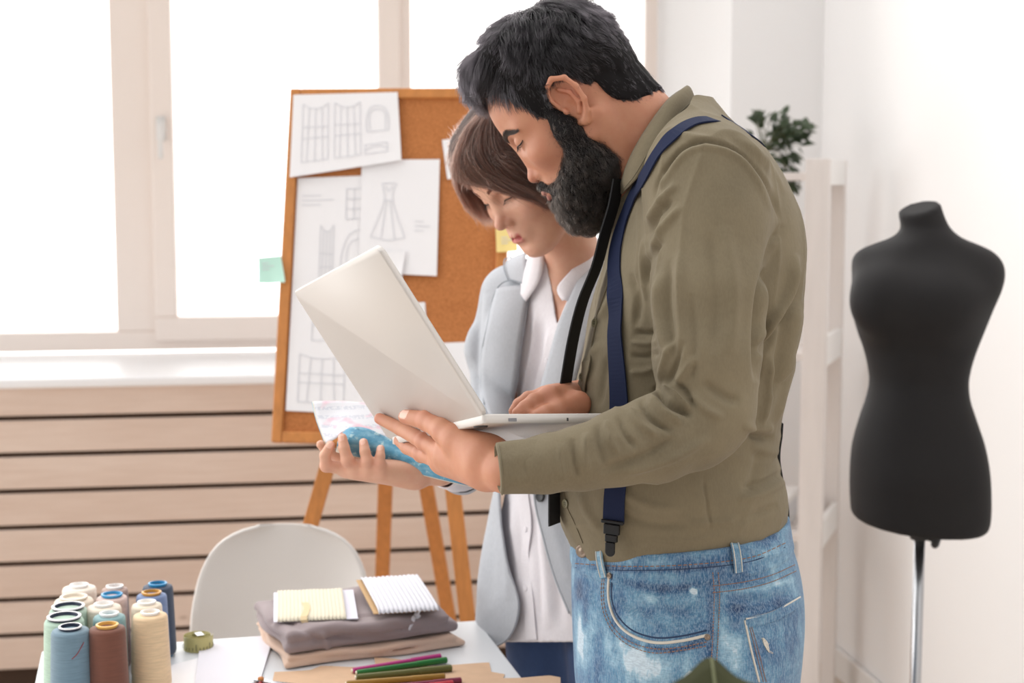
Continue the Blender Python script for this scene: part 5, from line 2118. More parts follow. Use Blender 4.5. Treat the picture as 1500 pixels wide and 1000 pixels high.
ARM_L = [P(1032, 268, 1.958), P(1040, 330, 1.935), P(1040, 430, 1.905), P(1037, 520, 1.885), P(1036, 596, 1.875), P(1014, 622, 1.868), P(962, 642, 1.848), P(905, 656, 1.828), P(850, 670, 1.813), P(800, 680, 1.803), P(735, 686, 1.795)]
ARM_R = [.070, .0715, .0705, .066, .059, .056, .0525, .0440, .0375, .0325, .0285]


def f_shirt(p):
    d = stack(p, mzz, mcx, np.full(len(mzz), YM), max_, mby, 2.25, .01)
    sh = smin(rc(p, P(1000, 185, YM - .06), P(1034, 262, 1.965), .045, .066), rc(p, P(1000, 185, YM + .06), P(1034, 262, 2.275), .045, .066), .03)
    d = smin(d, sh, .035)
    d = smin(d, rc(p, P(958, 250, YM), P(1000, 200, YM), .068, .062), .03)
    arm = chain(p, ARM_L, ARM_R, .012)
    cutp = P(728, 686, 1.795); cn = unit(P(728, 686, 1.795) - P(800, 680, 1.803))
    arm = smax(arm, (p - cutp.astype(np.float32)) @ cn.astype(np.float32), .002)
    lo = np.clip((1.42 - p[:, 2]) / .14, 0, 1)
    d = np.minimum(d, 9)
    kk = .034 * (1 - lo) + .010
    h = np.clip(.5 + .5 * (arm - d) / kk, 0, 1)
    d = arm * (1 - h) + d * h - kk * h * (1 - h)
    ar = chain(p, [P(1030, 268, 2.285), P(1040, 430, 2.33), P(1000, 585, 2.345), P(955, 600, 2.25), P(905, 598, 2.19)], [.068, .064, .054, .044, .034], .012)
    d = smin(d, ar, .015)
    # neck opening
    nb = [P(1004, 135, YM), P(960, 215, YM), P(906, 300, YM)]
    return d


Vs, Qs = sdf_mesh(f_shirt, [-.05, 1.72, 1.0], [.46, 2.47, 1.63], .0034, 2)
Ns = normals(Vs, Qs)
W_SHIRT = [
    # sleeve seam, drawn in
    ([(958, 292), (966, 262), (1000, 217), (1045, 208), (1086, 222), (1116, 256), (1138, 305), (1144, 335)], 3.2, -.0035),
    ([(966, 275), (1003, 226), (1045, 217), (1082, 231), (1108, 262), (1130, 310)], 5, .002),
    # armhole folds in front
    ([(992, 268), (965, 300), (946, 330)], 6, .0035), ([(985, 292), (962, 320), (948, 352)], 4.5, -.003), ([(1000, 300), (970, 335), (950, 378)], 6, .003), ([(972, 352), (953, 382), (948, 420)], 5, -.003),
    ([(950, 340), (943, 380), (947, 440)], 5, .003),
    # long soft folds down the upper arm
    ([(966, 400), (964, 450), (975, 520)], 7, .0035), ([(980, 380), (978, 450), (990, 530)], 6, -.003), ([(996, 370), (996, 450), (1004, 540)], 8, .0025), ([(1012, 430), (1018, 500), (1012, 560)], 6, -.0018),
    ([(1060, 330), (1075, 420), (1070, 520)], 12, .0022), ([(1040, 340), (1048, 430), (1045, 520)], 9, -.0018),
    ([(990, 495), (975, 525), (966, 560)], 5, .003), ([(1003, 500), (990, 535), (975, 566)], 5, -.0035), ([(1020, 520), (1000, 550), (985, 572)], 6, .003),
    # behind the arm
    ([(1145, 328), (1132, 370), (1120, 410), (1112, 470), (1110, 560)], 8, -.008), ([(1142, 345), (1128, 385), (1122, 402)], 5, .005), ([(1166, 372), (1152, 430), (1128, 470), (1112, 505)], 7, .006),
    ([(1170, 400), (1160, 450), (1135, 485), (1116, 520)], 6, -.005), ([(1168, 440), (1158, 500), (1140, 560)], 8, .004), ([(1155, 450), (1142, 520), (1128, 580)], 7, -.004), ([(1160, 520), (1148, 570), (1135, 620)], 6, .003),
    ([(1130, 520), (1124, 580), (1112, 626)], 6, .0035),
    # elbow
    ([(960, 566), (978, 590), (1004, 604), (1010, 612)], 5, -.0055), ([(972, 560), (992, 580), (1010, 600)], 5, .0045), ([(984, 556), (1004, 572), (1020, 596)], 4.5, -.0040), ([(950, 578), (970, 604), (1000, 620)], 6, .0045),
    ([(938, 586), (952, 612), (985, 632)], 5, -.004), ([(920, 600), (938, 622), (965, 640)], 6, .0035), ([(1010, 575), (1035, 600), (1060, 612)], 7, .003), ([(1030, 560), (1060, 580), (1085, 588)], 8, -.003),
    ([(905, 610), (915, 635), (930, 655)], 5, -.003), ([(888, 616), (893, 640), (905, 665)], 5, .003), ([(875, 622), (878, 650), (884, 680)], 5, -.0025),
    ([(990, 640), (940, 668), (880, 690)], 7, -.003), ([(1040, 640), (980, 672), (910, 694)], 7, .003), ([(860, 634), (856, 662), (862, 690)], 5, .0025), ([(838, 642), (840, 668), (846, 700)], 4.5, -.0025), ([(822, 650), (820, 676), (828, 706)], 4, .002),
    # chest and belly
    ([(905, 420), (890, 452), (878, 470)], 6, .003), ([(925, 400), (935, 440), (930, 480)], 7, -.003), ([(930, 485), (948, 488), (962, 486)], 4, -.0035), ([(926, 500), (946, 503), (964, 500)], 4, .003), ([(924, 520), (946, 522), (966, 516)], 4, -.003), ([(922, 545), (944, 544), (962, 538)], 5, .0025),
    ([(880, 500), (868, 530), (860, 570)], 7, .003), ([(892, 520), (884, 560), (878, 596)], 6, -.0025), ([(876, 440), (866, 470), (860, 500)], 5, -.0025), ([(850, 560), (846, 580), (842, 600)], 5, .002),
    # blouse over the small of the back
    ([(1094, 636), (1116, 641), (1134, 641)], 6, -.0038), ([(1088, 624), (1112, 628), (1132, 625)], 8, .0028), ([(1100, 655), (1122, 660), (1140, 662)], 8, .002),
    ([(1112, 655), (1106, 690), (1098, 720)], 9, -.0022), ([(1150, 690), (1120, 706), (1085, 716)], 6, -.0025), ([(1150, 704), (1122, 722), (1080, 732)], 6, .0025), ([(1140, 740), (1110, 752), (1070, 764)], 7, -.0025),
    ([(905, 720), (950, 740), (1000, 746)], 9, .0018), ([(890, 745), (950, 766), (1010, 768)], 8, -.002), ([(1010, 768), (1060, 764), (1110, 752)], 6, .0018), ([(850, 720), (860, 750), (880, 776)], 8, .002),
    # side seam and forearm seam
    ([(1030, 694), (1036, 740), (1042, 782)], 2.5, -.0012),
    # shoulder yoke
    ([(985, 190), (1010, 200), (1040, 205)], 7, .002), ([(1060, 195), (1100, 225), (1135, 270)], 7, -.0015), ([(1080, 200), (1120, 235), (1150, 285)], 6, .0018),
]
dsp = 2.2 * stroke_field(Vs, Ns, [(p_, w_ * .8, a_) for p_, w_, a_ in W_SHIRT])
Vs = Vs + Ns * dsp[:, None]
rd1 = 1 - np.abs(nz3(Vs * [1.3, 1.3, .45], 46, 23)); rd2 = 1 - np.abs(nz3(Vs * [.5, 1, 1.5], 52, 24))
fore = np.clip((1.22 - Vs[:, 2]) / .05, 0, 1)
Vs = Vs + Ns * ((rd1 ** 7) * .0028 * (1 - fore) + (rd2 ** 7) * .0024 * fore)[:, None]
Vs = Vs + Ns * (nz3(Vs * [1, 1, .6], 45, 21) * .0011 + nz3(Vs, 110, 22) * .0004)[:, None]
# the cloth is open at the neck and at the cuffs
uv = project(Vs)
keepf = np.ones(len(Qs), bool)
cen = Vs[Qs].mean(1)
na = P(1003, 142, YM); nb = P(908, 280, YM)
nn_ = unit(np.cross(nb - na, [0, 1, 0])); nn_ = nn_ if nn_[2] > 0 else -nn_
up_d = (cen - na) @ nn_
axd = nrm(np.cross(cen - (na + nb) / 2, nn_))
keepf &= ~((up_d > -.004) & (axd < .13))
cutp = P(765, 683, 1.80); cn = unit(P(728, 686, 1.795) - P(800, 680, 1.803))
keepf &= ~(((cen - cutp) @ cn > 0) & (cen[:, 1] < 1.86))
Qk = Qs[keepf]
Vs = trim_edge(Vs, Qk)
shirt = mk('shirt', Vs, Qk, m_olive, MAN)
SS = Surf(Vs, Qk)

# collar: stand and fall ----------------------------------------------------------
cT = [(1004, 127, 2.12), (992, 134, 2.085), (975, 150, 2.058), (950, 184, 2.044), (930, 217, 2.038), (918, 243, 2.042), (912, 260, 2.060), (907, 276, 2.098)]
cO = [(1019, 151, 2.12), (1009, 160, 2.075), (990, 179, 2.038), (967, 206, 2.016), (946, 241, 2.007), (934, 260, 2.010), (923, 272, 2.026), (911, 284, 2.068)]
cI = [(1012, 165, 2.115), (1000, 170, 2.085), (984, 184, 2.066), (960, 212, 2.056), (942, 240, 2.053), (932, 256, 2.058), (924, 270, 2.075), (913, 284, 2.10)]
mir = lambda L: [P(x, y, 2 * YM - Y) for x, y, Y in L[::-1]][:-1]
ringT = spline(mir(cT) + [P(*q) for q in cT], 80)
ringO = spline(mir(cO) + [P(*q) for q in cO], 80)
ringI = spline(mir(cI) + [P(*q) for q in cI], 80)
G = np.zeros((80, 11, 3))
for i in range(80):
    out = unit(ringO[i] - ringI[i])
    up = unit(ringT[i] - (ringI[i] + ringO[i]) / 2)
    for j in range(11):
        t = j / 10
        if t <= .3:
            G[i, j] = ringI[i] * (1 - t / .3) + (ringT[i] - out * .003) * (t / .3)
        else:
            u = (t - .3) / .7
            G[i, j] = (ringT[i] + out * .002) * (1 - u) + ringO[i] * u + (out * .5 + up * .5) * .007 * math.sin(math.pi * u)
m_ = MB(); m_.sheet(G, .0022)
col_ = m_.build('collar', m_olive, MAN, smooth=True)
m_ = MB()
Nc = [unit(np.cross(G[min(i + 1, 79), 8] - G[max(i - 1, 0), 8], G[i, 10] - G[i, 7])) for i in range(80)]
Nc = [n if n @ (ringO[i] - ringI[i]) > 0 else -n for i, n in enumerate(Nc)]
m_.tube([G[i, 9] + Nc[i] * .0013 for i in range(80)], .0006, 5)
m_.build('collar_seam', m_olive_d, MAN)

# cuff ------------------------------------------------------------------------------
ca, cb = P(806, 679, 1.803), P(727, 687, 1.795)
cd = unit(cb - ca); cl = float(np.linalg.norm(cb - ca))
v1 = unit(np.cross(cd, [0, 1, 0])); v1 = v1 if v1[2] > 0 else -v1
v2 = np.cross(cd, v1)
m_ = MB()
NA = 48
G = np.zeros((NA + 1, 22, 3))
for i in range(NA + 1):
    a = 2 * math.pi * i / NA
    for j in range(22):
        t = j / 21
        if t < .8:
            u = t / .8
            r = np.interp(u, [0, .06, .12, .5, .94, 1], [.0325, .0345, .0342, .0322, .0310, .0300])
            h = u * cl
        else:
            u = (t - .8) / .2
            r = .0285 - .001 * u; h = cl - .02 * u - .0006
        r = r + .0010 * math.sin(3 * a + t * 5) + .0006 * math.sin(7 * a + 2)
        G[i, j] = ca + cd * h + v1 * r * math.sin(a) + v2 * r * .92 * math.cos(a)
m_.sheet(G, .0012)
m_.build('cuff', m_olive, MAN, smooth=True)
m_ = MB()
for hh_ in (cl - .004,):
    m_.tube([ca + cd * hh_ + (v1 * math.sin(a) + v2 * .92 * math.cos(a)) * (.0343 if hh_ < .01 else .0318) for a in np.linspace(0, 6.283, 40)], .0006, 5)
m_.build('cuff_seam', m_olive_d, MAN)

# button placket along the chest -----------------------------------------------------
edge = [(906, 296), (898, 352), (884, 400), (868, 448), (856, 500), (846, 556), (838, 600)]
X, Nn = SS.path([(px + 9, py) for px, py in edge], 40)
m_ = MB(); m_.ribbon(X, Nn, .028, .0015, lift=.0002); m_.build('placket', m_olive, MAN, smooth=False)
X2, N2 = SS.path([(824, 722), (828, 745), (842, 776), (850, 795)], 16)
m_ = MB(); m_.ribbon(X2, N2, .018, .0008, lift=.0002); m_.build('placket', m_olive, MAN, smooth=False)
for px, py in ((870, 473), (851, 552), (827, 737)):
    c, n = SS.hit(px + 3, py)
    n = unit(n + np.array([-.3, -.5, 0]))
    m_ = MB(); m_.lathe(c + n * .0016, [(.0058, 0), (.0062, .0008), (.006, .0022), (.0044, .0024), (.004, .0016), (0, .0016)], 20, axis=n)
    for dx, dy in ((-1, -1), (1, -1), (-1, 1), (1, 1)):
        s1 = unit(np.cross(n, [0, 0, 1])); s2 = np.cross(n, s1)
        m_.cur = 1
        m_.lathe(c + n * .0033 + s1 * dx * .0014 + s2 * dy * .0014, [(.0007, 0), (.0007, .0002), (0, .0002)], 8, axis=n)
    m_.build('button', [m_btn, m_clip], MAN, smooth=False)

# suspenders ---------------------------------------------------------------------------
path = [(1049, 176), (1015, 180), (982, 203), (961, 229), (948, 254), (929, 286), (912, 330), (902, 372), (902, 414), (904, 456), (906, 500), (909, 545), (911, 590), (910, 640), (906, 700), (903, 730), (902, 764)]
pp = spline(path, 110)
X, Nn = [], []
for px, py in pp:
    if py < 470:
        c, n = SS.hit(px, py)
    else:
        for yy in np.linspace(1.88, 2.16, 160):
            c = P(px, py, yy)
            A = np.interp(c[2], mzz, max_); B_ = np.interp(c[2], mzz, mby); C_ = np.interp(c[2], mzz, mcx)
            n = unit([np.sign(c[0] - C_) * abs((c[0] - C_) / A) ** 1.25 / A, -abs((yy - YM) / B_) ** 1.25 / B_, 0])
            if abs((c[0] - C_) / A) ** 2.25 + abs((yy - YM) / B_) ** 2.25 < 1: break
        c = c + n * .0042
    X.append(c); Nn.append(n)
# over the shoulder to the back
bk = [SS.near(P(px, py, Y)) for px, py, Y in ((1105, 215, 2.12), (1090, 200, 2.08), (1075, 190, 2.04), (1062, 183, 2.01))]
X = np.array([b_[0] for b_ in bk] + X); Nn = np.array([b_[1] for b_ in bk] + Nn)
for _ in range(6):
    X[1:-1] = (X[:-2] + 2 * X[1:-1] + X[2:]) / 4; Nn[1:-1] = (Nn[:-2] + 2 * Nn[1:-1] + Nn[2:]) / 4
Nn /= np.linalg.norm(Nn, axis=1)[:, None]
wdt = np.interp(np.linspace(0, 1, len(X)), [0, .25, .4, 1], [.024, .026, .028, .031])
m_ = MB(); m_.ribbon(X, Nn, wdt, .0022, lift=.0014); m_.build('suspender_strap', m_navy_s, MAN, smooth=False)
# clip
c, n = X[-1], Nn[-1]
t_ = unit(X[-1] - X[-4]); s_ = unit(np.cross(t_, n))
m_ = MB()
o = c + n * .004 - t_ * .004
m_.box(o - s_ * .0165, s_ * .033, t_ * .005, n * .004)
m_.box(o - s_ * .0115 + t_ * .005, s_ * .023, t_ * .014, n * .006)
m_.box(o - s_ * .0085 + t_ * .019, s_ * .017, t_ * .010, n * .007)
m_.box(o - s_ * .0070 + t_ * .029 + n * .0045, s_ * .0140, t_ * .012, n * .004)
m_.lathe(o + t_ * .041 + n * .0045, [(.0072, 0), (.0072, .004)], 16, axis=n)
cl_ = m_.build('suspender_clip', m_clip, MAN); bevel(cl_, .0012, 2)
# strap of the other side, seen edge on in front of the chest
pts = [(912, 262), (905, 300), (893, 340), (880, 390), (860, 440), (847, 490), (838, 540), (831, 588), (825, 640), (819, 690), (818, 735), (818, 768)]
X = np.array([P(px - 5, py, 2.06) for px, py in spline(pts, 40)])
m_ = MB(); m_.ribbon(X, np.tile([-1., -.15, .1], (40, 1)), .030, .0022, widthdir=unit(np.array([.62, 1, 0])))
m_.build('suspender_strap', m_black_s, MAN, smooth=False)
# and down the back, bridging the small of the back
bp_ = [(1062, 183, 2.01), (1086, 205, 2.07), (1118, 245, 2.14), (1145, 300, 2.18), (1160, 380, 2.19), (1158, 470, 2.185), (1148, 560, 2.175), (1138, 620, 2.16)]
A_ = [SS.near(P(*q)) for q in bp_]
Xb = spline([a_[0] for a_ in A_], 60); Nb = spline([a_[1] for a_ in A_], 60)
A_ = [SS.near(x) for x in Xb]
Xb = np.array([a_[0] for a_ in A_]); Nb = np.array([a_[1] for a_ in A_])
for _ in range(8):
    Xb[1:-1] = (Xb[:-2] + 2 * Xb[1:-1] + Xb[2:]) / 4; Nb[1:-1] = (Nb[:-2] + 2 * Nb[1:-1] + Nb[2:]) / 4
m_ = MB(); m_.ribbon(Xb, Nb, .026, .0014, lift=.0012); m_.build('suspender_strap', m_navy_s, MAN)
X = np.array([P(px, py, 2.145) for px, py in spline([(1143, 618), (1141.5, 638), (1139, 656), (1139, 676), (1146, 715), (1151, 740), (1152, 775)], 24)])
m_ = MB(); m_.ribbon(X, np.tile([1., 0, 0], (24, 1)), .03, .002, widthdir=np.array([0, 1., 0])); m_.build('suspender_strap', m_black_s, MAN)

# ================================================================== jeans
T = NT('washed_denim')
co = T.obj_coord()
fade = T.n('ShaderNodeAttribute', attribute_name='fade')
n1 = T.noise(11, 5, .68, co, (1, 1, .7)); n2 = T.noise(40, 4, .7, co, (1, 1, .45)); n3 = T.noise(620, 2, .7, co, (1, 1, .2)); n4 = T.noise(620, 2, .7, co, (.2, .2, 1))
add = T.n('ShaderNodeMath', operation='ADD'); T.l(n1, add.inputs[0])
mul = T.n('ShaderNodeMath', operation='MULTIPLY'); mul.inputs[1].default_value = .45; T.l(n2, mul.inputs[0]); T.l(mul.outputs[0], add.inputs[1])
ad2 = T.n('ShaderNodeMath', operation='ADD'); T.l(add.outputs[0], ad2.inputs[0]); T.l(fade.outputs['Fac'], ad2.inputs[1])
c = T.ramp(ad2.outputs[0], [(.42, lin((34, 58, 96))), (.64, lin((58, 96, 134))), (.82, lin((98, 140, 168))), (.95, lin((150, 184, 202))), (1.0, lin((196, 212, 222)))])
c = T.mix(T.ramp(n3, [(.42, g(0)), (.62, g(.30))]), c, lin((190, 208, 222)))
c = T.mix(T.ramp(n4, [(.42, g(0)), (.62, g(.22))]), c, lin((44, 66, 98)))
T.l(c, T.b.inputs['Base Color']); T.b.inputs['Roughness'].default_value = .9
T.b.inputs['Sheen Weight'].default_value = .15; T.b.inputs['Specular IOR Level'].default_value = .2
pb_ = T.bump(T.noise(28, 3, .6, co), .2, .005); T.bump(n3, .2, .0006, pb_)
m_denim = T.m
m_stitch = mat('rust_stitching', (150, 112, 88), .8)
m_pale = mat('worn_denim_edge', (206, 200, 190), .9, bump=(500, .3, .0006))
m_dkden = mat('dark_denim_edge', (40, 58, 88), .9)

jr = [(748, 838, 1149, .171), (790, 838.5, 1156, .174), (820, 837.5, 1165, .180), (860, 837, 1172, .186), (900, 838, 1173.5, .190), (950, 840, 1170, .192), (1000, 843, 1164, .192), (1040, 850, 1158, .19)]
z, cx, ax, by = [], [], [], []
for py, l, r, b in jr[::-1]:
    A, B_ = P(l, py, YM), P(r, py, YM)
    z.append(A[2]); cx.append((A[0] + B_[0]) / 2); ax.append((B_[0] - A[0]) / 2); by.append(b)
jzz, (jcx, jax, jby) = smooth_tab(z, [cx, ax, by], 80)
wf, wb = P(842, 791, YM - .05), P(1147, 751, YM)
wn = unit(np.cross(np.array([0, 1., 0]), wb - wf)); wn = wn if wn[2] > 0 else -wn
WBH = .043
hipx = float(jcx[20])


def f_jeans(p):
    d = stack(p, jzz, jcx, np.full(len(jzz), YM), jax, jby, 2.2, .006)
    for sy in (-1, 1):
        leg = chain(p, [[hipx, YM + sy * .088, .86], [hipx - .005, YM + sy * .10, .70], [hipx - .01, YM + sy * .112, .48], [hipx + .015, YM + sy * .116, .09]], [.118, .105, .078, .062], .03)
        d = smin(d, leg, .03)
    h = (p - wf.astype(np.float32)) @ wn.astype(np.float32)
    band = np.clip((h + WBH) / .002, 0, 1)
    d = d - .0028 * band
    d = smax(d, h, .002)
    d = smax(d, .085 - p[:, 2], .004)
    return d


Vj, Qj = sdf_mesh(f_jeans, [.04, 1.88, .70], [.46, 2.36, 1.06], .0027, 1)
Vk, Qk2 = sdf_mesh(f_jeans, [.0, 1.88, .05], [.46, 2.36, .72], .007, 1)
Nj = normals(Vj, Qj)
W_J = [
    ([(905, 845), (950, 858), (1010, 868), (1035, 872)], 5, -.003), ([(915, 862), (960, 880), (1020, 884)], 6, .003), ([(900, 870), (930, 888), (980, 902)], 6, -.003), ([(902, 890), (935, 905), (990, 915)], 6, .0025), ([(905, 852), (930, 866), (955, 890)], 5, -.002),
    ([(850, 870), (880, 900), (900, 930)], 7, .002), ([(846, 900), (870, 930), (880, 960)], 6, -.0025), ([(855, 840), (870, 870), (872, 900)], 5, -.002), ([(1060, 870), (1110, 880), (1160, 870)], 6, -.0025), ([(1050, 900), (1100, 905), (1165, 890)], 7, .002),
    ([(1095, 780), (1120, 790), (1150, 788)], 4, -.002), ([(1092, 800), (1120, 812), (1155, 806)], 5, .002), ([(900, 970), (950, 985), (1000, 985)], 8, .002),
    ([(1048, 845), (1050, 900), (1045, 990)], 2.4, -.0016), ([(1042, 855), (1044, 905), (1039, 990)], 3.0, .0010),
]
Vj = Vj + Nj * stroke_field(Vj, Nj, W_J)[:, None]
FADE = [
    ([(850, 900), (905, 945), (990, 985)], 26, .11), ([(900, 960), (960, 980), (1040, 975)], 22, .05), ([(846, 880), (850, 940), (855, 990)], 13, .12), ([(925, 870), (985, 880), (1030, 876)], 9, .12), ([(950, 900), (990, 910), (1025, 908)], 10, .12),
    ([(910, 850), (960, 862), (1030, 858)], 6, -.18), ([(900, 880), (905, 915), (930, 938)], 8, -.16), ([(940, 948), (990, 952), (1034, 938)], 4, -.30), ([(905, 930), (940, 948)], 5, -.2), ([(930, 890), (960, 898)], 6, -.10),
    ([(850, 795), (950, 800), (1060, 794)], 13, -.10), ([(850, 828), (950, 835), (1065, 828)], 4, -.22), ([(1040, 850), (1041, 990)], 5, -.18), ([(1056, 850), (1060, 990)], 12, .10), ([(1050, 866), (1110, 862), (1168, 846)], 5, .14), ([(1052, 890), (1110, 890), (1165, 872)], 8, -.14), ([(1120, 940), (1140, 970)], 25, -.06),
    ([(1095, 905), (1130, 898), (1168, 886)], 4, -.2), ([(1100, 790), (1140, 780)], 10, -.12), ([(1104, 815), (1150, 800)], 6, .10), ([(1010, 862), (1022, 868)], 5, .5), ([(862, 850), (858, 880), (856, 930)], 4, -.16), ([(872, 860), (872, 930)], 6, .10), ([(1075, 920), (1080, 990)], 14, .10), ([(930, 800), (990, 806)], 5, .12), ([(1000, 812), (1060, 806)], 5, .10), ([(848, 845), (850, 880)], 5, -.2),
    ([(1008, 985), (1012, 992)], 6, .45),
]
fd = 1.3 * stroke_field(Vj, Nj, FADE)
fd += .02 * nz3(Vj, 60, 9)
Vjj, Qjj = join([(Vj, Qj), (Vk, Qk2)])
jeans = mk('jeans', Vjj, Qjj, m_denim, MAN)
set_attr(jeans, 'fade', np.concatenate([fd, np.zeros(len(Vk))]))
SJ = Surf(Vj, Qj)


def seam(path, r=.0006, m=m_stitch, name='stitching', n=40, off=.0004, dash=False):
    X, Nn = SJ.path(path, n, 2)
    mb = MB()
    if dash:
        X, Nn = SJ.path(path, n * 3, 2)
        for i in range(0, len(X) - 2, 3):
            mb.tube([X[i] + Nn[i] * off, X[i + 1] + Nn[i + 1] * off, X[i + 2] + Nn[i + 2] * off], r, 4)
    else:
        mb.tube(X + Nn * off, r, 5)
    return mb


def lines(name, paths, m, r=.0006, dash=True):
    big = MB()
    for p_ in paths:
        b = seam(p_, r, m, dash=dash)
        big.add(b.v, b.f)
    return big.build(name, m, jeans)


top_edge = [(843, 793), (870, 791), (905, 789), (960, 786), (1020, 782), (1070, 778), (1110, 770), (1145, 755)]
low_edge = [(843, 830), (870, 832), (905, 834), (960, 834), (1020, 831), (1070, 826), (1110, 818), (1150, 800)]
X, Nn = SJ.path([(x, y + 1) for x, y in top_edge], 50); m_ = MB(); m_.tube(X, .0016, 6); m_.build('waistband_edge', m_pale, jeans, smooth=True)
lines('waistband_stitching', [[(x, y + 5) for x, y in top_edge], [(x, y - 5) for x, y in low_edge]], m_stitch)
X, Nn = SJ.path([(x, y + 1) for x, y in low_edge], 50); m_ = MB(); m_.tube(X - Nn * .0006, .0011, 6); m_.build('waistband_seam', m_dkden, jeans)
# front pocket
pk = [(893, 838), (891, 862), (893, 885), (903, 910), (925, 930), (960, 941), (1000, 938), (1036, 930)]
X, Nn = SJ.path(pk, 50); m_ = MB(); m_.tube(X + Nn * .0004, .0020, 6); m_.build('pocket_edge', m_pale, jeans, smooth=True)
X, Nn = SJ.path([(x + (3 if i < 4 else 1), y + 4 if i > 3 else y) for i, (x, y) in enumerate(pk)], 50)
X, Nn = SJ.path([(897, 840), (895.5, 862), (897, 883), (907, 905), (928, 924), (962, 934), (1000, 931), (1035, 923)], 50); m_ = MB(); m_.tube(X - Nn * .0008, .0016, 6); m_.build('pocket_opening', m_dkden, jeans)
lines('pocket_stitching', [[(886, 842), (884, 866), (887, 893), (900, 920), (924, 940), (960, 950), (1000, 947), (1035, 940)], [(883, 842), (881, 866), (884, 896), (898, 925), (922, 945), (958, 956), (1000, 952), (1034, 946)]], m_stitch)
# side seam, yoke, back pocket
lines('side_stitching', [[(1044, 838), (1046, 870), (1044, 930), (1040, 998)], [(1052, 838), (1054, 870), (1052, 930), (1048, 998)]], m_stitch)
lines('yoke_stitching', [[(1044, 868), (1090, 862), (1130, 852), (1166, 836)], [(1044, 858), (1090, 852), (1130, 842), (1164, 827)]], m_stitch)
bp = [(1092, 912), (1130, 903), (1171, 880)]
X, Nn = SJ.path(bp, 30); m_ = MB(); m_.ribbon(X, Nn, .014, .0012, lift=.0003); m_.build('back_pocket_hem', m_denim, jeans)
X, Nn = SJ.path([(1091, 908), (1100, 950), (1112, 998)], 30); m_ = MB(); m_.tube(X, .0016, 6); m_.build('back_pocket_edge', m_pale, jeans, smooth=True)
X, Nn = SJ.path([(x, y - 6) for x, y in bp], 30); m_ = MB(); m_.tube(X + Nn * .0008, .0015, 6); m_.build('back_pocket_edge', m_pale, jeans, smooth=True)
lines('back_pocket_stitching', [[(1097, 914), (1106, 950), (1118, 998)], [(1095, 918), (1132, 908), (1171, 886)], [(1101, 918), (1110, 950), (1122, 998)]], m_stitch)
# frayed hole in the back pocket
X, Nn = SJ.path([(1117, 934), (1122, 944), (1126, 955)], 8); m_ = MB(); m_.ribbon(X, Nn, [.001, .004, .006, .007, .006, .005, .003, .001], .001, lift=.0003)
for k in range(14):
    i = k % 8
    a = X[i] + Nn[i] * .001
    m_.tube([a, a + Nn[i] * .002 + np.array([random.uniform(-.004, .005), 0, random.uniform(-.004, .004)])], .00035, 4)
m_.build('frayed_patch', m_pale, jeans)
# belt loops
for (x1, y1, x2, y2) in ((879, 786, 886, 845), (1071, 776, 1081, 838)):
    X, Nn = SJ.path([(x1, y1 + 3), ((x1 + x2) / 2, (y1 + y2) / 2), (x2, y2)], 14)
    lift = .0015 + .0035 * np.sin(np.linspace(0, math.pi, 14))
    m_ = MB(); m_.ribbon(X + Nn * lift[:, None], Nn, .0125, .0022); lp_ = m_.build('belt_loop', m_denim, jeans)
    at_ = lp_.data.attributes.new('fade', 'FLOAT', 'POINT'); at_.data.foreach_set('value', np.full(len(lp_.data.vertices), .12, np.float32))
    m_ = MB()
    for s_ in (-.0046, .0046):
        T_ = np.gradient(X, axis=0)
        m_.tube([X[i] + Nn[i] * (lift[i] + .0025) + unit(np.cross(T_[i], Nn[i])) * s_ for i in range(14)], .0007, 5)
    m_.build('loop_edge', m_pale, lp_)
# button and rivets
for (px, py, r) in ((855, 806, .0092), (1036, 933, .0042), (893, 843, .004)):
    c, n = SJ.hit(px, py)
    if px < 870:
        n = unit(n + np.array([-.2, -1.2, 0])); c = c + n * .004
    m_ = MB(); m_.lathe(c, [(r, -.003), (r, .0), (r, .0022), (r * .82, .003), (r * .6, .0022), (r * .5, .0022), (r * .35, .0032), (0, .0036)], 24, axis=n)
    m_.build('waist_button' if r > .006 else 'rivet', m_brass, jeans, smooth=True)
# shoes
m_shoe = mat('brown_leather', (92, 62, 44), .45)
m_sole = mat('dark_sole', (50, 44, 40), .7)
for sy in (-1, 1):
    cx0, cy0 = hipx + .02, YM + sy * .117

    def f_shoe(p):
        d = chain(p, [[cx0 + .04, cy0, .055], [cx0 - .06, cy0 + sy * .004, .052], [cx0 - .16, cy0 + sy * .008, .040]], [.046, .048, .038], .03)
        d = smin(d, rc(p, [cx0, cy0, .06], [cx0, cy0, .12], .05, .052), .02)
        d = smax(d, .016 - p[:, 2], .003)
        return smax(d, p[:, 2] - .13, .003)
    V, Q = sdf_mesh(f_shoe, [cx0 - .22, cy0 - .08, 0], [cx0 + .12, cy0 + .08, .16], .006, 1)
    sh_ = mk('shoe', V, Q, m_shoe, MAN)

    def f_sole(p):
        q = p.copy(); q[:, 2] = .03
        d = chain(q, [[cx0 + .04, cy0, .03], [cx0 - .06, cy0 + sy * .004, .03], [cx0 - .16, cy0 + sy * .008, .03]], [.047, .049, .040], .03)
        return smax(d, np.abs(p[:, 2] - .010) - .009, .003)
    V, Q = sdf_mesh(f_sole, [cx0 - .22, cy0 - .08, -.01], [cx0 + .12, cy0 + .08, .04], .005, 1)
    V[:, 2] = np.maximum(V[:, 2], .0005)
    mk('sole', V, Q, m_sole, sh_)
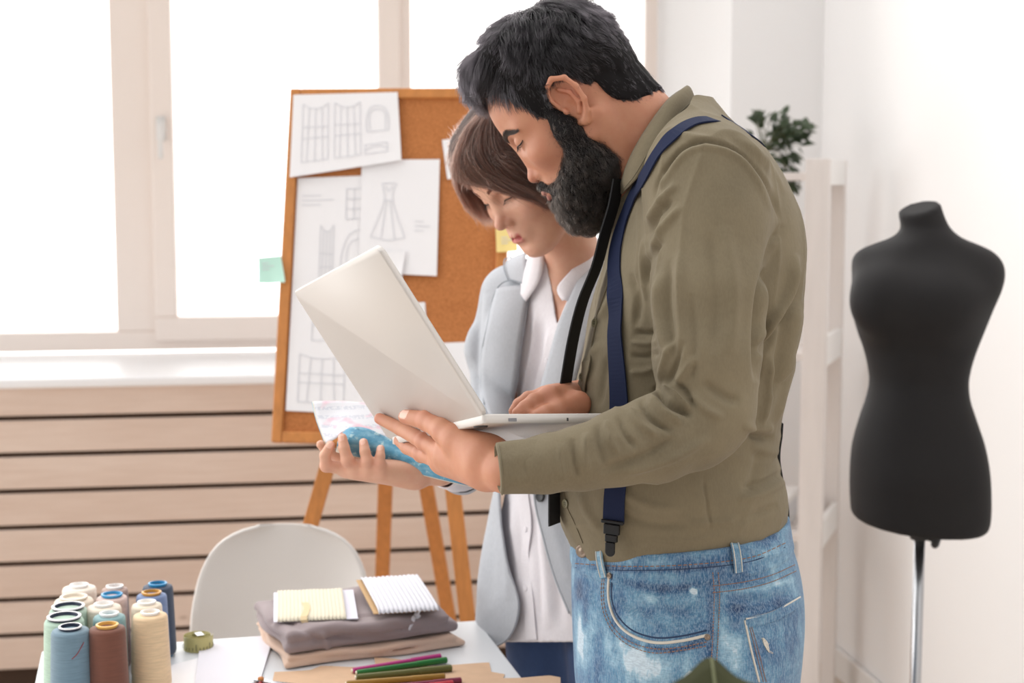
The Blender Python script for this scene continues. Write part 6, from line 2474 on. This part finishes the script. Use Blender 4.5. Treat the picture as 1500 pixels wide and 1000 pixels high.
# ================================================================== the woman
m_skinw = m_skin_('skin_fair', (216, 168, 142), (184, 92, 86), (200, 130, 110))
m_hairw = hair_mat('brown_hair', (62, 40, 33), .28, 2.3)
m_hairwb = mat('brown_hair_base', (58, 38, 31), .7)
m_blaz = m_cloth('pale_blue_grey_wool', (176, 179, 185), sheen=.04, fold=.03)
m_wshirt = m_cloth('white_cotton', (226, 221, 226), sheen=.05, fold=.02)
m_dkjean = m_cloth('dark_blue_denim', (54, 74, 114), fold=.15, sheen=.1)
YW = 2.56
WOM = thing('person', (.115, YW, 0), 'brown haired woman in pale blazer and white shirt, holding a magazine, beside the bearded man', 'person')
HW = dict(eye=(.068, .031, 0), nasion=(.083, 0, .004), nose=(.1035, 0, -.0345), mouth=(.0885, -.067), chin=(.073, 0, -.103), ear=1.0, slit=.0058, open=.0006, gap=.0016, fem=1)
RW = frame(38, 38, -11)
OW = P(733, 286, 2.40) - RW @ np.array((.068, 0, 0))


def wloc(p):
    return (p - OW.astype(np.float32)) @ RW.astype(np.float32)


def ww(q):
    return OW + RW @ np.asarray(q, float)


WF = np.array([-math.cos(math.radians(40)), -math.sin(math.radians(40)), 0])
WL = np.array([math.sin(math.radians(40)), -math.cos(math.radians(40)), 0])
nbase = P(837, 416, 2.51)


wrows = [(372, 832, .052, .050), (388, 838, .095, .066), (402, 844, .140, .078), (420, 850, .168, .090), (446, 853, .182, .100), (480, 855, .188, .112), (520, 857, .184, .116), (580, 860, .172, .108), (640, 862, .170, .104),
         (700, 857, .182, .112), (780, 852, .200, .122), (860, 850, .216, .130), (952, 849, .224, .138), (990, 849, .226, .140)]
z, cx, cy, al, af = [], [], [], [], []
for py, px, a, b in wrows[::-1]:
    c = P(px, py, YW); z.append(c[2]); cx.append(c[0]); al.append(a); af.append(b)
wzz, (wcx, wal, waf) = smooth_tab(z, [cx, al, af], 90)


def wq(p):
    """turn world points into the trunk's own axes"""
    q = np.empty_like(p)
    dx = p[:, 0] - np.interp(p[:, 2], wzz, wcx); dy = p[:, 1] - YW
    q[:, 0] = dx * WF[0] + dy * WF[1]
    q[:, 1] = dx * WL[0] + dy * WL[1]
    q[:, 2] = p[:, 2]
    return q


def f_wshirt(p):
    q = wq(p)
    d = stack(q, wzz, np.zeros(90), np.zeros(90), waf - .016, wal - .022, 2.2, .01)
    bust = np.abs(q[:, 1]) - .072
    d = smin(d, ell(np.stack([q[:, 0], bust, q[:, 2]], 1), (.062, 0, P(850, 500, YW)[2]), (.050, .055, .07)), .05)
    d = smin(d, rc(p, P(836, 440, 2.54), P(832, 395, 2.52), .07, .058), .03)
    return d


def f_whead(p):
    d = head_sdf(wloc(p), HW)
    nk = chain(p, [ww((-.045, 0, -.035)), ww((-.02, 0, -.09)) * .5 + nbase * .5, nbase, P(838, 470, 2.53)], [.050, .044, .0425, .055], .01)
    d = smin(d, nk, .02)
    d = smin(d, rc(p, ww((-.03, .052, -.04)), P(826, 432, 2.485), .011, .008), .018)
    # upper chest, just under the shirt
    ch_ = smin(ell(p, P(832, 470, 2.50), (.075, .085, .08)), rc(p, nbase, P(840, 440, 2.50), .05, .07), .03)
    d = smin(d, np.maximum(ch_, f_wshirt(p) + .004), .008)
    return d


V1, Q1 = sdf_mesh(f_whead, OW + [-.15, -.16, -.32], OW + [.22, .22, .16], .0018, 1)
q = wloc(V1.astype(np.float32))
lip1, red1 = face_attr(q, HW)

# right hand under the magazine: its back is turned to the camera
wr = P(646, 690, 2.215)
kn = [P(508, 687, 2.186), P(522, 687, 2.178), P(541, 688, 2.172), P(559, 690, 2.170)]
fw = [[kn[0], P(478, 682, 2.176), P(476, 667, 2.172), P(484, 652, 2.176)],
      [kn[1], P(509, 674, 2.166), P(504, 656, 2.167), P(501.5, 641, 2.172)],
      [kn[2], P(538, 676, 2.163), P(534.5, 661, 2.165), P(532.5, 648, 2.172)],
      [kn[3], P(556, 681, 2.164), P(557, 668, 2.167), P(557.5, 657, 2.174)]]
fr = [[.0100, .0088, .0080, .0068], [.0100, .0090, .0081, .0068], [.0098, .0087, .0078, .0066], [.0090, .0079, .0071, .0060]]
tw_ = [P(600, 694, 2.225), P(540, 684, 2.232), P(500, 672, 2.228), P(480, 660, 2.22), P(470, 651, 2.212)]


def f_whand(p):
    d = chain(p, [P(700, 672, 2.32), wr, P(605, 693, 2.205)], [.029, .0195, .0200], .01)
    for k_, r in zip(kn, (.0135, .0140, .0130, .0115)):
        d = smin(d, rc(p, P(608, 695, 2.205), k_, .0165, r), .012)
    for c, r in zip(fw, fr):
        d = smin(d, chain(p, c, r, .002), .006)
        d = smin(d, ell(p, c[1], (r[1] * 1.10,) * 3), .003)
    d = smin(d, chain(p, tw_, [.018, .0135, .0105, .0088, .0068], .005), .008)
    return d


V2, Q2 = sdf_mesh(f_whand, [P(455, 600, 2.2)[0], 2.12, 1.02], [P(720, 600, 2.3)[0], 2.38, 1.22], .0014, 1)
NN = normals(V2, Q2)
nl = []
for c, r in zip(fw, fr):
    a = unit(c[3] - c[2]); n = unit(np.array([-.15, -1, .15]))
    n = unit(n - a * (n @ a))
    nl.append((c[3] + n * r[3] * .8 - a * .0005, n, a, .0100, .0086))
nail2 = nail_attr(V2, NN, nl)
V2 = V2 + NN * (-.0006 * ((nail2 > .05) & (nail2 < .6)))[:, None]
red2 = np.clip(sum(.5 * np.exp(-(np.linalg.norm(V2 - c[1], axis=1) / .010) ** 2) + .5 * np.exp(-(np.linalg.norm(V2 - c[3], axis=1) / .009) ** 2) for c in fw), 0, 1)

TR = P(860, 470, YW)
SHR, ELR, WRR = P(750, 436, 2.63), P(730, 602, 2.585), P(662, 698, 2.26)
SHL, ELL, WRL = P(948, 436, 2.475), P(968, 610, 2.52), P(955, 740, 2.48)
HIP = P(862, 905, YW)


def f_wtrunk(p):
    d = chain(p, [nbase, P(852, 480, YW), P(858, 620, YW), P(862, 860, YW)], [.05, .085, .085, .10], .04)
    for sh, el_, wr_ in ((SHR, ELR, P(700, 672, 2.32)), (SHL, ELL, WRL)):
        d = smin(d, rc(p, P(852, 440, YW), sh, .05, .038), .03)
        d = smin(d, chain(p, [sh, el_, wr_], [.036, .030, .022], .01), .02)
    # the other hand hangs out of sight
    w0 = WRL
    d = smin(d, rc(p, w0, w0 + [-.01, 0, -.07], .021, .024), .01)
    for k in range(4):
        b = w0 + np.array([-.012, -.022 + .015 * k, -.085])
        d = smin(d, chain(p, [b, b + [-.012, 0, -.035], b + [-.026, 0, -.058 + .006 * abs(k - 1)]], [.0095, .008, .0065], .003), .006)
    d = smin(d, chain(p, [w0 + [-.012, -.02, -.03], w0 + [-.035, -.025, -.06], w0 + [-.045, -.02, -.08]], [.012, .0095, .007], .004), .008)
    for s in (-1, 1):
        h = HIP + WL * s * .085
        d = smin(d, chain(p, [h, h * [1, 1, 0] + [0, 0, .46], h * [1, 1, 0] + WL * s * .01 + [.02, .02, .09]], [.078, .052, .034], .02), .03)
        f0 = h * [1, 1, 0] + [.02, .02, .05]
        d = smin(d, chain(p, [f0, f0 + WF * .13 + [0, 0, -.018]], [.030, .024], .01), .02)
    return d


V4, Q4 = sdf_mesh(f_wtrunk, [-.16, 2.1, .0], [.36, 2.86, 1.5], .009, 1)
Vb, Qb = join([(V1, Q1), (V2, Q2), (V4, Q4)])
body = mk('body', Vb, Qb, m_skinw, WOM)
z4 = np.zeros(len(V4))
set_attr(body, 'lip', np.concatenate([lip1, np.zeros(len(V2)), z4]))
set_attr(body, 'red', np.concatenate([red1 * .8, red2, z4]))
set_attr(body, 'nail', np.concatenate([np.zeros(len(V1)), nail2 * .8, z4]))
SBW = Surf(V1, Q1)
eyes(WOM, HW, ww, 1, SBW)
brows(WOM, HW, ww, RW, SBW, m_hairw, (.086, .013, .0175), (.079, .034, .0235), (.062, .052, .0160), 420, .0075, .00013, .0055)

# hair ------------------------------------------------------------------------------------
def inpoly(uv, poly):
    x, y = uv.T
    ins = np.zeros(len(uv), bool)
    n = len(poly)
    for i in range(n):
        x1, y1 = poly[i]; x2, y2 = poly[(i + 1) % n]
        c = ((y1 > y) != (y2 > y)) & (x < (x2 - x1) * (y - y1) / (y2 - y1 + 1e-9) + x1)
        ins ^= c
    return ins


def f_whair(p):
    q = wloc(p)
    d = ell(q, (-.018, 0, .044), (.106, .0815, .090))
    d = smin(d, ell(q, (-.02, .068, -.005), (.055, .018, .062)), .025)
    d = smin(d, ell(q, (-.02, -.066, -.005), (.055, .018, .062)), .025)
    d = smin(d, ell(q, (-.085, 0, -.030), (.040, .058, .065)), .03)
    d = smin(d, ell(q, (.048, -.004, .086), (.040, .050, .030)), .03)
    d = smin(d, ell(q, (.060, .030, .060), (.024, .040, .022)), .02)
    hd = head_sdf(q, HW)
    return smax(d, -(hd - .0015), .003)


Vh, Qh = sdf_mesh(f_whair, OW + [-.16, -.18, -.14], OW + [.16, .16, .16], .0028, 1)
Nh = normals(Vh, Qh)
ql = wloc(Vh.astype(np.float32))
Vh = Vh + Nh * (nz3(ql * [.7, 2.2, 1.4], 120, 31) * .0016)[:, None]
cen = Vh[Qh].mean(1)
uvc = project(cen)
qc = wloc(cen.astype(np.float32))
FACE = [(640, 262), (668, 258), (700, 263), (722, 268), (748, 279), (792, 294), (824, 304), (836, 330), (850, 345), (850, 430), (640, 430)]
rem = inpoly(uvc, FACE) & (cen[:, 1] < 2.44)
rem |= (qc[:, 0] > .05) & (qc[:, 2] < .055) & (qc[:, 1] < 0)
rem |= (qc[:, 0] > .015) & (qc[:, 1] < 0) & (qc[:, 2] < .02)
Vh = trim_edge(Vh, Qh[~rem], 6)
hairw = mk('hair', Vh, Qh[~rem], m_hairwb, WOM)
SHW = Surf(Vh, Qh)
GD = [
    [(710, 171), (684, 198), (668, 232), (666, 255), (672, 266)],
    [(713, 170), (690, 194), (676, 228), (680, 254), (702, 266), (726, 271)],
    [(717, 169), (698, 192), (690, 225), (702, 250), (735, 270), (772, 288), (790, 296)],
    [(721, 168), (708, 192), (706, 222), (724, 248), (762, 274), (800, 292), (826, 306)],
    [(727, 168), (722, 192), (728, 220), (752, 246), (790, 274), (824, 298), (836, 320)],
    [(735, 168), (742, 194), (758, 222), (788, 250), (822, 282), (840, 312), (842, 330)],
    [(748, 168), (768, 192), (792, 220), (824, 250), (848, 284), (858, 320)],
    [(765, 170), (796, 194), (826, 224), (852, 256), (868, 296)],
]
KP = 12
g3 = []
for gp in GD:
    X = []
    for (px, py) in spline(gp, KP):
        c, n = SHW.hit(px, py)
        s_, n2 = SBW.hit(px, py)
        d_ = ray(px, py)
        if s_[1] < c[1]: c, n = s_, n2
        c2 = CAM + d_ * (c[1] / d_[1])
        X.append(c2 + unit(n + np.array([0, -.6, 0])) * .0045)
    X = np.array(X)
    for _ in range(5): X[1:-1, 1] = (X[:-2, 1] + 2 * X[1:-1, 1] + X[2:, 1]) / 4
    g3.append(X)
g3 = np.array(g3)


def fill(g3, n, spread, frizz, seed, jit=.12):
    r = np.random.default_rng(seed)
    m = len(g3) - 1
    t = r.random(n) * m
    i = np.minimum(t.astype(int), m - 1)
    f_ = (t - i)[:, None, None]
    st = g3[i] * (1 - f_) + g3[i + 1] * f_
    k = g3.shape[1]
    off = r.normal(size=(n, 1, 3)) * spread
    tip = r.normal(size=(n, 1, 3)) * frizz
    s = np.linspace(0, 1, k)[None, :, None]
    st = st + off + tip * s ** 2
    ph = r.random((n, 1, 1)) * 6.28
    st = st + np.sin(ph + s * 8) * r.normal(size=(n, 1, 3)) * spread * .5
    # trim to different lengths
    cut = r.uniform(1 - jit, 1, n)
    out = np.empty_like(st)
    for a in range(k):
        u = cut * a / (k - 1) * (k - 1)
        j = np.minimum(u.astype(int), k - 2); fr_ = (u - j)[:, None]
        out[:, a] = st[np.arange(n), j] * (1 - fr_) + st[np.arange(n), j + 1] * fr_
    return out


rad = np.interp(np.linspace(0, 1, KP), [0, .7, 1], [1, .9, .15]) * .00020
st = clump(fill(g3, 22000, .0030, .004, 3), 0, 420, .75, .6, 4)
hair_obj('strands', st, rad, m_hairw, hairw, LAST['tone'])
hair_obj('strands', fill(g3[:5], 260, .006, .012, 8, .3), rad * .7, m_hairw, hairw)
# hair that hangs on the far side of the face
far = []
for gp, Y0 in (([(668, 240), (668, 268), (682, 296), (702, 322)], 2.43), ([(676, 240), (680, 268), (696, 300), (716, 332)], 2.445), ([(690, 240), (692, 270), (706, 304), (720, 338)], 2.46), ([(700, 250), (706, 280), (716, 310), (724, 330)], 2.465)):
    far.append([P(px, py, Y0 + .03 * i / KP) for i, (px, py) in enumerate(spline(gp, KP))])
st = clump(fill(np.array(far), 2600, .0035, .006, 5, .3), 0, 60, .5, .9, 5)
hair_obj('strands', st, rad * .9, m_hairw, hairw, LAST['tone'] * .4 + .6)  # raised tone puts the backlight into the colour of these strands
p_, n_ = sample_surface(Vh, Qh[~rem], 22000)
ql = wloc(p_.astype(np.float32))
dl = np.stack([-.5 - 0 * ql[:, 0], ql[:, 1] * 5, -.9 + 0 * ql[:, 0]], 1)
st = clump(grow(p_, n_, dl @ RW.T, rng.uniform(.02, .045, len(p_)), 7, .06, .1, .04), 0, 400, .5)
hair_obj('strands', st, np.array([1, 1, 1, .95, .85, .6, .15]) * .00018, m_hairw, hairw, LAST['tone'])

# clothes -------------------------------------------------------------------------------------
def f_blazer(p):
    q = wq(p)
    d = stack(q, wzz, np.zeros(90), np.zeros(90), waf, wal, 2.3, .01)
    bust = np.abs(q[:, 1]) - .075
    d = smin(d, ell(np.stack([q[:, 0], bust, q[:, 2]], 1), (.075, 0, P(850, 500, YW)[2]), (.055, .06, .075)), .05)
    for sh, side in ((SHR, 0), (SHL, 1)):
        d = smin(d, rc(p, P(846, 408, YW), sh + [0, 0, .004], .050, .052), .03)
    a = chain(p, [SHR, P(726, 512, 2.635), ELR, P(700, 668, 2.42), P(672, 694, 2.30)], [.054, .049, .044, .041, .037], .02)
    d = smin(d, a, .014)
    b = chain(p, [SHL, (SHL + ELL) / 2, ELL, WRL], [.054, .047, .042, .036], .02)
    d = smin(d, b, .014)
    return d


VB, QB = sdf_mesh(f_blazer, [-.14, 2.18, .72], [.37, 2.88, 1.46], .0036, 2)
NB = normals(VB, QB)
SB0 = Surf(VB, QB)
W_B = [
    ([(704, 420), (700, 470), (697, 540), (702, 600)], 5, -.006), ([(714, 430), (712, 480), (710, 540)], 6, .003), ([(690, 470), (686, 500), (684, 540)], 6, .003), ([(684, 520), (692, 545), (700, 560)], 4, -.003), ([(682, 550), (690, 575), (700, 590)], 4, .003),
    ([(700, 740), (702, 800), (698, 880)], 9, .004), ([(716, 740), (720, 800), (718, 890)], 8, -.003), ([(735, 760), (742, 820), (745, 880)], 6, .003), ([(730, 690), (715, 720), (705, 760)], 7, -.003),
    ([(800, 730), (815, 790), (835, 850)], 8, .002), ([(812, 700), (825, 760), (838, 810)], 8, -.002), ([(708, 390), (702, 410), (700, 440)], 4, -.002),
]
VB = VB + NB * (stroke_field(VB, NB, W_B) + nz3(VB * [1, 1, .6], 40, 41) * .001)[:, None]
OPEN = [(768, 340), (772, 372), (778, 420), (771, 455), (764, 500), (757, 560), (748, 602), (737, 650), (730, 715), (733, 770), (742, 825), (755, 866), (759, 886), (755, 912), (744, 934), (728, 947), (722, 1010), (900, 1010),
        (856, 935), (834, 898), (812, 845), (795, 785), (782, 725), (784, 660), (789, 610), (793, 572), (804, 535), (820, 476), (838, 436), (856, 396), (880, 352), (890, 330)]
cen = VB[QB].mean(1); uvc = project(cen)
rem = inpoly(uvc, OPEN) & (wq(cen.astype(np.float32))[:, 0] > -.01) & (NB[QB].mean(1) @ WF > -.2)
rem |= (uvc[:, 1] > 947 - .10 * np.abs(uvc[:, 0] - 722)) & (cen[:, 2] < 1)
ring_ = (cen - P(840, 378, 2.52))
rem |= (cen[:, 2] > P(840, 388, 2.52)[2]) & (nrm((ring_ * [1, 1, 0]).astype(np.float32)) < .072)
rem |= (cen - P(674, 693, 2.31)) @ unit(P(672, 694, 2.30) - P(700, 668, 2.42)) > 0
VB = trim_edge(VB, QB[~rem], 10)
bl = mk('blazer', VB, QB[~rem], m_blaz, WOM)
sd = bl.modifiers.new('Solidify', 'SOLIDIFY'); sd.thickness = .0035; sd.offset = -1
SBZ = SB0


def drape_sheet(surf, inner, outer, n, m, l0, l1, th, name, mt, parent, bulge=.003):
    I_ = spline(inner, n); O_ = spline(outer, n)
    G = np.zeros((n, m, 3))
    for i in range(n):
        for j in range(m):
            u = j / (m - 1)
            px, py = I_[i] * (1 - u) + O_[i] * u
            c, nn = surf.hit(px, py)
            G[i, j] = c + nn * (l0 * (1 - u) + l1 * u + bulge * math.sin(math.pi * u))
    for _ in range(2):
        G[1:-1] = (G[:-2] + 2 * G[1:-1] + G[2:]) / 4
        G[:, 1:-1] = (G[:, :-2] + 2 * G[:, 1:-1] + G[:, 2:]) / 4
    mb = MB(); mb.sheet(G, th)
    return mb.build(name, mt, parent, smooth=True), G


drape_sheet(SB0, [(778, 419), (771, 455), (764, 500), (757, 560), (748, 602), (739, 640)], [(734, 426), (724, 466), (714, 516), (709, 562), (711, 600), (724, 640)], 30, 9, .004, .010, .003, 'lapel', m_blaz, WOM)
drape_sheet(SB0, [(768, 362), (773, 380), (778, 420)], [(748, 374), (742, 392), (750, 413)], 14, 8, .008, .006, .003, 'blazer_collar', m_blaz, WOM)
drape_sheet(SB0, [(882, 350), (856, 396), (838, 436), (820, 476), (804, 535), (793, 572), (789, 620)], [(906, 372), (888, 415), (872, 455), (862, 500), (846, 550), (832, 590), (806, 630)], 30, 9, .004, .010, .003, 'lapel', m_blaz, WOM)
m_edge = mat('blazer_edge_shade', (140, 146, 154), .9)  # darker colour paints the shading along the lapel edges
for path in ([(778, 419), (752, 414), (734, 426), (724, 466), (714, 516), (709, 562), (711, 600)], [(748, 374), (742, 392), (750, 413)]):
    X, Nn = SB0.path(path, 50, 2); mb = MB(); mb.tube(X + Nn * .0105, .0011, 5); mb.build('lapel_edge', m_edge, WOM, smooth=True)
# edge of the front panels
m_ = MB()
for path in ([(739, 640), (730, 715), (733, 770), (742, 825), (755, 866), (759, 886), (755, 912), (744, 934), (728, 945), (706, 944), (690, 936)],):
    X, Nn = SB0.path(path, 70, 3); m_.tube(X - Nn * .001, .0026, 6)
m_.build('front_edge', m_blaz, WOM, smooth=True)
m_ = MB(); X, Nn = SB0.path([(789, 620), (784, 660), (782, 725), (795, 785), (812, 845), (834, 898)], 50, 3); m_.tube(X - Nn * .001, .0026, 6)
m_.build('front_edge', m_blaz, WOM, smooth=True)
c, n = SB0.hit(793, 726)
m_ = MB(); m_.lathe(c + n * .0015, [(.0095, 0), (.0105, .001), (.0102, .003), (.0085, .0034), (.007, .0024), (0, .0024)], 24, axis=n)
m_.build('blazer_button', m_clip, WOM, smooth=True)

# white shirt


VS, QS = sdf_mesh(f_wshirt, [-.12, 2.30, .70], [.34, 2.82, 1.46], .0036, 2)
NS = normals(VS, QS)
W_S = [([(786, 450), (782, 500), (770, 560), (764, 595)], 5, .004), ([(796, 470), (790, 520), (780, 575)], 5, -.003), ([(806, 480), (798, 530), (788, 570)], 5, .003),
       ([(745, 740), (755, 820), (765, 900)], 8, .004), ([(758, 740), (765, 800), (772, 870)], 6, -.003), ([(790, 760), (800, 840), (806, 920)], 8, .004), ([(800, 760), (815, 840), (822, 920)], 7, -.003), ([(782, 740), (790, 830), (792, 930)], 5, -.003), ([(740, 730), (748, 790), (758, 850)], 6, -.003)]
VS = VS + NS * (stroke_field(VS, NS, W_S) * 1.3 + nz3(VS, 50, 44) * .0008)[:, None]
cen = VS[QS].mean(1); uvc = project(cen)
NECK = [(798, 372), (803, 400), (809, 430), (816, 478), (822, 460), (832, 438), (850, 398), (874, 348), (840, 330), (800, 350)]
rem = inpoly(uvc, NECK) & (NS[QS].mean(1) @ WF > -.3)
rem |= (cen[:, 2] > P(840, 380, 2.52)[2])
rem |= (uvc[:, 1] > 940)
VS = trim_edge(VS, QS[~rem], 10)
sh2 = mk('shirt', VS, QS[~rem], m_wshirt, WOM)
sd = sh2.modifiers.new('Solidify', 'SOLIDIFY'); sd.thickness = .002; sd.offset = -1
S2 = Surf(VS, QS)
for inn, out in (([(802, 370), (801, 392), (793, 418), (778, 442)], [(776, 372), (769, 392), (768, 410), (771, 425)]),
                 ([(870, 342), (846, 384), (819, 420), (829, 443)], [(888, 350), (872, 392), (852, 424), (838, 446)])):
    drape_sheet(S2, inn, out, 18, 8, .010, .008, .002, 'shirt_collar', m_wshirt, WOM, .006)
X, Nn = S2.path([(814, 482), (805, 520), (795, 560), (788, 592)], 30); m_ = MB(); m_.ribbon(X, Nn, .024, .0014, lift=.0006); m_.build('placket', m_wshirt, WOM)
X, Nn = S2.path([(768, 718), (773, 770), (770, 821), (774, 872), (780, 936)], 40); m_ = MB(); m_.ribbon(X, Nn, .026, .0018, lift=.0008); m_.build('placket', m_wshirt, WOM)
for px, py in ((803, 528), (772, 775), (771, 862)):
    c, n = S2.hit(px, py); m_ = MB(); m_.lathe(c + n * .002, [(.0048, 0), (.005, .0015), (.004, .002), (0, .0016)], 16, axis=n); m_.build('button', m_wshirt, WOM, smooth=True)
# rolled shirt cuff below the sleeve
ca, cb = P(688, 680, 2.36), P(652, 698, 2.245)
cd = unit(cb - ca); v1 = unit(np.cross(cd, [0, 0, 1])); v2 = np.cross(cd, v1)
G = np.zeros((33, 12, 3)); cl = float(np.linalg.norm(cb - ca))
for i in range(33):
    a = 2 * math.pi * i / 32
    for j in range(12):
        t = j / 11
        r = .036 - .011 * t + .0022 * math.sin(5 * a + 7 * t) + .002 * math.sin(9 * t + 2 * a)
        if t > .8: r = .024 - (t - .8) * .035
        G[i, j] = ca + cd * cl * t + v1 * r * math.cos(a) + v2 * r * math.sin(a)
m_ = MB(); m_.sheet(G, .002); m_.build('shirt_cuff', m_wshirt, WOM, smooth=True)

# trousers


def f_wj(p):
    q = wq(p)
    q[:, 2] = p[:, 2]
    d = None
    hz = float(HIP[2])
    for s in (-1, 1):
        h = HIP + WL * s * .083
        e = chain(p, [[h[0], h[1], hz + .02], [h[0], h[1], .46], [h[0] + .02, h[1] + .02, .08]], [.100, .072, .058], .03)
        d = e if d is None else smin(d, e, .04)
    return smax(smax(d, p[:, 2] - (hz + .12), .005), .08 - p[:, 2], .005)


V, Q = sdf_mesh(f_wj, [-.14, 2.3, .06], [.36, 2.85, 1.02], .006, 2)
mk('jeans', V, Q, m_dkjean, WOM)
for s in (-1, 1):
    h = HIP + WL * s * .083
    c0 = np.array([h[0] + .02, h[1] + .02, 0])

    def f_ws(p):
        d = chain(p, [c0 + [0, 0, .05], c0 + WF * .08 + [0, 0, .042], c0 + WF * .17 + [0, 0, .032]], [.042, .040, .030], .03)
        d = smin(d, rc(p, c0 + [0, 0, .05], c0 + [0, 0, .11], .042, .044), .02)
        return smax(smax(d, .002 - p[:, 2], .002), p[:, 2] - .12, .003)
    V, Q = sdf_mesh(f_ws, c0 - [.24, .24, .01], c0 + [.1, .1, .14], .006, 1)
    mk('shoe', V, Q, m_white, WOM)
